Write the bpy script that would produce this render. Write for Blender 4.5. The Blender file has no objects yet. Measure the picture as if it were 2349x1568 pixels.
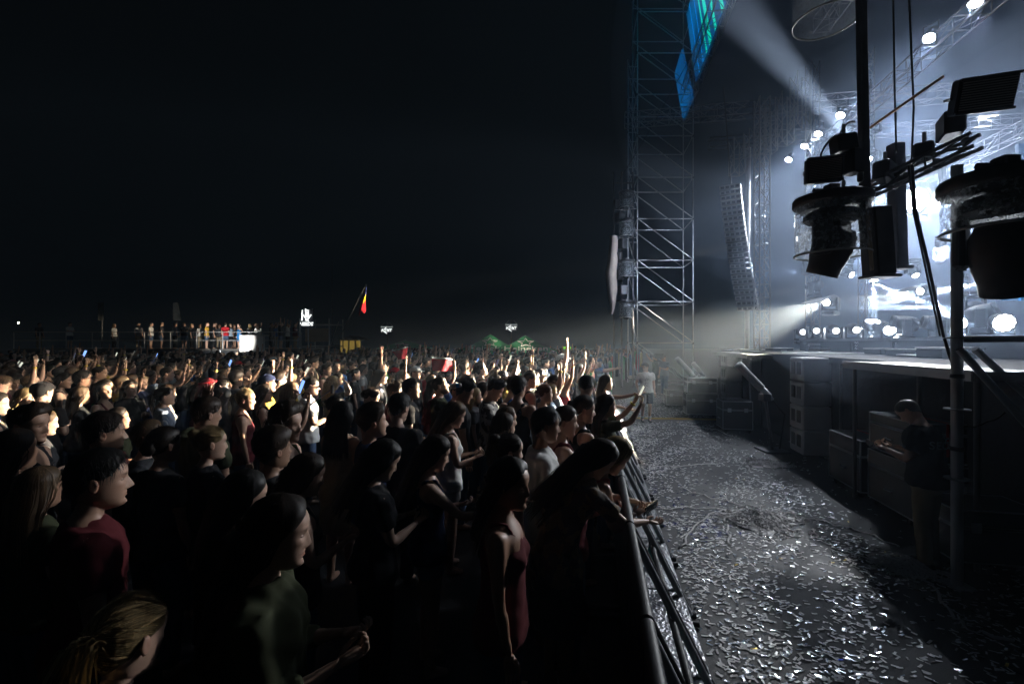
import bpy, math, random
import numpy as np
from mathutils import Matrix, Vector, Euler

SC = bpy.context.scene
COL = SC.collection
PI = math.pi
R = math.radians
rng = np.random.default_rng(7)
random.seed(7)

# ------------------------------------------------------------------ camera
CAM_H = 2.30
cam_data = bpy.data.cameras.new('camera')
cam_data.sensor_width = 36.0
cam_data.lens = 16.0
cam_data.clip_start = 0.05
cam_data.clip_end = 600
cam = bpy.data.objects.new('camera', cam_data)
COL.objects.link(cam)
cam.location = (0, 0, CAM_H)
cam.rotation_euler = (R(90), 0, 0)
SC.camera = cam

# ------------------------------------------------------------------ night sky
world = bpy.data.worlds.new('World')
SC.world = world
world.use_nodes = True
bg = world.node_tree.nodes['Background']
bg.inputs['Color'].default_value = (0.55, 0.85, 1.0, 1)
bg.inputs['Strength'].default_value = 0.0022

# ------------------------------------------------------------------ exposure and sampling
vs = SC.view_settings
vs.view_transform = 'Standard'
vs.look = 'None'
vs.exposure = 0.0
vs.gamma = 1.0
SC.render.engine = 'CYCLES'
cy = SC.cycles
cy.use_denoising = True
try:
    cy.denoiser = 'OPENIMAGEDENOISE'
    cy.denoising_input_passes = 'RGB_ALBEDO_NORMAL'
except Exception:
    pass
cy.max_bounces = 5
cy.diffuse_bounces = 2
cy.glossy_bounces = 2
cy.transmission_bounces = 4
cy.transparent_max_bounces = 10
cy.volume_bounces = 0
cy.sample_clamp_indirect = 2.0
cy.sample_clamp_direct = 0.0
cy.caustics_reflective = False
cy.caustics_refractive = False
cy.use_light_tree = True
cy.use_adaptive_sampling = True
cy.adaptive_threshold = 0.045

# ------------------------------------------------------------------ placing helpers
FX, CX, CYY = 1043.8, 1174.5, 784.0
def at(x, y, Y):
    """world point seen at (x, y) of the 2349 x 1568 view, Y metres in front of the camera"""
    return Vector(((x - CX) / FX * Y, Y, CAM_H - (y - CYY) / FX * Y))
def ground_at(x, y):
    Y = FX * CAM_H / (y - CYY)
    return Vector(((x - CX) / FX * Y, Y, 0))
# the barrier and the stage front run parallel along U; V points from the barrier to the stage
U = Vector((0.184, 0.983, 0)).normalized()
V = Vector((0.983, -0.184, 0)).normalized()
O = Vector((0.19, 0, 0))
def S(a, b, z=0.0):
    p = O + U * a + V * b
    return Vector((p.x, p.y, z))
YAW_U = math.atan2(U.y, U.x)

# ------------------------------------------------------------------ mesh helpers
class MB:
    def __init__(self):
        self.v, self.f = [], []
    def add(self, vs_, fs_):
        n = len(self.v)
        self.v.extend([tuple(p) for p in vs_])
        self.f.extend([tuple(i + n for i in f) for f in fs_])
        return self
    def box(self, c, s, M=None):
        c = Vector(c); hx, hy, hz = s[0] / 2, s[1] / 2, s[2] / 2
        P = [Vector((sx * hx, sy * hy, sz * hz)) for sz in (-1, 1) for sy in (-1, 1) for sx in (-1, 1)]
        if M is not None: P = [M @ p for p in P]
        return self.add([p + c for p in P], [(0, 2, 3, 1), (4, 5, 7, 6), (0, 1, 5, 4), (2, 6, 7, 3), (0, 4, 6, 2), (1, 3, 7, 5)])
    def bevbox(self, c, s, b=0.02, M=None):
        # box with chamfered vertical and horizontal edges
        c = Vector(c); h = [s[0] / 2, s[1] / 2, s[2] / 2]; b = min(b, min(h) * 0.9)
        P = []
        for z, k in ((-h[2], b), (-h[2] + b, 0), (h[2] - b, 0), (h[2], b)):
            x, y = h[0] - k, h[1] - k
            P += [(x - b, y, z), (x, y - b, z), (x, -y + b, z), (x - b, -y, z), (-x + b, -y, z), (-x, -y + b, z), (-x, y - b, z), (-x + b, y, z)]
        P = [Vector(p) for p in P]
        if M is not None: P = [M @ p for p in P]
        F = [tuple(range(8)), tuple(reversed(range(24, 32)))]
        for r in range(3):
            for i in range(8):
                j = (i + 1) % 8
                F.append((r * 8 + i, (r + 1) * 8 + i, (r + 1) * 8 + j, r * 8 + j))
        return self.add([p + c for p in P], F)
    def tube(self, path, rad, n=10, cap=True, flat=1.0):
        path = [Vector(p) for p in path]
        if not hasattr(rad, '__len__'): rad = [rad] * len(path)
        vs_, fs_ = [], []
        up = Vector((0, 0, 1))
        pn = None
        for i, p in enumerate(path):
            d = (path[min(i + 1, len(path) - 1)] - path[max(i - 1, 0)])
            d = d.normalized() if d.length > 1e-9 else Vector((0, 0, 1))
            if pn is None:
                a = d.cross(up if abs(d.z) < 0.95 else Vector((1, 0, 0))).normalized()
            else:
                a = (pn - d * pn.dot(d))
                a = a.normalized() if a.length > 1e-6 else d.orthogonal().normalized()
            pn = a
            b = d.cross(a)
            for k in range(n):
                t = 2 * PI * k / n
                vs_.append(p + (a * math.cos(t) + b * math.sin(t) * flat) * rad[i])
        m = len(path)
        for i in range(m - 1):
            for k in range(n):
                k2 = (k + 1) % n
                fs_.append((i * n + k, i * n + k2, (i + 1) * n + k2, (i + 1) * n + k))
        if cap:
            fs_.append(tuple(reversed(range(n))))
            fs_.append(tuple(range((m - 1) * n, m * n)))
        return self.add(vs_, fs_)
    def lathe(self, prof, n=24, M=None, cap=True):
        vs_, fs_ = [], []
        for r, z in prof:
            for k in range(n):
                t = 2 * PI * k / n
                vs_.append(Vector((r * math.cos(t), r * math.sin(t), z)))
        for i in range(len(prof) - 1):
            for k in range(n):
                k2 = (k + 1) % n
                fs_.append((i * n + k, i * n + k2, (i + 1) * n + k2, (i + 1) * n + k))
        if cap:
            if prof[0][0] > 1e-6: fs_.append(tuple(reversed(range(n))))
            if prof[-1][0] > 1e-6: fs_.append(tuple(range((len(prof) - 1) * n, len(prof) * n)))
        if M is not None: vs_ = [M @ p for p in vs_]
        return self.add(vs_, fs_)
    def torus(self, c, R_, r, n=36, m=8, M=None):
        vs_, fs_ = [], []
        for i in range(n):
            t = 2 * PI * i / n
            for k in range(m):
                s = 2 * PI * k / m
                p = Vector(((R_ + r * math.cos(s)) * math.cos(t), (R_ + r * math.cos(s)) * math.sin(t), r * math.sin(s)))
                if M is not None: p = M @ p
                vs_.append(p + Vector(c))
        for i in range(n):
            for k in range(m):
                i2, k2 = (i + 1) % n, (k + 1) % m
                fs_.append((i * m + k, i2 * m + k, i2 * m + k2, i * m + k2))
        return self.add(vs_, fs_)
    def prism(self, poly, z0, z1, M=None):
        n = len(poly)
        vs_ = [Vector((x, y, z0)) for x, y in poly] + [Vector((x, y, z1)) for x, y in poly]
        if M is not None: vs_ = [M @ p for p in vs_]
        fs_ = [tuple(reversed(range(n))), tuple(range(n, 2 * n))]
        for i in range(n):
            j = (i + 1) % n
            fs_.append((i, j, n + j, n + i))
        return self.add(vs_, fs_)
    def mesh(self, name, off=(0, 0, 0), smooth=False):
        me = bpy.data.meshes.new(name)
        o = Vector(off)
        me.from_pydata([(p[0] - o.x, p[1] - o.y, p[2] - o.z) for p in self.v], [], self.f)
        if smooth:
            me.polygons.foreach_set('use_smooth', [True] * len(me.polygons))
        me.update()
        return me

WL = {}     # world location of every parent (parents are never rotated except people)
def tag(o, label=None, cat=None, group=None, kind=None):
    if label: o['label'] = label
    if cat: o['category'] = cat
    if group: o['group'] = group
    if kind: o['kind'] = kind
    return o
def thing(name, loc, label, cat, group=None):
    o = bpy.data.objects.new(name, None)
    o.empty_display_size = 0.2
    COL.objects.link(o)
    o.location = loc
    WL[o.name] = Vector(loc)
    return tag(o, label, cat, group)
def part(name, mb, mat, parent=None, smooth=False):
    off = WL[parent.name] if parent is not None else Vector((0, 0, 0))
    me = mb.mesh(name, off, smooth)
    me.materials.append(mat)
    o = bpy.data.objects.new(name, me)
    COL.objects.link(o)
    if parent is not None:
        o.parent = parent
    WL[o.name] = Vector(off)
    return o
def solo(name, mb, mat, label, cat, group=None, smooth=False, loc=None):
    """a thing that is one mesh"""
    base = Vector(loc) if loc is not None else Vector(mb.v[0])
    me = mb.mesh(name, base, smooth)
    me.materials.append(mat)
    o = bpy.data.objects.new(name, me)
    COL.objects.link(o)
    o.location = base
    WL[o.name] = Vector(base)
    return tag(o, label, cat, group)
_cyl = {}
def pipe(name, p0, p1, r, mat, parent, n=10):
    """a straight pipe as an object of its own, all pipes of a material share one mesh"""
    key = (mat.name, n)
    if key not in _cyl:
        m = MB().lathe([(1, 0), (1, 1)], n)
        me = m.mesh('pipe', smooth=False)
        for p in me.polygons:
            p.use_smooth = len(p.vertices) == 4
        me.materials.append(mat)
        _cyl[key] = me
    p0, p1 = Vector(p0), Vector(p1)
    d = p1 - p0
    o = bpy.data.objects.new(name, _cyl[key])
    COL.objects.link(o)
    off = WL[parent.name] if parent is not None else Vector((0, 0, 0))
    q = d.to_track_quat('Z', 'Y')
    M = Matrix.Translation(p0 - off) @ q.to_matrix().to_4x4() @ Matrix.Diagonal((r, r, d.length, 1))
    if parent is not None: o.parent = parent
    o.matrix_local = M
    WL[o.name] = Vector(off)
    return o
def aim(d, up='Y'):
    return Vector(d).to_track_quat('Z', up).to_matrix()

# ------------------------------------------------------------------ materials
def newmat(name):
    m = bpy.data.materials.new(name)
    m.use_nodes = True
    nt = m.node_tree
    b = nt.nodes['Principled BSDF']
    return m, nt, b
def mat(name, col, rough=0.6, metal=0.0, vary=0.25, scale=6.0, bump=0.0, bscale=60.0, spec=0.5):
    m, nt, b = newmat(name)
    N, L = nt.nodes, nt.links
    tc = N.new('ShaderNodeTexCoord')
    no = N.new('ShaderNodeTexNoise')
    no.inputs['Scale'].default_value = scale
    no.inputs['Detail'].default_value = 5
    L.new(tc.outputs['Object'], no.inputs['Vector'])
    mx = N.new('ShaderNodeMix'); mx.data_type = 'RGBA'
    mx.inputs['A'].default_value = tuple(c * (1 - vary) for c in col) + (1,)
    mx.inputs['B'].default_value = tuple(min(1, c * (1 + vary)) for c in col) + (1,)
    L.new(no.outputs['Fac'], mx.inputs['Factor'])
    L.new(mx.outputs['Result'], b.inputs['Base Color'])
    b.inputs['Roughness'].default_value = rough
    b.inputs['Metallic'].default_value = metal
    b.inputs['Specular IOR Level'].default_value = spec
    if bump > 0:
        n2 = N.new('ShaderNodeTexNoise'); n2.inputs['Scale'].default_value = bscale; n2.inputs['Detail'].default_value = 4
        L.new(tc.outputs['Object'], n2.inputs['Vector'])
        bp = N.new('ShaderNodeBump'); bp.inputs['Strength'].default_value = bump; bp.inputs['Distance'].default_value = 0.02
        L.new(n2.outputs['Fac'], bp.inputs['Height'])
        L.new(bp.outputs['Normal'], b.inputs['Normal'])
    return m
def emit(name, col, strength):
    m, nt, b = newmat(name)
    b.inputs['Base Color'].default_value = (0.02, 0.02, 0.02, 1)
    b.inputs['Emission Color'].default_value = tuple(col) + (1,)
    b.inputs['Emission Strength'].default_value = strength
    return m
M = {}
M['steel'] = mat('galvanised_steel', (0.46, 0.48, 0.51), 0.42, 0.35, 0.3, 9)
M['alu'] = mat('aluminium_truss', (0.34, 0.35, 0.37), 0.38, 0.5, 0.2, 7)
M['rail'] = mat('black_painted_rail', (0.03, 0.031, 0.035), 0.55, 0.1, 0.4, 8)
M['black'] = mat('black_plastic', (0.045, 0.045, 0.05), 0.45, 0, 0.4, 12)
M['darkmetal'] = mat('dark_metal', (0.10, 0.10, 0.11), 0.45, 0.3, 0.4, 9)
M['case'] = mat('flight_case_ply', (0.035, 0.037, 0.042), 0.5, 0, 0.3, 10)
M['deck_dark'] = mat('stage_deck_black', (0.035, 0.035, 0.037), 0.85, 0, 0.4, 3, 0.15, spec=0.2)
M['deck'] = mat('stage_deck_ply', (0.10, 0.095, 0.09), 0.45, 0, 0.35, 4, 0.15)
M['skirt'] = mat('stage_skirt_cloth', (0.018, 0.02, 0.024), 0.95, 0, 0.3, 3, 0.3, 15)
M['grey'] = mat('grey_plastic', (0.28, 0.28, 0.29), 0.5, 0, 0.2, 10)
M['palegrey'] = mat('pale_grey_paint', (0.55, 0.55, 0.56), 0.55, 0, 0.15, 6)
M['white'] = mat('white_panel', (0.78, 0.78, 0.77), 0.6, 0, 0.08, 3)
M['tarp'] = mat('beige_tarpaulin', (0.45, 0.38, 0.33), 0.8, 0, 0.25, 2, 0.6, 4)
M['tan'] = mat('tan_cloth', (0.42, 0.33, 0.24), 0.85, 0, 0.2, 2, 0.4, 5)
M['yellow'] = mat('yellow_rubber', (0.32, 0.21, 0.03), 0.6, 0, 0.2, 4)
M['red'] = mat('red_strap', (0.45, 0.02, 0.02), 0.6)
M['paper'] = mat('paper_streamer', (0.72, 0.7, 0.7), 0.75, 0, 0.1, 20)
M['green_cloth'] = mat('green_canopy_cloth', (0.025, 0.24, 0.10), 0.8, 0, 0.25, 2, 0.3, 6)
M['print_white'] = mat('white_print', (0.75, 0.78, 0.75), 0.7, 0, 0.05)
M['sign'] = mat('sign_board', (0.03, 0.03, 0.045), 0.5)
def paper_mat():
    m, nt, b = newmat('paper_streamer_thin')
    tl = nt.nodes.new('ShaderNodeBsdfTranslucent'); tl.inputs['Color'].default_value = (.75, .73, .74, 1)
    ms = nt.nodes.new('ShaderNodeMixShader'); ms.inputs['Fac'].default_value = .5
    b.inputs['Base Color'].default_value = (.78, .76, .76, 1); b.inputs['Roughness'].default_value = .7
    nt.links.new(b.outputs[0], ms.inputs[1]); nt.links.new(tl.outputs[0], ms.inputs[2]); nt.links.new(ms.outputs[0], nt.nodes['Material Output'].inputs['Surface'])
    return m
M['paper'] = paper_mat()
M['cable'] = mat('black_cable', (0.015, 0.015, 0.016), 0.5)
M['rust'] = mat('copper_wire', (0.55, 0.22, 0.08), 0.4, 0.5)
M['lens'] = emit('lit_lens', (0.92, 0.96, 1.0), 60)
M['lens_star'] = emit('lit_lens_brightest', (0.95, 0.98, 1.0), 400)
M['lens_soft'] = emit('lit_led_face', (0.92, 0.96, 1.0), 3.5)
M['lens_warm'] = emit('lit_phone_lamp', (1.0, 0.95, 0.6), 40)
M['neon'] = emit('lit_letters', (0.95, 1.0, 0.97), 1.3)
M['neon_bright'] = emit('lit_letters_bright', (0.95, 1.0, 0.97), 2.4)
M['led_red'] = emit('red_indicator', (1, 0.05, 0.03), 6)
M['green_lit'] = emit('lit_green_sign', (0.35, 0.9, 0.05), 1.2)
M['phone_screen'] = emit('lit_phone_screen', (0.9, 0.9, 0.75), 0.9)
M['phone_blue'] = emit('lit_phone_screen_blue', (0.25, 0.45, 1.0), 1.5)
M['lens_glass'] = mat('unlit_lens_glass', (0.05, 0.06, 0.07), 0.08, 0, 0.2, 4, spec=0.8)

def ground_mat():
    m, nt, b = newmat('asphalt')
    N, L = nt.nodes, nt.links
    tc = N.new('ShaderNodeTexCoord')
    n1 = N.new('ShaderNodeTexNoise'); n1.inputs['Scale'].default_value = 0.6; n1.inputs['Detail'].default_value = 8
    n2 = N.new('ShaderNodeTexNoise'); n2.inputs['Scale'].default_value = 90; n2.inputs['Detail'].default_value = 3
    for n in (n1, n2): L.new(tc.outputs['Object'], n.inputs['Vector'])
    cr = N.new('ShaderNodeValToRGB')
    cr.color_ramp.elements[0].color = (0.014, 0.014, 0.016, 1); cr.color_ramp.elements[0].position = 0.35
    cr.color_ramp.elements[1].color = (0.04, 0.039, 0.041, 1); cr.color_ramp.elements[1].position = 0.7
    L.new(n1.outputs['Fac'], cr.inputs['Fac'])
    mx = N.new('ShaderNodeMix'); mx.data_type = 'RGBA'; mx.blend_type = 'MULTIPLY'; mx.inputs['Factor'].default_value = 0.8
    cr2 = N.new('ShaderNodeValToRGB'); cr2.color_ramp.elements[0].color = (0.35, 0.35, 0.35, 1); cr2.color_ramp.elements[0].position = 0.3
    cr2.color_ramp.elements[1].position = 0.75
    L.new(n2.outputs['Fac'], cr2.inputs['Fac'])
    L.new(cr.outputs['Color'], mx.inputs['A']); L.new(cr2.outputs['Color'], mx.inputs['B'])
    L.new(mx.outputs['Result'], b.inputs['Base Color'])
    b.inputs['Roughness'].default_value = 0.62
    bp = N.new('ShaderNodeBump'); bp.inputs['Strength'].default_value = 0.6; bp.inputs['Distance'].default_value = 0.01
    L.new(n2.outputs['Fac'], bp.inputs['Height']); L.new(bp.outputs['Normal'], b.inputs['Normal'])
    return m
M['asphalt'] = ground_mat()

def tread_mat():
    m, nt, b = newmat('tread_plate')
    N, L = nt.nodes, nt.links
    tc = N.new('ShaderNodeTexCoord')
    vo = N.new('ShaderNodeTexVoronoi'); vo.inputs['Scale'].default_value = 45
    L.new(tc.outputs['Object'], vo.inputs['Vector'])
    bp = N.new('ShaderNodeBump'); bp.inputs['Strength'].default_value = 0.9; bp.inputs['Distance'].default_value = 0.01
    L.new(vo.outputs['Distance'], bp.inputs['Height']); L.new(bp.outputs['Normal'], b.inputs['Normal'])
    b.inputs['Base Color'].default_value = (0.3, 0.3, 0.32, 1); b.inputs['Metallic'].default_value = 0.8; b.inputs['Roughness'].default_value = 0.4
    return m
M['tread'] = tread_mat()

def cover_mat(name='clear_plastic', lo=.25, hi=.85):
    # clear plastic rain cover: mostly see-through, scuffed and wet so that it sparkles against the lamps
    m, nt, b = newmat(name)
    N, L = nt.nodes, nt.links
    out = N['Material Output']
    tc = N.new('ShaderNodeTexCoord')
    no = N.new('ShaderNodeTexNoise'); no.inputs['Scale'].default_value = 22; no.inputs['Detail'].default_value = 8; no.inputs['Roughness'].default_value = 0.75
    L.new(tc.outputs['Object'], no.inputs['Vector'])
    cr = N.new('ShaderNodeValToRGB'); cr.color_ramp.elements[0].position = 0.5; cr.color_ramp.elements[0].color = (lo, lo, lo, 1)
    cr.color_ramp.elements[1].position = 0.72; cr.color_ramp.elements[1].color = (hi, hi, hi, 1)
    L.new(no.outputs['Fac'], cr.inputs['Fac'])
    tr = N.new('ShaderNodeBsdfTransparent')
    tl = N.new('ShaderNodeBsdfTranslucent'); tl.inputs['Color'].default_value = (0.85, 0.9, 0.95, 1)
    b.inputs['Roughness'].default_value = 0.12; b.inputs['Base Color'].default_value = (0.6, 0.65, 0.7, 1)
    ms0 = N.new('ShaderNodeMixShader'); ms0.inputs['Fac'].default_value = 0.5
    L.new(tl.outputs[0], ms0.inputs[1]); L.new(b.outputs[0], ms0.inputs[2])
    ms = N.new('ShaderNodeMixShader')
    L.new(cr.outputs['Color'], ms.inputs['Fac']); L.new(tr.outputs[0], ms.inputs[1]); L.new(ms0.outputs[0], ms.inputs[2])
    L.new(ms.outputs[0], out.inputs['Surface'])
    return m
M['cover'] = cover_mat()
M['cover_clear'] = cover_mat('clear_plastic_clean', .03, .3)

def screen_mat(name, stripes=True):
    m, nt, b = newmat(name)
    N, L = nt.nodes, nt.links
    tc = N.new('ShaderNodeTexCoord')
    no = N.new('ShaderNodeTexNoise'); no.inputs['Scale'].default_value = 0.5; no.inputs['Detail'].default_value = 3
    L.new(tc.outputs['Object'], no.inputs['Vector'])
    cr = N.new('ShaderNodeValToRGB')
    cr.color_ramp.elements[0].color = (0.0, 0.035, 0.13, 1); cr.color_ramp.elements[0].position = 0.35
    cr.color_ramp.elements[1].color = (0.0, 0.14, 0.42, 1); cr.color_ramp.elements[1].position = 0.7
    L.new(no.outputs['Fac'], cr.inputs['Fac'])
    wv = N.new('ShaderNodeTexWave'); wv.inputs['Scale'].default_value = 5.5; wv.bands_direction = 'Z'
    L.new(tc.outputs['Object'], wv.inputs['Vector'])
    mp = N.new('ShaderNodeMapRange'); mp.inputs['To Min'].default_value = 0.55; mp.inputs['To Max'].default_value = 1.1
    L.new(wv.outputs['Fac'], mp.inputs['Value'])
    mx = N.new('ShaderNodeMix'); mx.data_type = 'RGBA'; mx.blend_type = 'MULTIPLY'; mx.inputs['Factor'].default_value = 1
    L.new(cr.outputs['Color'], mx.inputs['A']); L.new(mp.outputs['Result'], mx.inputs['B'])
    L.new(mx.outputs['Result'], b.inputs['Emission Color'])
    b.inputs['Emission Strength'].default_value = 1.0
    b.inputs['Base Color'].default_value = (0.01, 0.01, 0.012, 1)
    return m
M['screen'] = screen_mat('led_screen_picture')
M['cyan_stripe'] = emit('led_screen_stripe', (0.0, 0.75, 0.55), 1.0)
M['blue_stripe'] = emit('led_screen_blue_stripe', (0.0, 0.3, 0.9), 0.9)

# ------------------------------------------------------------------ lamps
def lamp(name, loc, target, watt, deg, parent, blend=0.3, col=(0.93, 0.96, 1.0), radius=0.06):
    d = bpy.data.lights.new(name, 'SPOT')
    d.energy = watt
    d.spot_size = R(deg)
    d.spot_blend = blend
    d.color = col
    d.shadow_soft_size = radius
    o = bpy.data.objects.new(name, d)
    COL.objects.link(o)
    off = WL[parent.name]
    o.parent = parent
    q = (Vector(target) - Vector(loc)).to_track_quat('-Z', 'Y')
    o.matrix_local = Matrix.Translation(Vector(loc) - off) @ q.to_matrix().to_4x4()
    return o

# a scratch scene in which modifiers and text are evaluated, so that the real scene is never updated
TMP = bpy.data.scenes.new('scratch')
def evaluated(ob):
    TMP.collection.objects.link(ob)
    vl = TMP.view_layers[0]
    vl.update()
    dg = vl.depsgraph
    me = bpy.data.meshes.new_from_object(ob.evaluated_get(dg), depsgraph=dg)
    bpy.data.objects.remove(ob)
    return me
def text_mesh(txt, size, depth=0.01, font_shear=0.0, bold=0.0, spacing=1.0):
    c = bpy.data.curves.new('lettering', 'FONT')
    c.body = txt; c.size = size; c.extrude = depth; c.shear = font_shear; c.offset = bold; c.space_character = spacing
    c.align_x = 'CENTER'; c.align_y = 'CENTER'; c.resolution_u = 3
    o = bpy.data.objects.new('lettering', c)
    me = evaluated(o)
    bpy.data.curves.remove(c)
    return me
def lettering(me, mtx, material, parent, name='lettering'):
    me = me.copy()
    me.materials.clear(); me.materials.append(material)
    o = bpy.data.objects.new(name, me)
    COL.objects.link(o)
    off = WL[parent.name]
    o.parent = parent
    o.matrix_local = Matrix.Translation(-off) @ mtx
    WL[o.name] = Vector(off)
    return o

# ------------------------------------------------------------------ strengths of the lit lamps and of the air
HAZE_DENSITY = 0.0022
SMOKE_DENSITY = 0.020
PARW = 800
BW = 4200000
STARW = 3200
WASHW = 300
ROWW = 120
FILLW = 8500
FANW = 4000
CROWD_LAMPS = [
    (at(1905, 690, 13.5), (0.3, 8.8, 1.0), 135000, 25, 'lamp left of the hanging box column lighting the crowd'),
    (at(2125, 665, 13.0), (-4.5, 9.8, .9), 15000, 26, 'lamp right of the hanging cables lighting the far crowd'),
    (at(1846, 545, 16.0), at(832, 686, 24), 45000, 5.5, 'added narrow lamp brightening the striped flag'),  # added only to brighten the flag
    (at(1868, 655, 15.5), at(1165, 788, 35), 26000, 8, 'added narrow lamp brightening the green tents'),  # added only to brighten the tents
]

# ================================================================== people: heads, hair, bodies, clothes
_hz = np.array([-.120, -.112, -.100, -.085, -.070, -.050, -.030, -.010, .010, .030, .050, .070, .088, .100, .109, .115])
_hf = np.array([.062, .078, .086, .087, .085, .086, .087, .087, .087, .091, .089, .080, .063, .046, .028, .000])
_hb = np.array([.020, -.010, -.040, -.056, -.064, -.074, -.084, -.092, -.098, -.102, -.100, -.090, -.070, -.050, -.028, .000])
_hw = np.array([.014, .028, .041, .049, .055, .060, .064, .068, .071, .074, .0745, .071, .060, .046, .029, .001])
def head_surface(t, z, fem=0.0):
    """point on the bare head; t is the angle from straight ahead"""
    f, b, w = np.interp(z, _hz, _hf), np.interp(z, _hz, _hb), np.interp(z, _hz, _hw)
    w = w * (1 - 0.05 * fem * np.clip((-.02 - z) / .06, 0, 1))
    x0 = -.006
    c, s = np.cos(t), np.sin(t)
    ex = 0.86
    cc = np.sign(c) * np.abs(c) ** ex
    ss = np.sign(s) * np.abs(s) ** ex
    nrm = np.where(c > 0, 1.0, 1.0)
    x = x0 + np.where(c > 0, f - x0, x0 - b) * cc * nrm
    y = w * ss
    return np.stack([x, y, z + 0 * x], -1)
def head_normal(p):
    n = np.stack([(p[..., 0] + .005) / .0095, p[..., 1] / .0055, (p[..., 2] - .01) / .0135], -1)
    return n / (np.linalg.norm(n, axis=-1, keepdims=True) + 1e-9)

import bisect
_lz, _lf, _lb, _lw = _hz.tolist(), _hf.tolist(), _hb.tolist(), _hw.tolist()
def hs1(t, z):
    """the same head point for single values, as a plain vector"""
    i = min(max(bisect.bisect_right(_lz, z) - 1, 0), len(_lz) - 2)
    k = min(max((z - _lz[i]) / (_lz[i + 1] - _lz[i]), 0.0), 1.0)
    f = _lf[i] + (_lf[i + 1] - _lf[i]) * k; b = _lb[i] + (_lb[i + 1] - _lb[i]) * k; w = _lw[i] + (_lw[i + 1] - _lw[i]) * k
    c, s = math.cos(t), math.sin(t)
    cc = math.copysign(abs(c) ** .86, c); ss = math.copysign(abs(s) ** .86, s)
    return Vector((-.006 + ((f + .006) if c > 0 else (-.006 - b)) * cc, w * ss, z))
def hn1(p):
    return Vector(((p.x + .005) / .0095, p.y / .0055, (p.z - .01) / .0135)).normalized()
def make_head(nt=40, nz=40, fem=0.0, nose=1.0, beard=0.0):
    zs = np.concatenate([np.linspace(-.120, .04, int(nz * .66), endpoint=False), np.linspace(.04, .115, nz - int(nz * .66))])
    u = np.linspace(-1, 1, nt, endpoint=False)
    ts = PI * np.sign(u) * np.abs(u) ** 1.35           # more columns on the face
    T, Z = np.meshgrid(ts, zs)
    P = head_surface(T, Z, fem)
    x, y, z = P[..., 0].copy(), P[..., 1], P[..., 2]
    front = np.clip(np.cos(T), 0, 1) ** 0.5
    g = lambda v, c, s: np.exp(-((v - c) / s) ** 2)
    ridge = np.interp(z, [-.052, -.046, -.040, -.034, -.027, -.010, .006, .02], [0, .007, .023, .031, .028, .017, .006, 0]) * nose * (1 - .22 * fem)
    sig = np.interp(z, [-.046, -.036, -.02, .01], [.014, .0125, .009, .008])
    x = x + ridge * np.exp(-(y / sig) ** 2) * front
    x = x + .007 * g(z, -.040, .006) * (g(y, .013, .006) + g(y, -.013, .006)) * front        # nostril wings
    x = x - .012 * g(z, .002, .010) * (g(y, .031, .014) + g(y, -.031, .014)) * front           # eye sockets
    x = x + .004 * g(z, .001, .006) * (g(y, .031, .010) + g(y, -.031, .010)) * front           # eyelids
    x = x + (.004 - .003 * fem) * g(z, .020, .006) * (g(y, .026, .018) + g(y, -.026, .018)) * front  # brow
    x = x + .006 * g(z, -.058, .0045) * np.exp(-(y / .021) ** 2) * front                       # upper lip
    x = x + .0065 * g(z, -.0695, .0048) * np.exp(-(y / .018) ** 2) * front                     # lower lip
    x = x - .003 * g(z, -.0635, .002) * np.exp(-(y / .024) ** 2) * front                       # mouth line
    x = x - .005 * g(z, -.081, .006) * np.exp(-(y / .02) ** 2) * front                         # under the lip
    x = x + .006 * g(z, -.100, .010) * np.exp(-(y / .018) ** 2) * front                        # chin
    x = x + .004 * g(z, -.018, .014) * (g(y, .045, .014) + g(y, -.045, .014)) * front          # cheekbones
    Pn = np.stack([x, y, z], -1)
    col = np.ones(P.shape[:2] + (3,))
    def paint(mask, c):
        col[:] = col * (1 - mask[..., None]) + np.array(c) * mask[..., None]
    m = np.clip((g(z, .024, .0045) * (g(y, .032, .014) + g(y, -.032, .014))) * 1.3, 0, 1) * (front > .3); paint(m, (.22, .18, .16))
    m = np.clip(g(z, .003, .0045) * (g(y, .031, .0105) + g(y, -.031, .0105)) * 1.5, 0, 1) * (front > .3); paint(m, (.25, .2, .2))
    m = np.clip(g(z, -.064, .008) * np.exp(-(y / .019) ** 2) * 1.4, 0, 1) * (front > .3); paint(m * (.55 + .4 * fem), (.75, .42, .42))
    m = np.clip(g(z, -.03, .02) * (g(y, .05, .02) + g(y, -.05, .02)), 0, 1) * front; paint(m * .25, (1., .8, .76))
    if beard > 0:
        jaw = np.clip((-.045 - z) / .02, 0, 1) * np.clip((np.cos(T) + .35) / .3, 0, 1)
        lips = np.clip(g(z, -.064, .009) * np.exp(-(y / .022) ** 2) * 1.5, 0, 1)
        mo = g(z, -.050, .005) * np.exp(-(y / .03) ** 2)
        paint(np.clip(np.maximum(jaw, mo) - lips, 0, 1) * beard, (.16, .12, .1))
    v = Pn.reshape(-1, 3).tolist(); c = col.reshape(-1, 3).tolist()
    F = []
    for i in range(nz - 1):
        for k in range(nt):
            k2 = (k + 1) % nt
            F.append((i * nt + k, i * nt + k2, (i + 1) * nt + k2, (i + 1) * nt + k))
    F.append(tuple(reversed(range(nt))))
    F.append(tuple(range((nz - 1) * nt, nz * nt)))
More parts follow.
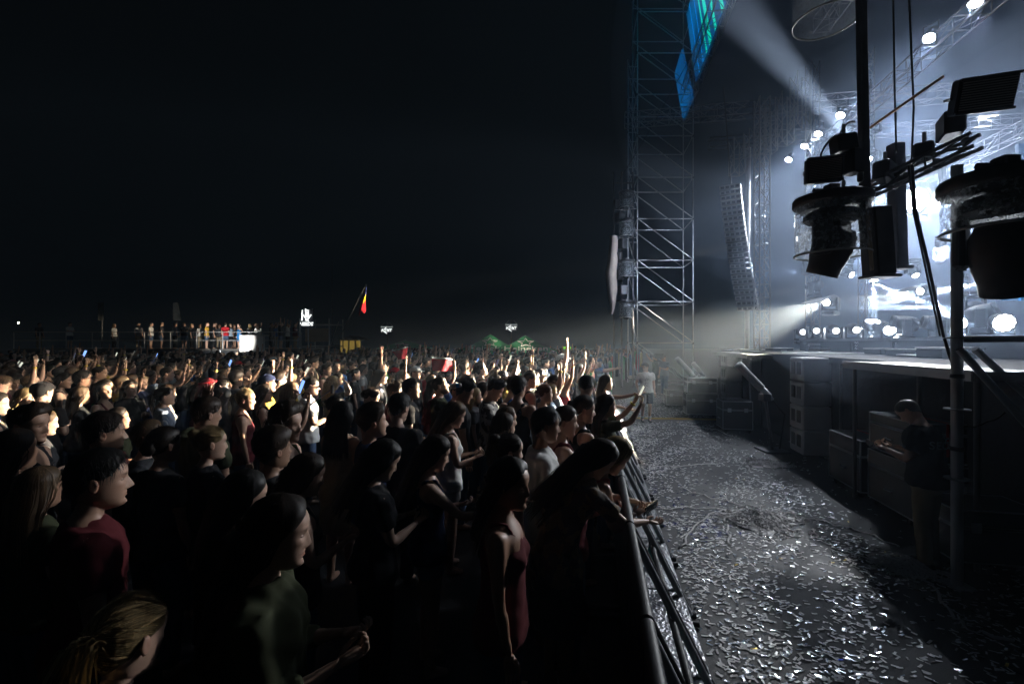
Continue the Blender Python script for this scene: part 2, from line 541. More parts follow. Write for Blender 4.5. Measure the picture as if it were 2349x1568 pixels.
    # ears
    for s in (-1, 1):
        b0 = len(v)
        ns, nr = 10, 5
        for i in range(nr):
            ph = PI * i / (nr - 1)
            for k in range(ns):
                th = 2 * PI * k / ns
                rx = .018 * math.sin(ph) * math.cos(th)
                rz = .031 * math.sin(ph) * math.sin(th)
                ry = .008 * math.cos(ph) - (.006 if (i == 0) else 0)
                q = (-.012 + rx - .008 * abs(math.sin(ph)) * .4 + .15 * rz * -.6, s * (.0735 + ry + .25 * max(0, -rx)), -.004 + rz)
                v.append(q); c.append((1, .88, .85))
        for i in range(nr - 1):
            for k in range(ns):
                k2 = (k + 1) % ns
                q = (b0 + i * ns + k, b0 + i * ns + k2, b0 + (i + 1) * ns + k2, b0 + (i + 1) * ns + k)
                F.append(q if s < 0 else tuple(reversed(q)))
    # eyeballs
    for s in (-1, 1):
        b0 = len(v); ns, nr = 8, 5
        for i in range(nr):
            ph = .15 + (PI / 2 - .15) * i / (nr - 1)
            for k in range(ns):
                th = 2 * PI * k / ns
                v.append((.0665 + .0125 * math.cos(ph), s * .031 + .0115 * math.sin(ph) * math.cos(th), .002 + .0052 * math.sin(ph) * math.sin(th)))
                c.append((.12, .08, .06) if ph < .7 else (1.3, 1.5, 1.7))
        for i in range(nr - 1):
            for k in range(ns):
                k2 = (k + 1) % ns
                F.append((b0 + i * ns + k, b0 + (i + 1) * ns + k, b0 + (i + 1) * ns + k2, b0 + i * ns + k2))
        F.append(tuple(b0 + k for k in range(ns)))
    return np.array(v), F, np.array(c)
_heads = {}
def get_head(lod, fem, beard, nose):
    k = (lod, fem, beard, nose)
    if k not in _heads:
        n = {0: (52, 54), 1: (34, 32), 2: (20, 20)}[lod]
        _heads[k] = make_head(n[0], n[1], fem, nose, beard)
    return _heads[k]

# ---- hair ---------------------------------------------------------
def hairline(t, style):
    a = abs(math.degrees(t))
    back = -.070 if style not in ('bun', 'updo') else -.05
    A_, Z_ = (0, 30, 48, 62, 80, 95, 115, 180.01), (.079, .076, .063, .034, .018, .010, -.03, back)
    if style == 'long': Z_ = (.084, .070, .052, .030, .000, -.035, -.055, back)
    i = bisect.bisect_right(A_, a) - 1
    return Z_[i] + (Z_[i + 1] - Z_[i]) * (a - A_[i]) / (A_[i + 1] - A_[i])
def make_hair(style, lod=0, length=.36, seed=1, wave=0.0):
    r = np.random.default_rng(seed)
    V_, F_ = [], []
    nt, ns = (44, 12) if lod == 0 else (26, 8)
    thick = {'short': .010, 'quiff': .010, 'buzz': .003, 'long': .013, 'bun': .006, 'updo': .009, 'curly': .026, 'pony': .006}[style]
    top = {'short': .012, 'quiff': .028, 'buzz': .001, 'long': .006, 'bun': .003, 'updo': .008, 'curly': .024, 'pony': .003}[style]
    ts = np.linspace(-PI, PI, nt, endpoint=False)
    ph1, ph2 = r.uniform(0, 6, 2)
    def offs(t, z, s):
        th = thick * (0.12 + 0.88 * min(1, s * 2.5)) + top * min(max((z - .05) / .05, 0), 1)
        if style == 'quiff':
            th = thick * .35 * min(1, s * 4) + .006 + top * min(max((z - .055) / .04, 0), 1) * (0.6 + .6 * max(0, math.cos(t)))
        fade = max(0., 1 - s * 1.15)
        th = th * (1 + fade * (.20 * math.sin(5 * t + ph1 + 30 * z) + .16 * math.sin(9 * t + ph2 - 50 * z)) + .05 * math.sin(2 * t + ph1))
        return th
    for j in range(ns + 1):
        s = j / ns
        for t in ts:
            zl = hairline(t, style)
            z = zl + (.1149 - zl) * (1 - (1 - s) ** 1.3)
            p = hs1(t, z)
            n = hn1(p)
            V_.append(p + n * offs(t, z, s))
    for j in range(ns):
        for k in range(nt):
            k2 = (k + 1) % nt
            F_.append((j * nt + k, j * nt + k2, (j + 1) * nt + k2, (j + 1) * nt + k))
    # hidden inner rim so that the shell has an edge
    b0 = len(V_)
    for t in ts:
        p = hs1(t, hairline(t, style))
        V_.append(p - hn1(p) * .004)
    for k in range(nt):
        k2 = (k + 1) % nt
        F_.append((b0 + k, b0 + k2, k2, k))
    SH = {}
    def ribbon(pts, w0, w1):
        b = len(V_); m = len(pts); SH[b] = (2 * m, float(r.uniform(.45, 1.9)))
        for i, p in enumerate(pts):
            d = pts[min(i + 1, m - 1)] - pts[max(i - 1, 0)]
            sd = d.cross(p + Vector((1e-4, 2e-4, .3))).normalized()
            w = w0 + (w1 - w0) * i / (m - 1)
            V_.append(p - sd * w); V_.append(p + sd * w)
        for i in range(m - 1):
            F_.append((b + 2 * i, b + 2 * i + 1, b + 2 * i + 3, b + 2 * i + 2))
    def curtain(t, d, out, phs):
        """hanging hair: d metres below ear level at angle t"""
        a = abs(math.degrees(t))
        p = hs1(t, 0.0)
        n = hn1(p)
        base = p + n * (.015 + out)
        neck = Vector([-.055 + .03 * math.cos(t), .085 * math.sin(t) * 1.05, 0]) + Vector([-.05, 0, 0]) * (1 if a > 120 else .4)
        k = min(max(d / .16, 0), 1); k = k * k * (3 - 2 * k)
        q = base * (1 - k) + neck * k
        q = q + Vector([-.10 * max(0, d - .14) - .01, .35 * max(0, d - .14) * math.sin(t) * .35, 0])
        q = q + n * out * 1.2 + n * (wave * .018 * math.sin(d * 38 + phs))
        q = q + Vector([0, wave * .012 * math.cos(d * 33 + phs * 1.7), 0])
        q[2] = -.0 - d
        return q
    if style in ('long', 'updo') and style == 'long':
        na, nd = (30, 12) if lod == 0 else (18, 7)
        angs = np.linspace(R(84), R(276), na)
        b0 = len(V_)
        for j in range(nd + 1):
            for i, a in enumerate(angs):
                t = a if a <= PI else a - 2 * PI
                L_ = length * (1 - .12 * abs(math.sin(3.1 * a + ph1)))
                d = -.03 + (L_ + .03) * j / nd
                V_.append(curtain(t, d, .002 * math.sin(11 * a + ph2), a * 3))
        for j in range(nd):
            for i in range(na - 1):
                q = (b0 + j * na + i, b0 + j * na + i + 1, b0 + (j + 1) * na + i + 1, b0 + (j + 1) * na + i)
                F_.append(tuple(reversed(q)))
        nst = 760 if lod == 0 else 90
        for _ in range(nst):
            a = r.uniform(R(80), R(280)); t = a if a <= PI else a - 2 * PI
            L_ = length * r.uniform(.8, 1.1); o = r.uniform(0, .014); pz = r.uniform(0, 6) if wave else a * 3
            pts = []
            z0 = r.choice([r.uniform(.03, .1), r.uniform(.10, .1146)])
            for z in ([z0, z0 * .45] if z0 < .1 else [z0, .104, .085, .05, .02]):
                p = hs1(t, z); pts.append(p + hn1(p) * (thick + top * min(max((z - .05) / .05, 0), 1) + .0015 + o * .25))
            for d in np.linspace(.0, L_, 8): pts.append(curtain(t, d, o, pz))
            ribbon(pts, .0022, .0008)
    if style in ('short', 'quiff', 'curly', 'buzz', 'updo', 'bun', 'pony'):
        nst = {'short': 900, 'quiff': 700, 'curly': 800, 'buzz': 0, 'updo': 600, 'bun': 1300, 'pony': 2200}[style]
        if lod: nst = nst // 5
        for _ in range(nst):
            t = r.uniform(-PI, PI); zl = hairline(t, style)
            z = zl + (.114 - zl) * r.uniform(0.02, 1) ** .8
            p = hs1(t, z); n = hn1(p)
            s = (z - zl) / (.115 - zl)
            if style in ('bun', 'pony'):
                tang = Vector([-1, -.6 * math.sin(t), .25 if z < .06 else -.2])
            elif style == 'quiff':
                tang = Vector([.3 if z > .06 else -.5, .3 * math.sin(t), .8 if z > .05 else -.6])
            elif style == 'curly':
                tang = Vector(r.normal(0, 1, 3))
            else:
                tang = (Vector([.6 * math.cos(t), .6 * math.sin(t), -.75 + n.z * .3]) if style != 'updo' else Vector([-.8, -.7 * math.sin(t), -.25])) + Vector(r.normal(0, .28, 3))
                tang = tang - n * tang.dot(n) * .85
            tang = tang.normalized()
            L_ = {'short': .035, 'quiff': .03, 'curly': .04, 'updo': .05, 'bun': .05, 'pony': .05}[style] * r.uniform(.6, 1.3)
            o = offs(t, z, s)
            if style in ('bun', 'pony'): tang = (tang - n * tang.dot(n)).normalized(); L_ *= 1.2
            hp = p + n * o
            pts = [p + n * o * .8, hp + n * .002 + tang * L_ * .5, hp + n * ((.002 if style in ('bun', 'pony') else .005 if style != 'curly' else .014) - L_ * L_ * 2.2) + tang * L_]
            ribbon(pts, .0012 if style in ('bun', 'pony') else .0018, .0005)
    def blob(c, rx, ry, rz, n1=14, n2=10, amp=.12):
        b = len(V_)
        for i in range(n2 + 1):
            ph = PI * i / n2
            for k in range(n1):
                th = 2 * PI * k / n1
                w = 1 + amp * math.sin(4 * th + 5 * ph + ph1)
                V_.append(Vector([c[0] + rx * w * math.sin(ph) * math.cos(th), c[1] + ry * w * math.sin(ph) * math.sin(th), c[2] + rz * w * math.cos(ph)]))
        for i in range(n2):
            for k in range(n1):
                k2 = (k + 1) % n1
                F_.append((b + i * n1 + k, b + (i + 1) * n1 + k, b + (i + 1) * n1 + k2, b + i * n1 + k2))
    if style == 'bun': blob((-.105, 0, .075), .040, .040, .036)
    if style == 'updo': blob((-.105, 0, .005), .040, .052, .05)
    if style == 'pony':
        blob((-.108, 0, .04), .022, .022, .022)
        for _ in range(160 if lod == 0 else 40):
            o = Vector(r.normal(0, .014, 3))
            pts = [Vector([-.105, 0, .04]) + o * .4, Vector([-.15, 0, .03]) + o, Vector([-.165, 0, -.04]) + o * 1.4, Vector([-.155, 0, -.12]) + o * 1.6, Vector([-.145, 0, -.2]) + o * 1.2]
            ribbon(pts, .004, .001)
    me = bpy.data.meshes.new('hair')
    me.from_pydata([tuple(p) for p in V_], [], F_)
    me.polygons.foreach_set('use_smooth', [True] * len(me.polygons))
    col = np.full((len(V_), 4), .55, np.float32); col[:, 3] = 1  # shell painted darker, as shade, so the strands read as highlights
    for b, (m, v) in SH.items(): col[b:b + m, :3] = v
    ca = me.color_attributes.new('Strand', 'FLOAT_COLOR', 'POINT'); ca.data.foreach_set('color', col.ravel())
    me.update()
    return me
_hairs = {}
def get_hair(style, lod, length, seed, wave):
    if style != 'long': seed, length, wave = seed % 2 + 1, .3, 0.
    elif lod: seed, length, wave = seed % 2 + 1, .32, (.6 if wave > .3 else 0.)
    k = (style, lod, round(length, 2), seed, wave)
    if k not in _hairs: _hairs[k] = make_hair(style, lod, length, seed, wave)
    return _hairs[k]

# ---- voxel union ---------------------------------------------------
def remesh(mb, voxel, smooth=5, fac=.5):
    me = mb.mesh('tmp')
    ob = bpy.data.objects.new('tmp', me)
    m = ob.modifiers.new('r', 'REMESH'); m.mode = 'VOXEL'; m.voxel_size = voxel
    s = ob.modifiers.new('s', 'SMOOTH'); s.iterations = smooth; s.factor = fac
    out = evaluated(ob); bpy.data.meshes.remove(me)
    n = len(out.vertices)
    v = np.empty(n * 3); out.vertices.foreach_get('co', v); v = v.reshape(-1, 3)
    nm = np.empty(n * 3); out.vertices.foreach_get('normal', nm); nm = nm.reshape(-1, 3)
    F = [tuple(p.vertices) for p in out.polygons]
    bpy.data.meshes.remove(out)
    return v, nm, F
def mesh_from(name, v, F, col=None):
    me = bpy.data.meshes.new(name)
    me.from_pydata(v.tolist(), [], F)
    me.polygons.foreach_set('use_smooth', [True] * len(me.polygons))
    if col is not None:
        a = me.color_attributes.new('Col', 'FLOAT_COLOR', 'POINT')
        a.data.foreach_set('color', np.concatenate([col, np.ones((len(col), 1))], 1).astype(np.float32).ravel())
    me.update()
    return me

# ---- arms: directions of the upper arm, forearm and hand, x ahead, y outwards, z up
ARMS = {
    'down':   ((.06, .14, -1), (.22, .04, -1), (.15, 0, -1), 'relaxed'),
    'pocket': ((-.18, .34, -1), (.42, -.20, -1), (.3, -.3, -1), 'relaxed'),
    'phone':  ((.20, .10, -1), (.95, -.42, .28), (1, -.5, .2), 'grip'),
    'up':     ((.40, .36, 1), (.10, .02, 1), (.1, 0, 1), 'open'),
    'upfist': ((.55, .45, .75), (.05, -.05, 1), (.1, 0, 1), 'fist'),
    'bentup': ((.75, .45, .15), (.25, -.05, 1), (.3, 0, 1), 'open'),
    'film':   ((.95, .25, .25), (.55, -.30, .8), (.4, -.3, 1), 'grip'),
    'filmhi': ((.60, .30, .75), (.35, -.22, 1), (.3, -.2, 1), 'grip'),
    'head':   ((.35, .80, .55), (-.25, -.9, .35), (-.4, -.9, .1), 'relaxed'),
    'cross':  ((.30, .12, -1), (.55, -.95, .12), (.2, -1, .1), 'relaxed'),
    'drink':  ((.70, .35, -.25), (.25, -.42, .9), (-.1, -.6, .8), 'grip'),
    'reach':  ((.95, .15, .05), (1, -.05, .22), (1, 0, .2), 'open'),
    'hip':    ((-.25, .75, -.8), (.35, -.85, -.45), (.3, -.6, -.6), 'relaxed'),
    'lean':   ((.75, .25, -.7), (.9, -.25, -.15), (1, -.2, -.3), 'relaxed'),
    'hair':   ((.25, .85, .2), (.15, -.65, .8), (-.3, -.6, .5), 'grip'),
}
def unit(v): return np.array(v, float) / np.linalg.norm(v)
def make_hand(mb, wrist, d, side, kind, k=1.0):
    d = unit(d)
    ref = np.array([0, 0, 1.0]) if abs(d[2]) < .8 else np.array([1.0, 0, 0])
    sd = np.cross(d, ref); sd = unit(sd) * side          # towards the thumb side
    if d[2] < -.6: sd = np.array([1.0, 0, 0]) - d * d[0]; sd = unit(sd)
    if d[2] > .6: sd = np.array([.35, -side * 1.0, 0]); sd = unit(sd - d * np.dot(sd, d))
    nrm = np.cross(d, sd) * (1 if side > 0 else -1)      # back of the hand
    curl = {'relaxed': .38, 'open': .06, 'grip': .85, 'fist': 1.25}[kind]
    P = lambda a, b, c: Vector(wrist + d * a * k + sd * b * k + nrm * c * k)
    rings = [(0, .026, .018), (.03, .036, .016), (.065, .042, .014), (.092, .040, .011)]
    vs_, fs_ = [], []
    for a, w, h in rings:
        for q in range(8):
            t = 2 * PI * q / 8
            vs_.append(P(a, w * math.cos(t), h * math.sin(t)))
    for i in range(3):
        for q in range(8):
            q2 = (q + 1) % 8
            fs_.append((i * 8 + q, i * 8 + q2, (i + 1) * 8 + q2, (i + 1) * 8 + q))
    fs_ += [tuple(range(24, 32)), tuple(reversed(range(8)))]
    mb.add(vs_, fs_)
    spread = .16 if kind == 'open' else .03
    for i, (b, L_) in enumerate(((.030, .070), (.010, .080), (-.011, .074), (-.030, .058))):
        pos = np.array([.088, b, 0.0]); ang = 0.05
        pts = [P(*pos)]
        sp = spread * (1.5 - i)
        for j in range(3):
            ang += curl * (.7 if j == 0 else 1.0)
            st = L_ * (.45, .32, .25)[j]
            pos = pos + np.array([math.cos(ang) * st * math.cos(sp), math.sin(sp) * st, -math.sin(ang) * st])
            pts.append(P(*pos))
        mb.tube(pts, [.0095 * k, .0088 * k, .0078 * k, .0055 * k], 6)
    th = [(.02, .026, -.006), (.045, .052 if kind == 'open' else .044, -.016), (.072, .064 if kind == 'open' else .042, -.03), (.09, .068 if kind == 'open' else .03, -.038)]
    mb.tube([P(*q) for q in th], [.013 * k, .0115 * k, .0098 * k, .0065 * k], 6)

def rot3(ax, a):
    return np.array(Matrix.Rotation(a, 3, ax))
def figure(sex='m', arms=('down', 'down'), top='tee', bottom='jeans', lean=0., head=(0, 0, 0), lod=1, beard=0., nose=.86, seed=0, legs=0., girth=1.0, sleeve=None):
    """builds the meshes of one person, feet at the origin, facing +x, 1.75 m tall"""
    r = np.random.default_rng(seed + 11)
    fem = 1.0 if sex == 'f' else 0.0
    sw = .185 if sex == 'm' else .158
    rings = [  # z, forward, half depth, half width
        (.80, 0, .085, .150), (.86, -.005, .112, .168), (.94, -.008, .118, .172), (1.02, 0, .105, .155), (1.10, .004, .100, .145),
        (1.20, .006, .108, .158), (1.30, .008, .116, .176), (1.37, .002, .112, .172), (1.425, -.008, .090, .135), (1.462, -.012, .070, .088), (1.49, -.012, .058, .062)]
    if fem:
        rings = [(z, x, d * .94, w * (1.06 if z < .98 else .86 if 1.0 < z < 1.25 else .88)) for z, x, d, w in rings]
    rings = [(z, x, d * girth, w * (.5 + .5 * girth)) for z, x, d, w in rings]
    ca = R(lean)
    def bend(p):
        p = np.asarray(p, float)
        k = np.clip((p[2] - .95) / .45, 0, 1); a = ca * (k * k * (3 - 2 * k))
        z = p[2] - .95
        return np.array([p[0] + math.sin(a) * z * 1.0, p[1], .95 + z * math.cos(a) if z > 0 else p[2]])
    def loft(mb, rgs, n=20, ex=.85):
        vs_, fs_ = [], []
        for z, x, dp, w in rgs:
            for q in range(n):
                t = 2 * PI * q / n
                c, s = math.cos(t), math.sin(t)
                p = (x + dp * math.copysign(abs(c) ** ex, c), w * math.copysign(abs(s) ** ex, s), z)
                vs_.append(bend(p))
        m = len(rgs)
        for i in range(m - 1):
            for q in range(n):
                q2 = (q + 1) % n
                fs_.append((i * n + q, i * n + q2, (i + 1) * n + q2, (i + 1) * n + q))
        fs_ += [tuple(reversed(range(n))), tuple(range((m - 1) * n, m * n))]
        mb.add(vs_, fs_)
    def ell(mb, c, rx, ry, rz, n1=12, n2=8):
        vs_ = []; c = np.asarray(c)
        for i in range(1, n2):
            ph = PI * i / n2
            for q in range(n1):
                th = 2 * PI * q / n1
                vs_.append((c[0] + rx * math.sin(ph) * math.cos(th), c[1] + ry * math.sin(ph) * math.sin(th), c[2] - rz * math.cos(ph)))
        fs_ = []
        for i in range(n2 - 2):
            for q in range(n1):
                q2 = (q + 1) % n1
                fs_.append((i * n1 + q, i * n1 + q2, (i + 1) * n1 + q2, (i + 1) * n1 + q))
        fs_ += [tuple(reversed(range(n1))), tuple(range((n2 - 2) * n1, (n2 - 1) * n1))]
        mb.add(vs_, fs_)
    # joints
    arm_pts = {}
    for s, nm in ((1, arms[0]), (-1, arms[1])):
        u_, f_, h_, hk = ARMS[nm]
        sh = bend((-.005, s * sw, 1.400))
        raise_ = max(0, unit(u_)[2])
        sh = sh + np.array([0, -s * .02 * raise_, .035 * raise_])
        du = unit((u_[0], u_[1] * s, u_[2])); df = unit((f_[0], f_[1] * s, f_[2])); dh = unit((h_[0], h_[1] * s, h_[2]))
        el = sh + du * .285; wr = el + df * .245
        arm_pts[s] = (sh, el, wr, du, df, dh, hk)
    leg_pts = {}
    for s in (1, -1):
        leg_pts[s] = [np.array((0, s * .09, .90)), np.array((.015 + .02 * legs * s, s * (.10 + .03 * abs(legs)), .49)), np.array((-.01 + .05 * legs * s, s * (.105 + .06 * abs(legs)), .08))]
    nb = bend((-.012, 0, 1.44)); nt_ = bend((.0, 0, 1.49)) + np.array([.02 + .05 * math.sin(ca), 0, .06 * math.cos(ca)])
    yaw, pitch, roll = (R(a) for a in head)
    Hr = rot3('Z', yaw) @ rot3('Y', pitch + ca * .8) @ rot3('X', roll)
    hc = nt_ + Hr @ np.array([.012, 0, .088])
    # body
    ar = 1.0 if not fem else .84
    mb = MB()
    loft(mb, rings)
    if fem:
        for s in (1, -1): ell(mb, bend((.075, s * .068, 1.265)), .055, .06, .058)
    mb.tube([nb, bend((-.006, 0, 1.485)), nt_ + Hr @ np.array([0, 0, .02])], [.066 * (ar + .04), .054 * (ar + .04), .05 * (ar + .04)], 14)
    hands = MB()
    for s in (1, -1):
        sh, el, wr, du, df, dh, hk = arm_pts[s]
        mb.tube([sh - du * .02, sh + du * .05, sh + du * .14, el - du * .03, el + df * .02, el + df * .08, wr - df * .05, wr + df * .01], [.058 * ar, .062 * ar, .052 * ar, .042 * ar, .040 * ar, .043 * ar, .029 * ar, .025 * ar], 12)
        ell(mb, sh, .062 * ar, .062 * ar, .058 * ar)
        make_hand(hands, wr, dh, s, hk, 1.0 if not fem else .9)
        hp, kn, an = leg_pts[s]
        mb.tube([hp, hp * .55 + kn * .45, kn + np.array([0, 0, .03]), kn * .72 + an * .28, an * .75 + kn * .25, an - np.array([0, 0, .02])],
                [.094, .082, .056, .058, .043, .036], 12)
        mb.tube([an + np.array([-.04, 0, -.045]), an + np.array([.05, 0, -.045]), an + np.array([.14, s * .012, -.06])], [.036, .040, .026], 10)
    vox = {0: .014, 1: .019, 2: .028}[lod]
    v, nm, F = remesh(mb, vox, {0: 6, 1: 5, 2: 3}[lod])
    hv, hF, hc_ = get_head(lod, fem, beard, nose)
    hv2 = (hv * 1.09) @ Hr.T + hc
    n0 = len(v)
    hn = np.array([tuple(p) for p in hands.v]) if hands.v else np.zeros((0, 3))
    allv = np.concatenate([v, hv2, hn])
    allF = F + [tuple(i + n0 for i in f) for f in hF] + [tuple(i + n0 + len(hv2) for i in f) for f in hands.f]
    cols = np.concatenate([np.ones((n0, 3)), hc_, np.ones((len(hn), 3))])
    out = {'body': mesh_from('body', allv, allF, cols)}
    def wrinkle(v, nm, amp, fz=1.0):
        p = v
        w = np.sin(p[:, 2] * 26 * fz + 9 * np.sin(p[:, 1] * 11 + seed) + 5 * np.sin(p[:, 0] * 13)) * .5 + np.sin(p[:, 2] * 61 + p[:, 1] * 40 + p[:, 0] * 23 + seed * 2) * .3 + np.sin(p[:, 1] * 57 - p[:, 2] * 19 + seed) * .3
        return v + nm * (w * amp)[:, None]
    # clothes
    vt = {0: .014, 1: .020, 2: .03}[lod]
    if top:
        mb = MB()
        loose = {'tee': .014, 'tank': .010, 'shirt': .018, 'dress': .010, 'crop': .008, 'blouse': .024}[top]
        hem = {'tee': .86, 'tank': .86, 'shirt': .82, 'dress': .58, 'crop': 1.04, 'blouse': .80}[top]
        rg = []
        for z, x, dp, w in rings:
            if z >= hem - .03 and z < 1.475:
                fl = .010 + .016 * max(0, (1.10 - z) / .2) if z < 1.15 else 0
                rg.append((z, x, dp + loose + fl, w + loose + fl))
        if rg[0][0] > hem: rg.insert(0, (hem, rg[0][1], rg[0][2] + .006, rg[0][3] + .006))
        if top == 'dress':
            rg = [(.52, 0, .17, .215), (.68, 0, .15, .20)] + [q for q in rg if q[0] > .72]
        if top in ('tank', 'crop', 'dress'):
            rg = [q for q in rg if q[0] < 1.36] + [(1.36, .0, .108 * girth, .150 * (.9 if fem else 1.0)), (1.40, -.005, .085, .118)]
        else:
            rg.append((1.482, -.012, .068, .072))
        loft(mb, rg)
        if fem:
            for s in (1, -1): ell(mb, bend((.078, s * .068, 1.265)), .063, .068, .064)
        if top in ('tank', 'crop', 'dress'):
            for s in (1, -1):
                mb.tube([bend((.105 * girth - (.01 if fem else 0), s * .075, 1.34)), bend((.04, s * .092, 1.452)), bend((-.03, s * .092, 1.458)), bend((-.10, s * .08, 1.36))], .026 if not fem else .016, 8)
        else:
            sl = {'tee': .62, 'shirt': .7, 'blouse': 1.6}[top] if sleeve is None else sleeve
            for s in (1, -1):
                sh, el, wr, du, df, dh, hk = arm_pts[s]
                a0 = ar + .12
                pts = [sh - du * .03, sh + du * .06, sh + du * .285 * min(1, sl)]
                rd = [.056 * a0, .064 * a0, .066 * a0]
                if sl > 1:
                    pts = [sh - du * .03, sh + du * .08, el - du * .02, el + df * .03, el + df * .245 * (sl - 1)]; rd = [.070 * a0, .070 * a0, .056 * a0, .054 * a0, .046 * a0]
                mb.tube(pts, rd, 14)
                ell(mb, sh - np.array([0, s * .006, .006]), .069 * a0, .070 * a0, .062 * a0)
        v, nm, F = remesh(mb, vt, 4)
        out['top'] = mesh_from('top', wrinkle(v, nm, .0065 if lod < 2 else .004), F)
    if bottom:
        mb = MB()
        if bottom == 'skirt':
            loft(mb, [(.50, 0, .185, .23), (.66, 0, .165, .215), (.84, 0, .14, .205), (.95, -.005, .13, .20), (1.03, 0, .115, .168)])
        else:
            loft(mb, [(z, x, dp + .008, w + .008) for z, x, dp, w in rings if z < 1.0] + [(1.01, 0, .112 * girth, .162 * (.5 + .5 * girth))])
            for s in (1, -1):
                hp, kn, an = leg_pts[s]
                if bottom == 'jeans':
                    mb.tube([hp, hp * .5 + kn * .5, kn, kn * .5 + an * .5, an + np.array([0, 0, .0])], [.105, .094, .074, .068, .062], 12)
                elif bottom == 'shorts':
                    mb.tube([hp, hp * .5 + kn * .5, kn + np.array([0, 0, .04])], [.112, .108, .102], 14)
                else:
                    mb.tube([hp, hp * .65 + kn * .35], [.108, .102], 14)
        v, nm, F = remesh(mb, vt, 4)
        out['bottom'] = mesh_from('bottom', wrinkle(v, nm, .004, .7), F)
    mb = MB()
    shoes = []
    for s in (1, -1):
        an = leg_pts[s][2]
        mb = MB()
        pr = [(-.075, .036, .06), (-.05, .044, .085), (0, .046, .088), (.06, .050, .062), (.13, .050, .046), (.175, .038, .038), (.19, .02, .03)]
        vs_, fs_ = [], []
        for x, w, h_ in pr:
            for yy, zz in ((-1, .002), (-1, .45), (-.6, 1.0), (.6, 1.0), (1, .45), (1, .002)):
                vs_.append((an[0] + x, an[1] + yy * w + s * .012 * max(0, x) * 4, zz * h_ if zz > .01 else .003))
        for i in range(len(pr) - 1):
            for q in range(6):
                q2 = (q + 1) % 6
                fs_.append((i * 6 + q, (i + 1) * 6 + q, (i + 1) * 6 + q2, i * 6 + q2))
        fs_ += [tuple(range(6)), tuple(reversed(range((len(pr) - 1) * 6, len(pr) * 6)))]
        mb.add(vs_, fs_)
        shoes.append(mb.mesh('shoe', smooth=True))
    out['shoes'] = shoes
    Mh = Matrix.Identity(4)
    for i in range(3):
        for j in range(3): Mh[i][j] = Hr[i, j] * 1.09
        Mh[i][3] = hc[i]
    out['head_M'] = Mh
    out['hand'] = {s: (arm_pts[s][2], arm_pts[s][5]) for s in (1, -1)}
    out['arm'] = arm_pts
    return out

# ---- cloth, skin and hair colours ---------------------------------------
def skin_mat(name, tone):
    m, nt, b = newmat(name)
    N, L = nt.nodes, nt.links
    at_ = N.new('ShaderNodeAttribute'); at_.attribute_name = 'Col'
    tc = N.new('ShaderNodeTexCoord'); no = N.new('ShaderNodeTexNoise'); no.inputs['Scale'].default_value = 14; no.inputs['Detail'].default_value = 5
    L.new(tc.outputs['Object'], no.inputs['Vector'])
    mp = N.new('ShaderNodeMapRange'); mp.inputs['To Min'].default_value = .8; mp.inputs['To Max'].default_value = 1.15
    L.new(no.outputs['Fac'], mp.inputs['Value'])
    m1 = N.new('ShaderNodeMix'); m1.data_type = 'RGBA'; m1.blend_type = 'MULTIPLY'; m1.inputs['Factor'].default_value = 1
    m1.inputs['B'].default_value = tuple(tone) + (1,)
    L.new(at_.outputs['Color'], m1.inputs['A'])
    m2 = N.new('ShaderNodeMix'); m2.data_type = 'RGBA'; m2.blend_type = 'MULTIPLY'; m2.inputs['Factor'].default_value = 1
    L.new(m1.outputs['Result'], m2.inputs['A']); L.new(mp.outputs['Result'], m2.inputs['B'])
    L.new(m2.outputs['Result'], b.inputs['Base Color'])
    b.inputs['Roughness'].default_value = .48; b.inputs['Specular IOR Level'].default_value = .4
    return m
SKIN = [skin_mat('skin_%s' % n, t) for n, t in (('fair', (.56, .36, .27)), ('light', (.50, .30, .21)), ('tan', (.40, .225, .15)), ('olive', (.33, .19, .125)))]
def hair_mat(name, c):
    m, nt, b = newmat(name)
    N, L = nt.nodes, nt.links
    tc = N.new('ShaderNodeTexCoord'); mpn = N.new('ShaderNodeMapping'); mpn.inputs['Scale'].default_value = (60, 60, 6)
    no = N.new('ShaderNodeTexNoise'); no.inputs['Scale'].default_value = 2; no.inputs['Detail'].default_value = 4
    L.new(tc.outputs['Object'], mpn.inputs['Vector']); L.new(mpn.outputs['Vector'], no.inputs['Vector'])
    mx = N.new('ShaderNodeMix'); mx.data_type = 'RGBA'
    mx.inputs['A'].default_value = tuple(k * .55 for k in c) + (1,); mx.inputs['B'].default_value = tuple(k * 1.4 for k in c) + (1,)
    L.new(no.outputs['Fac'], mx.inputs['Factor'])
    sa = N.new('ShaderNodeAttribute'); sa.attribute_name = 'Strand'
    mm = N.new('ShaderNodeMix'); mm.data_type = 'RGBA'; mm.blend_type = 'MULTIPLY'; mm.inputs['Factor'].default_value = 1
    L.new(mx.outputs['Result'], mm.inputs['A']); L.new(sa.outputs['Color'], mm.inputs['B']); L.new(mm.outputs['Result'], b.inputs['Base Color'])
    bp = N.new('ShaderNodeBump'); bp.inputs['Strength'].default_value = .25; bp.inputs['Distance'].default_value = .004
    L.new(no.outputs['Fac'], bp.inputs['Height']); L.new(bp.outputs['Normal'], b.inputs['Normal'])
    b.inputs['Roughness'].default_value = .55
    b.inputs['Specular IOR Level'].default_value = .35
    return m
HAIR = {n: hair_mat('hair_' + n, c) for n, c in {'black': (.012, .010, .009), 'dark': (.028, .018, .013), 'brown': (.06, .035, .02), 'light': (.16, .10, .055), 'blond': (.42, .30, .15), 'red': (.22, .02, .03), 'auburn': (.16, .05, .02), 'grey': (.2, .19, .18)}.items()}
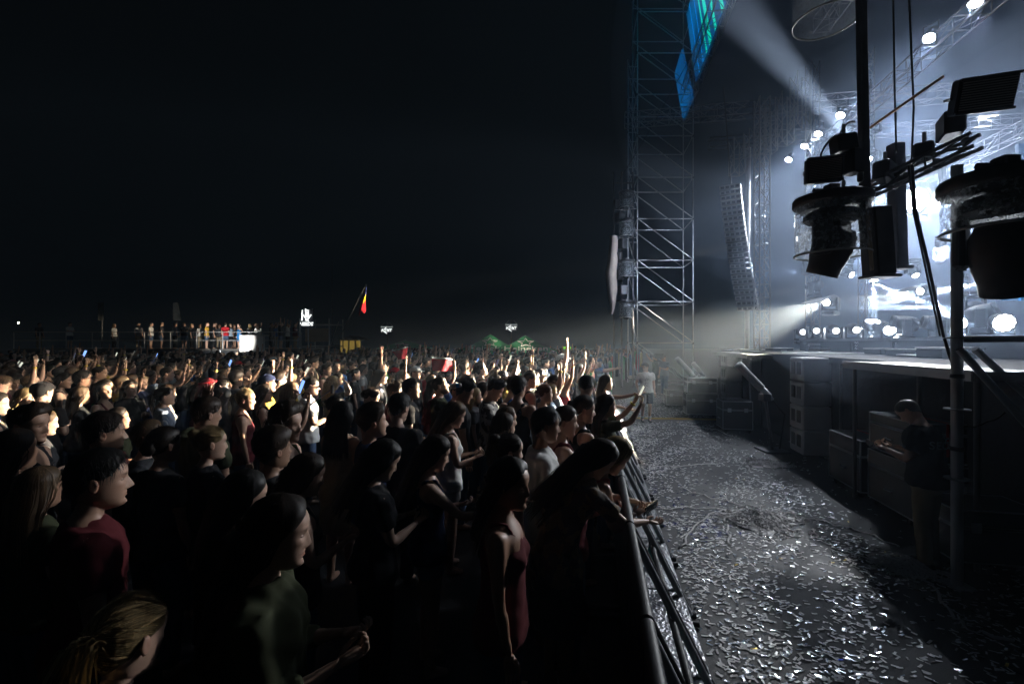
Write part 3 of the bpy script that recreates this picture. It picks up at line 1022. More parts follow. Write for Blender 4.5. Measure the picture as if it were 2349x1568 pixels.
CLOTH_RGB = {'black': (.018, .018, .02), 'charcoal': (.05, .05, .055), 'grey': (.22, .22, .23), 'white': (.72, .72, .70), 'navy': (.02, .03, .08), 'blue': (.03, .10, .32), 'bright blue': (.02, .22, .62), 'pale blue': (.35, .45, .58),
             'red': (.50, .02, .03), 'maroon': (.12, .02, .025), 'pink': (.55, .16, .18), 'olive': (.05, .056, .03), 'green': (.03, .2, .07), 'beige': (.42, .34, .25), 'mustard': (.42, .27, .04), 'denim': (.07, .11, .19), 'light denim': (.22, .29, .4), 'khaki': (.28, .22, .14)}
CLOTH = {n: mat('cloth_' + n.replace(' ', '_'), c, .9, 0, .25, 5, .12, 260, .2) for n, c in CLOTH_RGB.items()}
def pattern_cloth(name, a, b_, kind):
    m, nt, b = newmat(name)
    N, L = nt.nodes, nt.links
    tc = N.new('ShaderNodeTexCoord')
    if kind == 'stripe':
        tx = N.new('ShaderNodeTexWave'); tx.bands_direction = 'Y'; tx.inputs['Scale'].default_value = 22
        fac = tx.outputs['Fac']
    else:
        tx = N.new('ShaderNodeTexNoise'); tx.inputs['Scale'].default_value = 13; tx.inputs['Detail'].default_value = 3
        fac = tx.outputs['Fac']
    L.new(tc.outputs['Object'], tx.inputs['Vector'])
    cr = N.new('ShaderNodeValToRGB'); cr.color_ramp.interpolation = 'CONSTANT' if kind != 'stripe' else 'LINEAR'
    cr.color_ramp.elements[0].color = tuple(a) + (1,); cr.color_ramp.elements[1].color = tuple(b_) + (1,); cr.color_ramp.elements[1].position = .52
    L.new(fac, cr.inputs['Fac']); L.new(cr.outputs['Color'], b.inputs['Base Color'])
    b.inputs['Roughness'].default_value = .85
    return m
CLOTH['striped'] = pattern_cloth('cloth_striped', (.6, .62, .66), (.18, .24, .36), 'stripe')
CLOTH['floral'] = pattern_cloth('cloth_floral', (.45, .42, .38), (.07, .06, .06), 'spot')
CLOTH['woven'] = pattern_cloth('cloth_woven', (.10, .08, .07), (.26, .18, .10), 'spot')

def link_mat(o, m):
    if len(o.data.materials) == 0: o.data.materials.append(None)
    o.material_slots[0].link = 'OBJECT'
    o.material_slots[0].material = m
def child(name, me, parent, m, mtx=None):
    o = bpy.data.objects.new(name, me)
    COL.objects.link(o)
    o.parent = parent
    if mtx is not None: o.matrix_local = mtx
    if m is not None: link_mat(o, m)
    return o
TOPNAME = {'tee': 't_shirt', 'tank': 'tank_top', 'shirt': 'shirt', 'dress': 'dress', 'crop': 'crop_top', 'blouse': 'blouse'}
BOTNAME = {'jeans': 'trousers', 'shorts': 'shorts', 'hot': 'shorts', 'skirt': 'skirt'}
_figs = {}
def get_fig(**kw):
    k = tuple(sorted(kw.items()))
    if k not in _figs: _figs[k] = figure(**kw)
    return _figs[k]
_acc = {}
def cap_mesh():
    if 'cap' not in _acc:
        mb = MB(); n = 24; P = []
        for j in range(8):
            s = j / 7
            for k in range(n):
                t = 2 * PI * k / n
                z = (.04 if abs(t - PI) > 1.2 else .0) + (.118 - .03) * (1 - (1 - s) ** 1.5)
                z = min(z, .1148)
                p = head_surface(np.array(t), np.array(z)); P.append(p + head_normal(p) * (.016 + .004 * s))
        F = [(j * n + k, j * n + (k + 1) % n, (j + 1) * n + (k + 1) % n, (j + 1) * n + k) for j in range(7) for k in range(n)] + [tuple(range(7 * n, 8 * n))]
        mb.add(P, F); _acc['cap'] = mb.mesh('cap', smooth=True)
        mb = MB(); pts = []
        for k in range(9):
            t = -1.05 + 2.1 * k / 8
            p = head_surface(np.array(t), np.array(.032)); p = p + head_normal(p) * .014; pts.append((p[0], p[1]))
        outer = [(.095 + .075 * math.cos(t * .95), .082 * math.sin(t) * 1.05) for t in np.linspace(1.05, -1.05, 9)]
        mb.prism(pts + outer, .030, .036); _acc['visor'] = mb.mesh('visor')
    return _acc['cap'], _acc['visor']
def glasses_mesh():
    if 'gl' not in _acc:
        mb = MB()
        for s in (-1, 1):
            mb.bevbox((.094, s * .031, .002), (.006, .05, .036), .006, rot_m('Z', s * .15))
            mb.tube([(.092, s * .056, .008), (.03, s * .078, .012), (-.02, s * .079, .008)], .0025, 6)
        mb.tube([(.097, -.012, .008), (.099, 0, .011), (.097, .012, .008)], .003, 6)
        _acc['gl'] = mb.mesh('sunglasses')
    return _acc['gl']
def rot_m(ax, a): return Matrix.Rotation(a, 3, ax)
M['glasses'] = mat('dark_glasses', (.01, .012, .02), .12, 0, .1, spec=.8)
M['band_yellow'] = mat('yellow_wristband', (.75, .6, .05), .5)
M['phone'] = mat('phone_shell', (.03, .03, .035), .25, .2)
M['shoe'] = mat('dark_shoe', (.05, .05, .055), .6)
M['sock'] = mat('white_sock', (.7, .7, .68), .9)
_phone = MB().bevbox((0, 0, 0), (.008, .072, .148), .004).mesh('phone')
_screen = MB().box((-.0045, 0, 0), (.001, .064, .136)).mesh('screen')
def person(loc, heading, height, label, fig, skin=0, hair=('short', 'dark', .36, 1, 0.), topc='black', botc='denim', group='people in the crowd', lod=1, cap=None, glasses=False, band=None, shoes=False, cat='person', top='tee', bottom='jeans', headband=None):
    e = bpy.data.objects.new('person', None)
    e.empty_display_size = .2
    COL.objects.link(e)
    k = height / 1.75
    e.location = loc; e.rotation_euler = (0, 0, R(heading)); e.scale = (k, k, k)
    tag(e, label, cat, group)
    child('body', fig['body'], e, SKIN[skin])
    if fig.get('top'): child(TOPNAME[top], fig['top'], e, CLOTH[topc])
    if fig.get('bottom'): child(BOTNAME[bottom], fig['bottom'], e, CLOTH[botc])
    if hair is not None:
        st, c, ln, sd, wv = hair
        child('hair', get_hair(st, lod if lod < 2 else 1, ln, sd, wv), e, HAIR[c], fig['head_M'])
    if cap:
        cm, vm = cap_mesh()
        c = child('cap', cm, e, CLOTH[cap], fig['head_M'])
        child('visor', vm, c, CLOTH[cap])
    if glasses:
        child('sunglasses', glasses_mesh(), e, M['glasses'], fig['head_M'])
    if headband:
        mb = MB()
        P = []
        for kk in range(28):
            t = 2 * PI * kk / 28; z = .075 - .03 * abs(t - PI) / PI * 0
            p = head_surface(np.array(t), np.array(.055 + .02 * math.cos(t)))
            P.append(p + head_normal(p) * .028)
        P.append(P[0]); mb.tube(P, .012, 6, cap=False)
        child('headband', mb.mesh('headband', smooth=True), e, CLOTH[headband], fig['head_M'])
    if band:
        for s in band:
            sh, el, wr, du, df, dh, hk = fig['arm'][s]
            mb = MB().tube([wr - df * .045, wr - df * .025], .034, 12)
            child('wristband', mb.mesh('wristband'), e, M['band_yellow'])
    if shoes:
        for s in fig['shoes']: child('shoe', s, e, M['shoe'])
    return e
def person_matrix(e):
    return Matrix.Translation(e.location) @ e.rotation_euler.to_matrix().to_4x4() @ Matrix.Diagonal((*e.scale, 1))
def held_phone(e, fig, s, label, screen='phone_screen', group='phones held up in the crowd', up=True):
    wr, dh = fig['hand'][s]
    k = unit(dh)
    Mw = person_matrix(e)
    p = Mw @ Vector(wr + k * .10)
    o = bpy.data.objects.new('phone', _phone)
    COL.objects.link(o); link_mat(o, M['phone'])
    d = (Mw.to_3x3() @ Vector(k)).normalized()
    f = Vector((math.cos(e.rotation_euler.z), math.sin(e.rotation_euler.z), 0))
    x = (f - d * f.dot(d)); x = x.normalized() if x.length > .05 else Vector((0, 0, 1))
    y = d.cross(x)
    rt = Matrix((x, y, d)).transposed()
    o.location = p + d * .05 + x * .025; o.rotation_euler = rt.to_euler()
    tag(o, label, 'phone', group)
    c = bpy.data.objects.new('screen', _screen); COL.objects.link(c); c.parent = o; link_mat(c, M[screen])
    return o

CLOTH['flag_blue'] = mat('cloth_flag_blue', (.10, .18, .75), .8); CLOTH['flag_yellow'] = mat('cloth_flag_yellow', (.75, .55, .02), .8); CLOTH['flag_red'] = mat('cloth_flag_red', (.6, .015, .03), .8)
CLOTH['palegrey'] = mat('cloth_pale_grey', (.55, .53, .52), .9, 0, .15, 6, .3, 100); CLOTH['steel'] = mat('cloth_steel', (.2, .23, .28), .9)
M['gold'] = mat('gold_chain', (.75, .5, .15), .22, .9); M['booth'] = emit('lit_booth_wall', (.75, .5, .1), .25); M['print_grey'] = mat('grey_print', (.3, .32, .32), .8); M['phone_bright'] = emit('lit_phone_screen_bright', (1., .9, .65), 1.2)

# ================================================================== ground
mb = MB().add([(-160, -40, 0), (160, -40, 0), (160, 160, 0), (-160, 160, 0)], [(0, 1, 2, 3)])
g = part('ground', mb, M['asphalt']); tag(g, kind='structure')

# ================================================================== crowd barrier
def barrier_section(a0, idx, n):
    p = S(a0, 0)
    where = 'nearest the camera' if idx == 0 else '%s counted from the camera' % ('', 'second', 'third', 'fourth', 'fifth', 'sixth', 'seventh', 'eighth', 'ninth', 'tenth', 'eleventh', 'twelfth', 'last')[idx] if idx < n - 1 else 'farthest from the camera'
    t = thing('barrier_section', p, 'black steel crowd barrier section %s along the pit' % where, 'barrier', 'crowd barrier sections')
    L_ = 1.0
    e = 0.012
    A = lambda da, b, z: S(a0 + da, b, z)
    mb = MB()
    mb.add([A(e, 0, .06), A(L_ - e, 0, .06), A(L_ - e, 0, 1.12), A(e, 0, 1.12), A(e, .03, .06), A(L_ - e, .03, .06), A(L_ - e, .03, 1.12), A(e, .03, 1.12)],
           [(0, 1, 2, 3), (7, 6, 5, 4), (3, 2, 6, 7), (0, 4, 5, 1), (0, 3, 7, 4), (1, 5, 6, 2)])
    part('panel', mb, M['rail'], t)
    pipe('top_rail', A(e, .015, 1.15), A(L_ - e, .015, 1.15), .030, M['rail'], t, 12)
    pipe('middle_rail', A(e, .26, .62), A(L_ - e, .26, .62), .022, M['rail'], t)
    pipe('lower_rail', A(e, .52, .12), A(L_ - e, .52, .12), .022, M['rail'], t)
    for d in (.06, .94):
        pipe('brace', A(d, .03, 1.12), A(d, .55, .10), .024, M['steel'] if d > .5 else M['rail'], t)
        pipe('base_tube', A(d, -.45, .03), A(d, .62, .03), .025, M['rail'], t)
    mb = MB()
    mb.add([A(e, .10, .25), A(L_ - e, .10, .25), A(L_ - e, .50, .25), A(e, .50, .25), A(e, .10, .22), A(L_ - e, .10, .22), A(L_ - e, .50, .22), A(e, .50, .22)],
           [(0, 1, 2, 3), (7, 6, 5, 4), (3, 2, 6, 7), (0, 4, 5, 1), (0, 3, 7, 4), (1, 5, 6, 2)])
    part('step', mb, M['tread'], t)
    return t
NB = 13
for i in range(NB): barrier_section(.9 + i * 1.0, i, NB)

# ================================================================== stage
stage = thing('stage', S(10, 6), 'long dark stage platform with a pale deck edge beside the pit', 'stage')
def sbox(mb, a0, a1, b0, b1, z0, z1):
    P = [S(a, b, z) for z in (z0, z1) for a, b in ((a0, b0), (a1, b0), (a1, b1), (a0, b1))]
    return mb.add(P, [(3, 2, 1, 0), (4, 5, 6, 7), (0, 1, 5, 4), (1, 2, 6, 5), (2, 3, 7, 6), (3, 0, 4, 7)])
FB = 4.15
part('skirt', sbox(MB(), 1.0, 17.2, FB + .06, 16, .0, 1.89), M['skirt'], stage)
for i in range(8):
    a0 = 1.0 + i * 2.03
    part('deck_panel', sbox(MB(), a0, a0 + 2.02, FB, FB + 2.0, 1.895, 2.01), M['deck_dark'], stage)
    part('deck_panel', sbox(MB(), a0, a0 + 2.02, FB + 2.01, 16, 1.895, 2.01), M['deck_dark'], stage)
for i in range(9):
    a0 = 1.0 + i * 2.03
    pipe('leg', S(a0, FB - .02, 0), S(a0, FB - .02, 1.895), .025, M['darkmetal'], stage)
# small thrust decks that stick out over the pit
def thrust(a0, a1, b0, z, lab):
    t = thing('thrust_deck', S(a0, b0), lab, 'platform', 'decks sticking out over the pit')
    part('deck_panel', sbox(MB(), a0, a1, b0, FB - .01, z - .09, z), M['deck'], t)
    part('edge_trim', sbox(MB(), a0, a1, b0 - .02, b0 - .003, z - .10, z + .01), M['alu'], t)
    for a in (a0 + .1, a1 - .1):
        pipe('leg', S(a, b0 + .1, 0), S(a, b0 + .1, z - .09), .025, M['darkmetal'], t)
thrust(5.2, 7.6, 3.45, 2.01, 'pale wedge of decking jutting out nearest the leaning scaffold tubes')
thrust(12.4, 15.6, 3.55, 1.98, 'far pale decking jutting out above the white speaker stack')

# speakers under the deck edge (white louvred stack)
def speaker_stack(a, b, n, lab, w=.62, h=.46, m='palegrey'):
    p = S(a, b)
    t = thing('speaker_stack', p, lab, 'speaker', 'speaker stacks under the deck')
    Rm = Matrix.Rotation(YAW_U - PI / 2, 3, 'Z')
    for i in range(n):
        z = .12 + i * (h + .012)
        c = S(a, b, z + h / 2)
        o = part('speaker_cabinet', MB().bevbox(c, (.5, w, h), .02, Rm), M[m], t)
        for s in (-.13, .13):
            q = c + U * s - V * .252 + Vector((0, 0, .02))
            part('port', MB().bevbox(q, (.012, .17, .24), .005, Rm), M['black'], o)
    return t
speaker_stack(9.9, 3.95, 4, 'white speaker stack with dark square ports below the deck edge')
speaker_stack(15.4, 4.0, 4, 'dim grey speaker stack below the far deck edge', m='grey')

# flight cases, each with aluminium edges, latches and a handle
def flight_case(pos, size, lab, yaw=YAW_U - PI / 2, strap=None, m='case', z0=0.0):
    pos = Vector((pos[0], pos[1], z0))
    t = thing('flight_case', pos, lab, 'flight case', 'flight cases')
    Rm = Matrix.Rotation(yaw, 3, 'Z')
    w, d, h = size
    T = lambda x, y, z: pos + Rm @ Vector((x, y, z))
    wheels = z0 == 0.0
    zb = .09 if wheels else .002
    lid = h * .72
    part('body', MB().bevbox(T(0, 0, zb + (lid - zb) / 2), (w, d, lid - zb - .004), .006, Rm), M[m], t)
    part('lid', MB().bevbox(T(0, 0, (lid + h) / 2), (w, d, h - lid - .004), .006, Rm), M[m], t)
    e = .018
    for sx in (-1, 1):
        for sy in (-1, 1):
            pipe('corner_edge', T(sx * w / 2, sy * d / 2, zb), T(sx * w / 2, sy * d / 2, h), e * .6, M['alu'], t, 8)
    for z in (zb + .01, lid - .01, lid + .012, h - .004):
        for s in (-1, 1):
            pipe('edge', T(-w / 2, s * d / 2, z), T(w / 2, s * d / 2, z), e * .5, M['alu'], t, 8)
            pipe('edge', T(s * w / 2, -d / 2, z), T(s * w / 2, d / 2, z), e * .5, M['alu'], t, 8)
    for s in (-1, 1):
        for fx in ((-w * .28), (w * .28)):
            part('latch', MB().bevbox(T(fx, s * (d / 2 + .006), lid), (.09, .012, .10), .004, Rm), M['steel'], t)
        part('handle', MB().tube([T(s * (w / 2 + .004), -.07, lid * .6), T(s * (w / 2 + .03), -.07, lid * .58), T(s * (w / 2 + .03), .07, lid * .58), T(s * (w / 2 + .004), .07, lid * .6)], .008, 6), M['steel'], t)
    if wheels:
        for sx in (-1, 1):
            for sy in (-1, 1):
                part('wheel', MB().lathe([(.045, -.018), (.05, -.01), (.05, .01), (.045, .018)], 14, Matrix.Translation(T(sx * w * .4, sy * d * .38, .05)) @ Matrix.Rotation(PI / 2, 4, 'X')), M['black'], t, True)
    if strap is not None:
        q = MB()
        for s in (-1, 1):
            q.box(T(strap, s * (d / 2 + .016), h / 2 + .05), (.03, .004, h - .1), Rm)
        q.box(T(strap, 0, h + .012), (.03, d + .03, .004), Rm)
        part('strap', q, M['red'], t)
    return t
flight_case(S(6.85, 3.95), (.62, .95, .78), 'low flight case with pale edges, nearest the staff member in the pit')
flight_case(S(6.85, 3.95), (.60, .92, .50), 'smaller flight case stacked on top, nearest the staff member', z0=.80, strap=.05)
flight_case(S(7.9, 3.9), (.60, .9, .85), 'flight case with a red strap behind the nearest stacked pair', strap=.1)
flight_case(S(5.55, 3.75), (.8, .55, .62), 'flight case with a round handle right behind the staff member\'s legs')
flight_case(S(14.9, 2.95), (.9, .6, .72), 'lower of two distant flight cases behind the standing man in shorts')
flight_case(S(14.9, 2.95), (.85, .58, .46), 'upper of two distant flight cases behind the standing man in shorts', z0=.74)
flight_case(S(12.6, 3.3), (.7, .6, .8), 'dark flight case below the slanted grey barrel nearest the camera')
flight_case(S(17.0, 2.6), (.8, .6, .6), 'farthest low flight case beside the scaffold tower foot')

# confetti cannons: a slanted grey barrel on a small stand
def cannon(base, tip, r, lab):
    base, tip = Vector(base), Vector(tip)
    t = thing('confetti_cannon', (base.x, base.y, 0), lab, 'cannon', 'confetti cannons by the stage')
    d = (tip - base).normalized()
    part('barrel', MB().tube([base + d * .35, base + d * .36, tip - d * .03, tip], [r * .7, r, r, r * 1.05], 18), M['palegrey'], t, True)
    part('valve', MB().tube([base, base + d * .1, base + d * .12, base + d * .35], [r * .4, r * .45, r * .75, r * .75], 14), M['steel'], t, True)
    part('gas_hose', MB().tube([base - d * .02, base - d * .3 + Vector((.05, 0, -.12)), Vector((base.x + .15, base.y, .05))], .015, 8), M['cable'], t)
    part('stand', MB().box(base + d * .25 - Vector((0, 0, .12)), (.16, .2, .14)).tube([base + d * .25, Vector((base.x, base.y, .03))], .03, 8).box((base.x, base.y, .02), (.5, .5, .035)), M['darkmetal'], t)
cannon(at(1598, 868, 15.5), at(1553, 822, 15.2), .085, 'bright slanted grey confetti barrel left of the dim one')
cannon(at(1618, 868, 15.0), at(1590, 833, 14.8), .075, 'dim slanted confetti barrel between two brighter ones')
cannon(at(1772, 916, 9.6), at(1693, 836, 9.5), .085, 'long slanted grey confetti barrel nearest the camera')

# yellow cable ramps across the pit
def cable_ramp(y_px, x0, x1, lab):
    p0, p1 = ground_at(x0, y_px), ground_at(x1, y_px + 8)
    d = (p1 - p0).normalized(); s = Vector((-d.y, d.x, 0))
    t = thing('cable_ramp', p0, lab, 'cable ramp', 'cable ramps across the pit')
    Z = Vector((0, 0, 1))
    sec = [(-.22, .004), (-.10, .045), (.10, .045), (.22, .004)]
    vs_ = [p + s * a + Z * z for p in (p0, p1) for a, z in sec]
    part('ramp_body', MB().add(vs_, [(0, 1, 2, 3), (7, 6, 5, 4), (0, 4, 5, 1), (1, 5, 6, 2), (2, 6, 7, 3), (3, 7, 4, 0)]), M['black'], t)
    for a in (-.075, .075):
        part('yellow_lid', MB().box((p0 + p1) / 2 + s * a + Z * .052, ((p1 - p0).length, .09, .01), Matrix.Rotation(math.atan2(d.y, d.x), 3, 'Z')), M['yellow'], t)
cable_ramp(962, 1446, 1900, 'nearer cable ramp with two yellow lids across the pit')

# ================================================================== trusses, towers and roof
def truss(name, p0, p1, w, lab, cat='truss', group='lighting trusses', bay=None, r=.024, m='alu', tri=False):
    p0, p1 = Vector(p0), Vector(p1)
    t = thing(name, p0, lab, cat, group)
    d = (p1 - p0).normalized()
    a = d.cross(Vector((0, 0, 1)) if abs(d.z) < .9 else Vector((0, 1, 0))).normalized()
    b = d.cross(a)
    corners = [a * w / 2 + b * w / 2, -a * w / 2 + b * w / 2, -a * w / 2 - b * w / 2, a * w / 2 - b * w / 2]
    for c in corners:
        pipe('chord', p0 + c, p1 + c, r, M[m], t, 8)
    L_ = (p1 - p0).length
    bay = bay or w
    n = max(2, int(L_ / bay))
    mb = MB()
    for i in range(n):
        q0, q1 = p0 + d * (L_ * i / n), p0 + d * (L_ * (i + 1) / n)
        for k in range(4):
            c0, c1 = corners[k], corners[(k + 1) % 4]
            if i % 2: c0, c1 = c1, c0
            mb.tube([q0 + c0, q1 + c1], r * .55, 5, cap=False)
            mb.tube([q0 + c0, q0 + c1], r * .5, 5, cap=False)
    part('lacing', mb, M[m], t)
    return t
# scaffold tower beside the stage
def scaffold(x0, x1, Y, depth, levels, bay, lab, zb=0.0, diag=True, group='scaffold towers', r=.028):
    base = Vector((x0, Y, zb))
    t = thing('scaffold_tower', base, lab, 'scaffold', group)
    H = levels * bay
    cols = [(x0, Y), (x1, Y), (x0 + .35, Y + depth), (x1 + .35, Y + depth)]
    for x, y in cols:
        pipe('standard', (x, y, zb), (x, y, zb + H + .4), r * 1.1, M['steel'], t)
    for i in range(levels + 1):
        z = zb + i * bay + .25
        if z > zb + H: z = zb + H
        pipe('ledger', (x0, Y, z), (x1, Y, z), r, M['steel'], t)
        pipe('ledger', (cols[2][0], Y + depth, z), (cols[3][0], Y + depth, z), r, M['steel'], t)
        pipe('transom', (x0, Y, z), (cols[2][0], Y + depth, z), r, M['steel'], t)
        pipe('transom', (x1, Y, z), (cols[3][0], Y + depth, z), r, M['steel'], t)
        if diag and i < levels:
            pipe('diagonal_brace', (x0, Y - .04, z + bay), (x1, Y - .04, z + .02), r * .9, M['steel'], t)
            pipe('diagonal_brace', (cols[2][0], Y + depth, z + bay), (cols[3][0], Y + depth, z), r * .9, M['steel'], t)
            for x, y in cols[:2]:
                part('coupler', MB().lathe([(r * 1.7, 0), (r * 1.7, .1)], 8, Matrix.Translation((x, y, z - .05))), M['darkmetal'], t)
    return t
p = at(1462, 784, 22); q = at(1590, 784, 22)
scaffold(p.x, q.x, 22, 2.2, 10, 2.0, 'tall steel scaffold tower with diagonal braces left of the stage')
scaffold(at(1440, 784, 26).x, at(1462, 784, 26).x, 26, 1.2, 9, 2.0, 'narrow dim scaffold behind the hanging covered lamps', r=.024)

# square truss mast left of the hanging lamps
truss('truss_mast', at(1748, 784, 15.0) * 1 + Vector((0, 0, -.3)), at(1748, 226, 15.0), .34, 'upright square aluminium truss mast beside the curved speaker column', bay=.42, group='truss masts')
truss('roof_truss', S(22, 3.9, 13.6), S(6, 3.9, 13.6), .6, 'long truss carrying the lower edge of the blue screen', bay=.8)
truss('roof_truss', S(21, 4.6, 12.2), S(21, 20, 12.2), .55, 'high cross truss behind the scaffold tower top', m='darkmetal', bay=.7, r=.022)
truss('roof_truss', S(21, 4.6, 10.9), S(21, 18, 10.9), .4, 'second cross truss just below the high one', m='darkmetal', bay=.7, r=.02)
truss('roof_truss', S(20.5, 1.0, 12.0), S(20.5, 6.0, 12.0), .5, 'short truss stub crossing the scaffold tower top', bay=.6, r=.02)
truss('roof_truss', S(21, 9.0, 15.5), S(8, 9.0, 15.5), .6, 'overhead truss above the row of small round lamps', m='darkmetal', bay=.8, r=.022)
truss('lamp_truss', S(19, 7.75, 9.35), S(7, 7.75, 9.35), .35, 'truss carrying the row of small round lit lamps', m='darkmetal', bay=.5, r=.02)
truss('roof_truss', S(26, 13, 9.0), S(8, 13, 9.0), .4, 'dim upstage truss over the moving lamp heads', m='darkmetal', bay=.6, r=.02)
for i, (a, b) in enumerate(((17.5, 7.2), (17.0, 8.6))):
    truss('truss_mast', S(a, b, 2.02), S(a, b, 12), .3, ('thin truss mast behind the square mast', 'thin truss mast right of the rear one')[i], bay=.45, r=.018, group='truss masts')
# stepped box trusses rising to the right
for i, (x, y0, y1, Yd) in enumerate(((1690, 320, 400, 17), (1725, 300, 360, 16.5), (1763, 250, 350, 16), (1800, 215, 330, 15.5), (1835, 170, 290, 15))):
    truss('roof_truss', at(x, y1, Yd), at(x, y0, Yd), .4, 'short hanging truss drop, %s of the stepped row' % ('lowest', 'second lowest', 'middle one', 'second highest', 'highest')[i], bay=.5, r=.02, group='stepped truss drops')

# blue LED header screen above the stage front
def led_screen(a0, a1, b, z0, z1, slant, lab, name='led_screen', stripes=(), mod=2.2, group='blue LED screens', flip=False):
    t = thing(name, S(a0, b, z0), lab, 'LED screen', group)
    L_ = a1 - a0
    n = max(1, int(round(L_ / mod))); rows = 2 if z1 - z0 > 3 else 1
    P = lambda a, z, o=0.0: S(a0 + a + slant * (z - z0) / (z1 - z0), b + o, z)
    for i in range(n):
        for j in range(rows):
            u0, u1 = L_ * i / n + .006, L_ * (i + 1) / n - .006
            w0, w1 = z0 + (z1 - z0) * j / rows + .006, z0 + (z1 - z0) * (j + 1) / rows - .006
            vs_ = [P(u0, w0), P(u1, w0), P(u1, w1), P(u0, w1), P(u0, w0, .1), P(u1, w0, .1), P(u1, w1, .1), P(u0, w1, .1)]
            part('led_panel', MB().add(vs_, [(0, 1, 2, 3), (7, 6, 5, 4), (3, 2, 6, 7), (0, 4, 5, 1), (0, 3, 7, 4), (1, 5, 6, 2)]), M['screen'], t)
    for u, w, mm in stripes:
        vs_ = [P(u, z0 + .02, -.006), P(u + w, z0 + .02, -.006), P(u + w, z1 - .02, -.006), P(u, z1 - .02, -.006)]
        vs_ += [v + V * .004 for v in vs_]
        part('lit_stripe', MB().add(vs_, [(0, 1, 2, 3), (7, 6, 5, 4), (3, 2, 6, 7), (0, 4, 5, 1), (0, 3, 7, 4), (1, 5, 6, 2)]), M[mm], t)
    return t
led_screen(8, 21.5, 4.15, 13.9, 18.5, 2.2, 'large blue LED screen with cyan stripes high over the stage front', stripes=((8.85, .3, 'cyan_stripe'), (9.85, .25, 'cyan_stripe'), (10.6, .35, 'cyan_stripe'), (11.3, .15, 'cyan_stripe'), (11.95, .08, 'blue_stripe'), (12.7, .1, 'blue_stripe')))
led_screen(22.4, 24.6, 4.15, 13.7, 17.6, 2.6, 'small slanted blue LED screen at the far end of the large one')
# upstage blue screens at the right edge
def back_screen(x0, x1, y0, y1, Y, lab):
    t = thing('led_wall', at(x0, y1, Y), lab, 'LED screen', 'blue LED walls at the back of the stage')
    n = 2; m_ = max(2, int((y1 - y0) / 60))
    for i in range(n):
        for j in range(m_):
            xa, xb = x0 + (x1 - x0) * i / n, x0 + (x1 - x0) * (i + 1) / n
            ya, yb = y0 + (y1 - y0) * j / m_, y0 + (y1 - y0) * (j + 1) / m_
            c = (at(xa, ya, Y) + at(xb, yb, Y)) / 2
            s = at(xb, yb, Y) - at(xa, ya, Y)
            part('led_panel', MB().box(c, (s.x - .02, .1, abs(s.z) - .02)), M['screen'], t)
    for k, xx in enumerate((x0 + (x1 - x0) * .28, x0 + (x1 - x0) * .82)):
        a, b = at(xx - 3, y1, Y), at(xx + 3, y0, Y)
        part('lit_stripe', MB().box((a + b) / 2 - Vector((0, .06, 0)), (b.x - a.x, .01, b.z - a.z)), M['blue_stripe'], t)
back_screen(2300, 2420, 520, 690, 13, 'blue LED wall at the right edge of the photo')
back_screen(2332, 2440, 330, 380, 13.5, 'small blue LED strip above the wall at the right edge')

# ---- line array: curved hanging column of speaker boxes ------------
def line_array(lab):
    n = 24
    top = at(1678, 440, 16.5)
    t = thing('line_array', top, lab, 'speaker column')
    for i in range(n):
        f = i / (n - 1)
        x = 1676 + 34 * f ** 1.35 + 6 * f
        y = 432 + 272 * f
        c = at(x, y, 16.5)
        tilt = R(-4 - 12 * f ** 2)
        Rm = Matrix.Rotation(YAW_U - PI / 2 + R(68), 3, 'Z') @ Matrix.Rotation(tilt, 3, 'Y')
        o = part('speaker_box', MB().bevbox(c, (.5, .95 * .72, .158), .012, Rm), M['grey'], t)
        for s in (-.24, -.08, .08, .24):
            part('grille_slot', MB().box(c + Rm @ Vector((-.252, s, 0)), (.01, .11, .085), Rm), M['black'], o)
    pipe('hanging_chain', top + Vector((0, 0, 0)), at(1660, 200, 16.5), .02, M['darkmetal'], t)
    return t
line_array('curved hanging column of pale speaker boxes beside the truss mast')
# pale upright strip beside it
strip = thing('light_strip', at(1715, 800, 17.2), 'tall pale upright tube standing behind the curved speaker column', 'light strip')
part('tube', MB().tube([at(1713, 800, 17.2), at(1717, 340, 17.2)], .085, 14), M['palegrey'], strip, True)
part('cap', MB().tube([at(1717, 340, 17.2), at(1717, 334, 17.2)], .1, 14), M['darkmetal'], strip, True)

# ================================================================== lamps
def par_can(pos, aim_to, lab, watt, deg, r=.13, group='small round LED lamps on the truss', soft=False, hang=True, blend=.4, lens='lens'):
    pos = Vector(pos)
    t = thing('par_lamp', pos, lab, 'lamp', group)
    d = (Vector(aim_to) - pos).normalized()
    A = Matrix.Translation(pos) @ aim(d).to_4x4()
    part('housing', MB().lathe([(r * .55, -.30), (r * .8, -.26), (r * 1.02, -.10), (r * 1.08, .0), (r * 1.08, .03), (r * .98, .03), (r * .98, .0)], 20, A), M['black'], t, True)
    # ring of single LED lenses
    mb = MB()
    mb.lathe([(r * .20, .012), (r * .16, .02)], 8, A)
    for ring, k in ((.46, 7), (.78, 12)):
        for i in range(k):
            th = 2 * PI * i / k
            mb.lathe([(r * .17, .012), (r * .13, .02)], 6, A @ Matrix.Translation((r * ring * math.cos(th), r * ring * math.sin(th), 0)))
    part('led_face', mb, M[lens], t)
    side = d.cross(Vector((0, 0, 1))).normalized()
    yo = Vector((0, 0, .26 if hang else -.26))
    part('yoke', MB().tube([pos - d * .1 + side * r * 1.15, pos - d * .1 + side * r * 1.15 + yo, pos - d * .1 - side * r * 1.15 + yo, pos - d * .1 - side * r * 1.15], .014, 6), M['darkmetal'], t)
    if watt:
        lamp('lamp_light', pos + d * .06, aim_to, watt, deg, t, blend, (.80, .88, 1.0), radius=r * .7)
    return t
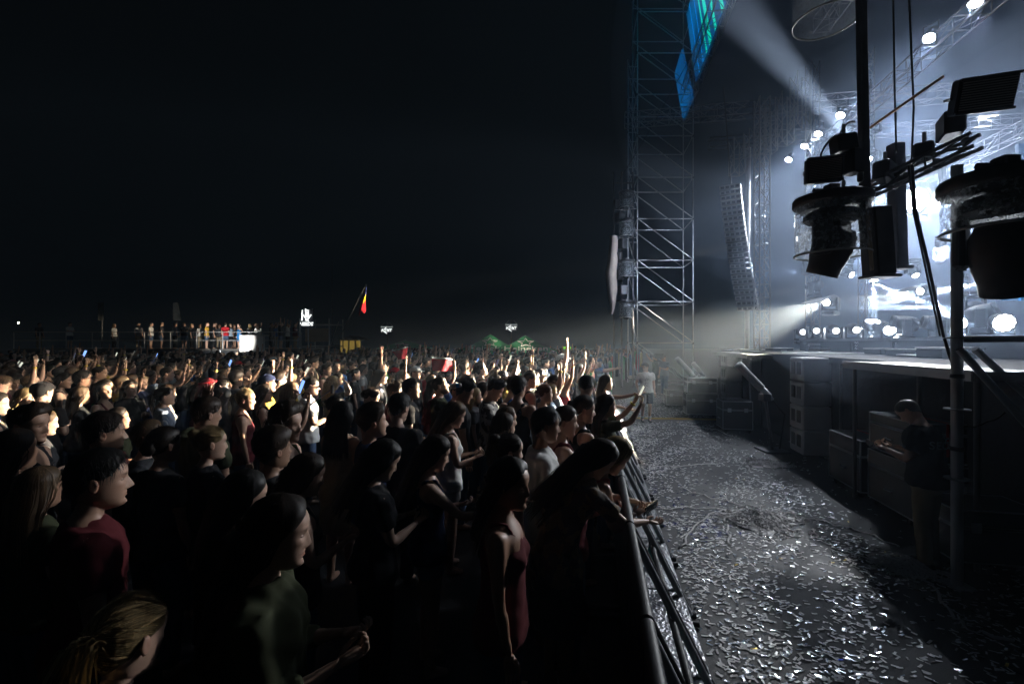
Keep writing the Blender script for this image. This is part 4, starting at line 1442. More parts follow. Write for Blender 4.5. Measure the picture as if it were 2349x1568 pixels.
pars = [(2237, 5, 779), (2132, 87, 697), (1982, 215, 569), (1928, 264, 520), (1877, 307, 477), (1846, 335, 449), (1809, 366, 418)]
names = ('at the top edge of the photo', 'highest fully visible', 'half hidden behind the hanging column', 'just left of the hanging column', 'third from the low end of the row', 'second from the low end of the row', 'at the low end of the row')
for (x, y, dz), nm in zip(pars, names):
    Y = 7.2 * FX / dz
    pos = at(x, y, Y)
    par_can(pos, pos + Vector((-4.2, -1.6, -6.2)), 'small round lit LED lamp ' + nm, PARW, 60)

def moving_head(pos, d, lab, scale=1.0, watt=0, deg=8, lit=True, hang=False, group='moving lamp heads on the stage deck', pan=None, blend=.2, target=None, col=(.93, .96, 1.0), led=False, lens='lens', thick=.06):
    """base box, U-shaped yoke and a tapered head; pos is the centre of the head"""
    pos = Vector(pos); d = Vector(d).normalized(); k = scale
    up = Vector((0, 0, -1 if hang else 1))
    t = thing('moving_lamp', pos - up * .42 * k, lab, 'stage lamp', group)
    side = d.cross(Vector((0, 0, 1)))
    side = side.normalized() if side.length > .05 else Vector((1, 0, 0))
    Rz = Matrix.Rotation(math.atan2(side.y, side.x), 3, 'Z')
    base = pos - up * .40 * k
    b_ = part('base', MB().bevbox(base, (.42 * k, .36 * k, .15 * k), .03 * k, Rz), M['black'], t)
    mb = MB()
    for s in (-1, 1):
        mb.bevbox(pos + side * s * .225 * k - up * .12 * k, (.07 * k, .20 * k, .44 * k), .03 * k, Rz)
    mb.bevbox(pos - up * .29 * k, (.50 * k, .22 * k, .07 * k), .03 * k, Rz)
    part('yoke', mb, M['black'], t)
    A = Matrix.Translation(pos) @ aim(d).to_4x4()
    h = part('head', MB().lathe([(.06 * k, -.27 * k), (.14 * k, -.255 * k), (.175 * k, -.18 * k), (.185 * k, -.05 * k), (.175 * k, .06 * k), (.15 * k, .16 * k), (.145 * k, .27 * k), (.125 * k, .27 * k), (.122 * k, .25 * k)], 24, A), M['black'], t, True)
    part('lens', MB().lathe([(.12 * k, .245 * k), (.08 * k, .258 * k), (.0, .263 * k)], 20, A), M[lens] if lit else M['lens_glass'], h, True)
    part('trim_ring', MB().torus((0, 0, 0), .138 * k, .008 * k, 24, 6, A @ Matrix.Translation((0, 0, .268 * k)) if False else None) if False else MB().lathe([(.150 * k, .18 * k), (.157 * k, .19 * k), (.157 * k, .20 * k), (.150 * k, .21 * k)], 24, A), M['darkmetal'], h, True)
    if watt:
        lamp('lamp_light', pos + d * .3 * k, target if target is not None else pos + d * 10, watt, deg, t, blend, col, radius=thick * k)
    return t

# ---- rows of moving heads standing on the deck risers
riser = thing('riser', S(11, 7.0), 'low dark riser carrying the row of moving lamp heads', 'platform')
part('body', sbox(MB(), 6.5, 17, 6.6, 8.2, 2.012, 2.39), M['case'], riser)
part('edge_trim', sbox(MB(), 6.5, 17, 6.57, 6.597, 2.33, 2.40), M['alu'], riser)
row = [(1838, 760, 16.5, 1), (1868, 757, 15.6, 1), (1912, 757, 14.6, 1), (1958, 755, 13.6, 1), (2008, 748, 12.8, 0), (2075, 741, 11.6, 0), (2150, 743, 10.6, 0)]
rn = ('smallest and farthest', 'second farthest', 'third farthest', 'bright-faced fourth', 'large dark-backed', 'tall dark', 'dark rightmost')
for (x, y, Y, lit), nm in zip(row, rn):
    p = at(x, y, Y)
    if lit:
        d = Vector((-.35, -1, -.12))
        moving_head(p, d, nm + ' moving lamp head in the deck row', .95, ROWW, 70, lit=True, lens='lens_soft', blend=.6)
    else:
        moving_head(p, Vector((-1, .5, .25)), nm + ' moving lamp head in the deck row', 1.05, lit=False)
# two LED washes at the right, facing the camera
for (x, y, Y, nm) in ((2302, 740, 9.5, 'round LED lamp facing the camera beside the blue wall'), (2202, 742, 11.0, 'round LED lamp half hidden by the scaffold post'), (2040, 757, 12.4, 'round LED lamp on the deck between two dark moving heads')):
    p = at(x, y, Y)
    par_can(p, p + Vector((-2.2, -5, -1.2)), nm, WASHW, 100, r=.19 if x > 2250 else .14, hang=False, group='round LED lamps on the deck', lens='lens')
moving_head(at(2252, 717, 10.0), Vector((.6, -.7, .35)), 'moving lamp with a bright white front facing right', 1.0, lit=True, lens='lens')

# ---- beams across the stage and the lamps that light the crowd
def beam(x, y, Y, tx, ty, tY, lab, watt, deg, lens='lens', scale=.8, blend=.15, hang=True, col=(.93, .96, 1.0), thick=.06):
    p = at(x, y, Y); q = at(tx, ty, tY)
    return moving_head(p, q - p, lab, scale, watt, deg, True, hang, 'beam lamps over the stage', target=q, blend=blend, lens=lens, col=col, thick=thick)
beam(2235, 704, 11.0, 1850, 706, 27.0, 'beam lamp sending a level beam to the left', BW * .3, 2.4)
beam(1940, 625, 13.5, 2190, 722, 11.0, 'bright beam lamp left of the hanging box column', BW, 2.6)
beam(2093, 622, 14.0, 2188, 745, 12.5, 'bright beam lamp right of the hanging box column', BW * .6, 2.6)
beam(2302, 641, 14.5, 1960, 700, 12.0, 'beam lamp near the right edge sending a beam down left', BW * .3, 2.4)
beam(2205, 655, 15.0, 2090, 672, 11.0, 'small beam lamp behind the scaffold post', 0, 3.0)
beam(1857, 623, 15.0, 1515, 610, 22, 'beam lamp below the clear cover of the hanging lamp', FANW, 52, blend=1.0, col=(.7, .82, 1.0))
beam(2006, 628, 13.0, 2000, 800, 12.5, 'lamp shining straight down below the hanging box column', BW * .05, 16, blend=.8)
beam(2100, 455, 12.0, 1840, 700, 4.0, 'blinding white lamp, brightest above the stage', STARW, 62, scale=2.3, blend=1.0, thick=.12, lens='lens_star')
beam(2158, 590, 16.0, 2230, 380, 17.0, 'small tilted lamp left of the scaffold post', BW * .15, 6, blend=.5)
beam(2000, 372, 15.0, 1690, 20, 11.0, 'lamp throwing a wide pale shaft to the upper left', BW * .016, 9, blend=.9)
beam(2235, 470, 17.0, 1600, 470, 16.0, 'lamp behind the large covered lamp throwing light to the left', BW * .008, 20, blend=.9)
# added wide fill lamps, turned into the stage to brighten its smoke
for x, y, Y, tx, ty, tY, w, lab in ((2158, 560, 15.0, 2600, 420, 19, FILLW, 'added fill lamp left of the scaffold post turned into the stage'), (2120, 500, 16.5, 2400, 480, 20, FILLW * .6, 'added fill lamp beside the brightest lamp turned up into the roof'), (2010, 300, 15.0, 2400, 150, 17, FILLW * .5, 'high added fill lamp behind the hanging column turned up into the roof'), (1960, 590, 17.0, 2300, 560, 22, FILLW * .7, 'far added fill lamp behind the covered lamp turned into the stage')):
    beam(x, y, Y, tx, ty, tY, lab, w, 178, col=(.66, .78, 1.0), blend=1.0, scale=.6, thick=.15)
# low lamps that skim over the crowd, plus added ones for flag and tents
for i, (pos, tgt, w, deg, lab) in enumerate(CROWD_LAMPS):
    pos, tgt = Vector(pos), Vector(tgt)
    t = moving_head(pos, tgt - pos, lab, .9, w, deg, True, False, 'lamps shining over the crowd', target=tgt, blend=.8, col=(1.0, .82, .60), thick=.07)
    if i < 2:
        # plate added before the lens to cut the light off the sky
        d = (tgt - pos).normalized(); fl_ = Vector((d.x, d.y, 0)).normalized()
        a_, b_ = pos + d * .34 + Vector((0, 0, .16)), pos + d * .27 + fl_ * .75 - Vector((0, 0, .05))
        sd_ = Vector((-fl_.y, fl_.x, 0)) * .3
        P_ = [a_ - sd_ * .6, a_ + sd_ * .6, b_ + sd_, b_ - sd_]
        part('added_light_plate', MB().add(P_ + [q + Vector((0, 0, .012)) for q in P_], [(0, 1, 2, 3), (7, 6, 5, 4), (0, 4, 5, 1), (1, 5, 6, 2), (2, 6, 7, 3), (3, 7, 4, 0)]), M['black'], t)

# ---- hanging covered lamps: disc, clear cylinder, moving head inside
def covered_lamp(c, R_, h, lab, head_dir, group='moving lamps under clear rain covers', detail=True, empty=False):
    """c is the centre of the disc the lamp hangs from"""
    c = Vector(c)
    t = thing('covered_lamp', c, lab, 'stage lamp', group)
    part('top_disc', MB().lathe([(R_ * .35, .05), (R_ * .97, .05), (R_ * 1.0, .03), (R_ * 1.0, -.03), (R_ * .96, -.05), (R_ * .4, -.07)], 40, Matrix.Translation(c)), M['black'], t, True)
    part('cover', MB().lathe([(R_ * .93, -.05), (R_ * .94, -h * .5), (R_ * .93, -h)], 48, Matrix.Translation(c), cap=False), M['cover' if not empty else 'cover_clear'], t, True)
    part('rim', MB().torus(c + Vector((0, 0, -h)), R_ * .94, .012, 48, 8), M['rim'], t, True)
    part('clamp', MB().bevbox(c + Vector((0, 0, .12)), (.12, .12, .14), .01).tube([c + Vector((-.2, 0, .12)), c + Vector((.2, 0, .12))], .028, 8), M['darkmetal'], t)
    k = R_ / .38
    if empty: return t
    part('base', MB().bevbox(c + Vector((0, 0, -.17 * k)), (.46 * k, .40 * k, .16 * k), .05 * k), M['black'], t)
    part('neck', MB().lathe([(.12 * k, -.05), (.09 * k, -.10 * k)], 16, Matrix.Translation(c)), M['black'], t, True)
    d = Vector(head_dir).normalized()
    side = d.cross(Vector((0, 0, 1))).normalized()
    Rz = Matrix.Rotation(math.atan2(side.y, side.x), 3, 'Z')
    hc = c + Vector((0, 0, -.52 * k))
    mb = MB()
    for s in (-1, 1):
        mb.bevbox(hc + side * s * .235 * k + Vector((0, 0, .12 * k)), (.075 * k, .20 * k, .42 * k), .03 * k, Rz)
    mb.bevbox(hc + Vector((0, 0, .30 * k)), (.52 * k, .24 * k, .07 * k), .03 * k, Rz)
    part('yoke', mb, M['black'], t)
    A = Matrix.Translation(hc) @ aim(d).to_4x4()
    hd = part('head', MB().lathe([(.07 * k, -.24 * k), (.15 * k, -.22 * k), (.19 * k, -.14 * k), (.2 * k, 0), (.19 * k, .1 * k), (.165 * k, .2 * k), (.16 * k, .3 * k), (.13 * k, .3 * k), (.125 * k, .27 * k)], 24, A), M['black'], t, True)
    part('lens', MB().lathe([(.125 * k, .275 * k), (.0, .29 * k)], 20, A), M['lens_glass'], hd, True)
    return t
M['rim'] = mat('clear_rim', (.7, .68, .66), .15, .4, .1)
def blinder(c, d, w, h, lab):
    c = Vector(c); d = Vector(d).normalized()
    t = thing('blinder_panel', c, lab, 'stage lamp', 'flat lamp panels')
    A = aim(d)
    part('housing', MB().bevbox(c - d * .07, (w, h, .14), .015, A), M['black'], t)
    for s_ in (1, -1):
        part('frame_bar', MB().bevbox(c + d * .01 + A @ Vector((0, s_ * (h / 2 - .012), 0)), (w, .024, .03), .004, A), M['darkmetal'], t)
    n = 12
    for i in range(n):
        y = -h / 2 + .03 + (h - .06) * (i + .5) / n
        part('louvre', MB().box(c + A @ Vector((0, y, .006)), (w - .05, (h - .06) / n * .55, .012), A), M['tarp'], t)
    part('bracket', MB().tube([c - d * .07 + A @ Vector((w * .52, 0, 0)), c - d * .3 + A @ Vector((w * .4, 0, 0)), c - d * .3 - A @ Vector((w * .4, 0, 0)), c - d * .07 - A @ Vector((w * .52, 0, 0))], .014, 6), M['darkmetal'], t)
# near hanging column
covered_lamp(at(1908, 463, 5.0), .375, .58, 'hanging moving lamp in a clear cover, in full view left of the hanging column', (-.2, .3, -1))
covered_lamp(at(2306, 420, 3.3), .375, .34, 'large covered moving lamp at the right edge, nearest the camera', (.3, .2, -1))
covered_lamp(at(1895, -62, 6.2), .42, .66, 'covered lamp at the top edge with only its clear rim in view', (0, .3, -1), empty=True)
blinder(at(1893, 388, 4.7), Vector((-.35, -.9, -.18)), .33, .26, 'tilted dark lamp panel with fine louvres above the covered lamp')
blinder(at(2265, 215, 4.0), Vector((-.3, -.9, -.35)), .42, .3, 'louvred lamp panel high at the right edge')
col_t = thing('hanging_column', at(2008, 630, 5.0), 'thick dark hanging column ending above the lamp row', 'column', 'hanging columns')
def box_between(p, q, w, d):
    p, q = Vector(p), Vector(q)
    return MB().bevbox((p + q) / 2, (w, d, (q - p).length), .012, aim(q - p, 'Y'))
part('mast', box_between(at(1985, 500, 5.0), at(1974, -60, 5.0), .085, .085), M['darkmetal'], col_t)
part('lower_box', box_between(at(2017, 632, 4.9), at(2006, 478, 4.9), .24, .2), M['black'], col_t)
part('side_strip', box_between(at(2000, 620, 4.78), at(1990, 485, 4.78), .05, .02), M['tan'], col_t)
part('end_plate', MB().bevbox(at(2018, 634, 4.9), (.3, .24, .03), .008), M['darkmetal'], col_t)
col2 = thing('hanging_column', at(2065, 615, 5.6), 'thin dark hanging column right of the thick one', 'column', 'hanging columns')
part('mast', box_between(at(2062, 612, 5.6), at(2054, 330, 5.6), .14, .14), M['darkmetal'], col2)
part('end_plate', MB().bevbox(at(2063, 614, 5.6), (.2, .2, .04), .008), M['darkmetal'], col2)
truss('outrigger_truss', at(1960, 452, 5.3), at(2240, 322, 4.2), .13, 'near dark truss arm joining the covered lamps', r=.02, m='darkmetal', bay=.3, group=None)
cb = MB()
p = at(2165, 175, 4.6); q = at(1978, 305, 5.2)
solo('slanted_bar', MB().tube([q, p], .014, 10), M['rust'], 'thin copper coloured bar slanting up to the right', 'bar', smooth=True)
# bundle of dark clutter: clamps and connector boxes on the arm
for i, (x, y, Y, sx, sz) in enumerate(((1935, 330, 4.9, .22, .18), (1955, 372, 4.9, .16, .26), (2030, 395, 5.0, .24, .2), (2120, 350, 4.7, .26, .18), (2180, 290, 4.4, .3, .22), (1935, 445, 4.9, .3, .05))):
    c = at(x, y, Y)
    t = thing('connector_box', c, 'dark connector box %s on the near truss arm' % ('leftmost of the row', 'second from the left', 'beside the thick column', 'right of the thin column', 'largest, at the right end', 'flat, just above the covered lamp disc')[i], 'box', 'connector boxes')
    Rm = Matrix.Rotation(R(15 * i), 3, 'Z') @ Matrix.Rotation(R(8 * (i % 3) - 8), 3, 'Y')
    part('body', MB().bevbox(c, (sx, .16, sz), .015, Rm), M['black'], t)
    part('plug', MB().lathe([(.03, 0), (.03, .08), (.02, .1)], 10, Matrix.Translation(c + Vector((sx * .3, -.05, -sz / 2))) @ Matrix.Rotation(PI, 4, 'X')), M['darkmetal'], t, True)
    part('clamp', MB().tube([c + Vector((0, 0, sz / 2)), c + Vector((0, 0, sz / 2 + .12))], .018, 8), M['steel'], t)
# cables
def cable(pts, r, lab, sag=.0, grp='hanging cables'):
    P = [Vector(p) for p in pts]
    out = []
    for i in range(len(P) - 1):
        for k in range(8):
            f = k / 8
            out.append(P[i].lerp(P[i + 1], f) - Vector((0, 0, sag * 4 * f * (1 - f))))
    out.append(P[-1])
    solo('cable', MB().tube(out, r, 8), M['cable'], lab, 'cable', grp, True)
cable([at(2092, 380, 4.6), at(2100, 480, 4.6), at(2130, 610, 4.5), at(2164, 770, 4.4), at(2190, 850, 4.3)], .014, 'thick dark cable hanging down to the scaffold post', .0)
cable([at(2084, 380, 4.6), at(2094, 480, 4.6), at(2122, 610, 4.5), at(2156, 770, 4.4)], .009, 'thin dark cable beside the thick one', .0)
cable([at(2049, 0, 5.2), at(2052, 200, 5.2), at(2056, 350, 5.2)], .010, 'upper cable dropping beside the hanging column', .0)
cable([at(2085, -10, 5.0), at(2096, 250, 5.0), at(2090, 390, 5.0)], .010, 'upper cable dropping right of the first', .0)
cable([at(1990, 430, 4.8), at(1975, 500, 4.8), at(2000, 560, 4.8)], .008, 'short looped cable beside the hanging box', .05)
cable([at(1880, 390, 4.8), at(1885, 350, 4.8), at(1925, 310, 4.9), at(1960, 280, 5.0)], .010, 'curved cable over the tilted lamp panel', -.05)
cable([at(1632, 40, 19), at(1416, 420, 23)], .012, 'long slack guy wire left of the scaffold tower', .2)

# ---- distant stack of covered lamps left of the scaffold tower
for i, (y, nm) in enumerate(((455, 'top'), (520, 'upper middle'), (612, 'lower middle'), (705, 'lowest'))):
    covered_lamp(at(1437, y - 12, 22.5), .38, .75, 'distant covered moving lamp, %s of the stack beside the scaffold' % nm, (-.3, -.5, -1), 'stack of distant covered lamps')
tw = thing('lamp_tower', at(1420, 780, 23), 'dark distant lamp tower wrapped in a beige tarpaulin', 'tower')
for dx in (1408, 1426, 1452):
    pipe('mast', (at(dx, 784, 23).x, 23, 0), (at(dx, 784, 23).x, 23, at(dx, 395, 23).z), .05, M['darkmetal'], tw)
for y in (420, 500, 600, 690):
    pipe('cross_bar', at(1405, y, 23), at(1456, y, 23), .035, M['darkmetal'], tw)
for i, y in enumerate((470, 500, 560, 590, 630, 665)):
    part('lamp_box', MB().bevbox(at(1418 + 5 * (i % 3), y, 22.8), (.42, .35, .5), .04, Matrix.Rotation(R(20 * i), 3, 'Z')), M['black'], tw)
P = []
nn = 14
for i in range(nn):
    f = i / (nn - 1)
    y = 540 + 180 * f
    wob = 4 * math.sin(f * 9) + 2 * math.sin(f * 23)
    xl = 1399 - 7 * math.sin(f * PI) + wob * .5
    xr = 1416 + wob * .3 + (0 if f < .7 else -10 * (f - .7) / .3)
    for k in range(5):
        g_ = k / 4
        P.append(at(xl + (xr - xl) * g_, y, 22.6 - .25 * math.sin(g_ * PI) - .06 * math.sin(f * 30 + k)))
tp_ = MB().add(P + [p + Vector((0, .05, 0)) for p in P], [(i * 5 + k, (i + 1) * 5 + k, (i + 1) * 5 + k + 1, i * 5 + k + 1) for i in range(nn - 1) for k in range(4)] + [(nn * 5 + i * 5 + k, nn * 5 + i * 5 + k + 1, nn * 5 + (i + 1) * 5 + k + 1, nn * 5 + (i + 1) * 5 + k) for i in range(nn - 1) for k in range(4)])
part('tarpaulin', tp_, M['tarp'], tw, True)

# ---- near scaffold post with rosettes, ledger and two slanted braces
PY = 4.3
px = at(2195, 784, PY).x
post = thing('scaffold_post', (px, PY, 0), 'upright steel scaffold post with ring plates beside the staff member', 'scaffold post')
pipe('standard', (px, PY, 0), (px, PY, at(2195, 380, PY).z), .045, M['steel'], post, 18)
part('base_plate', MB().box((px, PY, .008), (.2, .2, .016)), M['steel'], post)
for y in (775, 938, 1097):
    z = at(2195, y, PY).z
    mb = MB()
    mb.lathe([(.046, -.006), (.098, -.006), (.098, .006), (.046, .006)], 24, Matrix.Translation((px, PY, z)), cap=False)
    part('rosette', mb, M['alu'], post, True)
for y in (862, 1028):
    part('sleeve', MB().lathe([(.052, -.02), (.054, .0), (.052, .02)], 18, Matrix.Translation((px, PY, at(2195, y, PY).z))), M['darkmetal'], post, True)
pipe('brace', at(2200, 800, PY - .07), at(2420, 1045, PY - .3), .032, M['steel'], post, 14)
pipe('brace', at(2235, 800, PY + .2), at(2420, 965, PY + .1), .032, M['steel'], post, 14)
pipe('ledger', at(2200, 778, PY), at(2420, 776, PY - .1), .032, M['darkmetal'], post, 14)
cable([at(2215, 980, 4.2), at(2265, 965, 4.1), at(2305, 945, 4.0)], .006, 'thin bright wire behind the scaffold post', .02)

# ================================================================== boxes and glinting lamp clusters on the deck
deck_boxes = [  # x0, x1, y top, Y, height m, material, words
    (1822, 2035, 811, 11.5, .12, 'deck', 'long low pale-topped platform box on the deck'),
    (2078, 2140, 803, 9.0, .30, 'case', 'grey-green box on the deck left of the hanging cables'),
    (2110, 2210, 817, 8.4, .16, 'grey', 'low grey box with a pale lid on the deck'),
    (1880, 1925, 800, 13.5, .2, 'tan', 'small brown box on the far deck'),
    (1700, 1760, 802, 15.0, .2, 'palegrey', 'pale monitor box at the far end of the deck'),
    (1775, 1820, 799, 14.5, .22, 'case', 'dark box beside the small brown box on the far deck'),
    (2160, 2260, 800, 7.8, .30, 'case', 'dark box behind the scaffold post on the deck'),
    (2020, 2070, 801, 10.5, .22, 'case', 'dark box with a short white tube standing beside it'),
    (2240, 2349, 798, 8.2, .35, 'darkmetal', 'dark metal cabinet near the right edge of the deck'),
]
for x0, x1, yt, Y, h, mm, lab in deck_boxes:
    a, b = at(x0, yt, Y), at(x1, yt, Y)
    c = Vector(((a.x + b.x) / 2, Y, 0)); w = b.x - a.x
    t = thing('deck_box', (c.x, Y, 2.012), lab, 'box', 'boxes on the stage deck')
    z1 = a.z
    part('body', MB().bevbox((c.x, Y + .25, (2.014 + z1) / 2), (w, .5, z1 - 2.014 - .004), .01), M[mm], t)
    part('lid', MB().bevbox((c.x, Y + .25, z1 + .012), (w + .03, .53, .025), .006), M['palegrey'], t)
    part('handle', MB().tube([(c.x - .08, Y - .002, z1 - .06), (c.x - .08, Y - .03, z1 - .06), (c.x + .08, Y - .03, z1 - .06), (c.x + .08, Y - .002, z1 - .06)], .008, 6), M['steel'], t)
def cluster(x0, x1, y, Y, lab, cols=7, rows=3):
    a, b = at(x0, y, Y), at(x1, y, Y)
    t = thing('lamp_cluster', (a.x, Y, 2.012), lab, 'lamp cluster', 'unlit lamp clusters on the deck')
    w = b.x - a.x
    for j in range(rows):
        for i in range(cols):
            c = Vector((a.x + w * (i + .5) / cols + .02 * j, Y + .02 * j, a.z - j * .075))
            part('reflector', MB().lathe([(.012, -.04), (.034, .0), (.030, .0), (.01, -.03)], 8, Matrix.Translation(c) @ Matrix.Rotation(R(65), 4, 'X') @ Matrix.Rotation(R(20), 4, 'Y')), M['alu'], t, True)
    part('frame', MB().box((a.x + w / 2, Y + .1, a.z - rows * .04), (w + .06, .06, rows * .075 + .05)), M['black'], t)
    part('leg', MB().tube([(a.x, Y + .1, 2.014), (a.x, Y + .1, a.z)], .015, 6).tube([(b.x, Y + .1, 2.014), (b.x, Y + .1, a.z)], .015, 6), M['black'], t)
cluster(1855, 1882, 790, 14.0, 'glinting cluster of small reflectors farthest along the deck')
cluster(1960, 2000, 786, 12.0, 'glinting cluster of small reflectors below the large dark-backed lamp')
cluster(2055, 2100, 786, 10.5, 'glinting cluster of small reflectors below the tall dark lamp')
cluster(2262, 2310, 788, 9.0, 'glinting cluster of small reflectors right of the scaffold post')

# ================================================================== far platform with people, signs, tents
PLY, PLZ = 30.0, 1.85
plat = thing('viewing_platform', at(560, 800, PLY), 'raised viewing platform with rails on the far left', 'platform')
x0, x1 = at(30, 784, PLY).x, at(690, 784, PLY).x
part('deck', MB().box(((x0 + x1) / 2, PLY + 2, PLZ - .06), (x1 - x0, 4, .12)), M['deck'], plat)
part('skirt', MB().box(((x0 + x1) / 2, PLY + 2, (PLZ - .13) / 2), (x1 - x0 - .1, 3.9, PLZ - .13)), M['skirt'], plat)
for i in range(12):
    x = x0 + (x1 - x0) * i / 11
    pipe('rail_post', (x, PLY + .05, PLZ), (x, PLY + .05, PLZ + 1.1), .025, M['steel'], plat)
for z in (.55, 1.1):
    pipe('hand_rail', (x0, PLY + .05, PLZ + z), (x1, PLY + .05, PLZ + z), .025, M['steel'], plat)
ctr = thing('counter', at(580, 800, PLY - .6), 'brightly lit white counter on the viewing platform', 'counter')
a, b = at(551, 770, PLY - .35), at(606, 806, PLY - .35)
part('front_panel', MB().box(((a.x + b.x) / 2, PLY - .35, (a.z + b.z) / 2), (b.x - a.x, .06, a.z - b.z)), M['white'], ctr)
part('top', MB().bevbox(((a.x + b.x) / 2, PLY - .1, a.z + .03), (b.x - a.x + .1, .6, .05), .01), M['palegrey'], ctr)
for x in (a.x, b.x): part('side_post', MB().box((x, PLY - .36, (a.z + b.z) / 2), (.06, .09, a.z - b.z + .02)), M['steel'], ctr)
fl = at(500, 808, PLY - 3.4)
ft = thing('floodlight', (fl.x, fl.y, 0), 'bright floodlight beside the white counter on the viewing platform', 'lamp')
par_like = MB().bevbox(fl, (.3, .12, .24), .02, Matrix.Rotation(R(-35), 3, 'Z'))
part('housing', par_like, M['black'], ft)
part('lit_face', MB().box(fl + Vector((.045, .065, .02)), (.26, .01, .2), Matrix.Rotation(R(-35), 3, 'Z')), M['lens_soft'], ft)
pipe('stand', (fl.x, fl.y, 0), (fl.x, fl.y, fl.z), .03, M['darkmetal'], ft)
lamp('lamp_light', fl + Vector((.08, .12, .05)), at(540, 772, PLY + .6), 1100, 60, ft, .4, (1, .97, .9), .1)
M['banner_grey'] = mat('banner_grey', (.16, .17, .16), .8)
# faint upright banners behind
for x, lab in ((232, 'faint pale upright banner pillar farther left behind the platform'), (404, 'faint pale upright banner pillar nearer the lit counter')):
    Y = 36
    t = thing('banner_pillar', (at(x, 784, Y).x, Y, 0), lab, 'banner', 'faint banner pillars')
    a, b = at(x - 6, 694, Y), at(x + 6, 735, Y)
    part('banner', MB().prism([(a.x, a.z), (b.x, a.z), (b.x + (.25 if x > 300 else 0), b.z), (a.x, b.z)], 0, .06, Matrix.Translation((0, Y, 0)) @ Matrix.Rotation(PI / 2, 4, 'X')), M['banner_grey'], t)
    pipe('pole', (a.x + .2, Y + .1, 0), (a.x + .2, Y + .1, a.z), .05, M['darkmetal'], t)

# scaffold frame right of the platform
p, q = at(688, 784, 31), at(755, 784, 31)
t = scaffold(p.x, q.x, 31, 1.6, 2, 1.75, 'small open scaffold frame under the upright lit sign', diag=False, r=.035)
pipe('diagonal_brace', at(755, 802, 31), at(777, 738, 32.5), .03, M['steel'], t)
part('back_cloth', MB().box((at(728, 784, 32).x, 32, at(0, 768, 32).z), (1.7, .04, .95)), M['tan'], t)
pipe('mast', (at(762, 784, 33).x, 33, 0), (at(762, 600, 33).x, 33, at(0, 600, 33).z), .02, M['darkmetal'], t)

# lettered signs
def kent_parts(cx, cz, Y, h, t, m, rotate=False):
    """lit letters: K with a long arrow, then E N T slanted"""
    def seg(x0, z0, x1, z1, w):
        d = Vector((x1 - x0, 0, z1 - z0)); n = Vector((-d.z, 0, d.x)).normalized() * w / 2
        P = [Vector((x0, 0, z0)) - n, Vector((x1, 0, z1)) - n, Vector((x1, 0, z1)) + n, Vector((x0, 0, z0)) + n]
        return P
    letters = {
        'letter_k': [(-1.45, -.42, -1.25, .42, .2), (-1.25, -.05, .05, .95, .17), (-1.25, .0, .05, -.98, .22)],
        'letter_e': [(-.5, .36, .15, .36, .17), (-.42, .0, .1, .0, .16), (-.55, -.36, .05, -.36, .17), (-.45, .4, -.55, -.4, .12)],
        'letter_n': [(.22, -.42, .36, .42, .17), (.36, .40, .62, -.40, .2), (.62, -.42, .78, .42, .17)],
        'letter_t': [(.85, .36, 1.5, .36, .18), (1.22, .36, 1.05, -.44, .18)],
    }
    for nm, segs in letters.items():
        mb = MB()
        for i, sg in enumerate(segs):
            P = seg(*sg)
            if rotate: P = [Vector((-p.z, 0, p.x)) for p in P]
            P = [Vector((cx + p.x * h, Y - .004 * i, cz + p.z * h)) for p in P]
            mb.add(P + [p + Vector((0, .05, 0)) for p in P], [(0, 1, 2, 3), (7, 6, 5, 4), (0, 4, 5, 1), (1, 5, 6, 2), (2, 6, 7, 3), (3, 7, 4, 0)])
        part(nm, mb, m, t)
def hanging_sign(x, y, Y, lab):
    c = at(x, y, Y)
    k = Y / FX
    t = thing('hanging_sign', c, lab, 'sign', 'hanging lettered signs')
    part('board', MB().bevbox(c + Vector((0, .08, 0)), (28 * k, .1, 13 * k), .01), M['sign'], t)
    part('lit_top_edge', MB().box(c + Vector((0, .02, 7.6 * k)), (28 * k, .1, 1.8 * k)), M['neon_dim'], t)
    kent_parts(c.x, c.z, Y, 8.0 * k, t, M['neon'])
    for s in (-1, 1):
        pipe('hanger', c + Vector((s * 13.5 * k, .08, 8.4 * k)), c + Vector((s * 6 * k, .08, 18 * k)), .015, M['steel'], t)
    pipe('pole', Vector((c.x, Y + .2, 0)), c + Vector((0, .2, 19 * k)), .05, M['darkmetal'], t)
M['neon_dim'] = emit('lit_edge', (.8, .9, .88), .35)
hanging_sign(887, 757, 38, 'left of the two dark hanging signs with lit white letters')
hanging_sign(1173, 752, 38, 'right of the two dark hanging signs with lit white letters')
k = 31 / FX
t = thing('upright_sign', at(703, 745, 31), 'bright white upright sign with sideways letters over the scaffold frame', 'sign')
c = at(704, 722, 31)
kent_parts(c.x, c.z, 31, 9.5 * k, t, M['neon_bright'], rotate=True)
me = text_mesh('NEEDS', 8.5 * k * 1.25, .02, .15, .004)
lettering(me, Matrix.Translation(at(702, 743, 31)) @ Matrix.Rotation(PI / 2, 4, 'X'), M['neon_bright'], t, 'lower_lettering')
me = text_mesh('#', 8.5 * k * 1.1, .02, .15, .004)
lettering(me, Matrix.Translation(at(693, 722, 31)) @ Matrix.Rotation(PI / 2, 4, 'X') @ Matrix.Diagonal((.45, 3.6, 1, 1)), M['neon_bright'], t, 'side_lettering')
part('board', MB().box(c + Vector((0, .12, -.25)), (26 * k, .06, 44 * k)), M['sign'], t)
pipe('pole', Vector((c.x, 31.2, 0)), c + Vector((0, .2, 0)), .04, M['steel'], t)

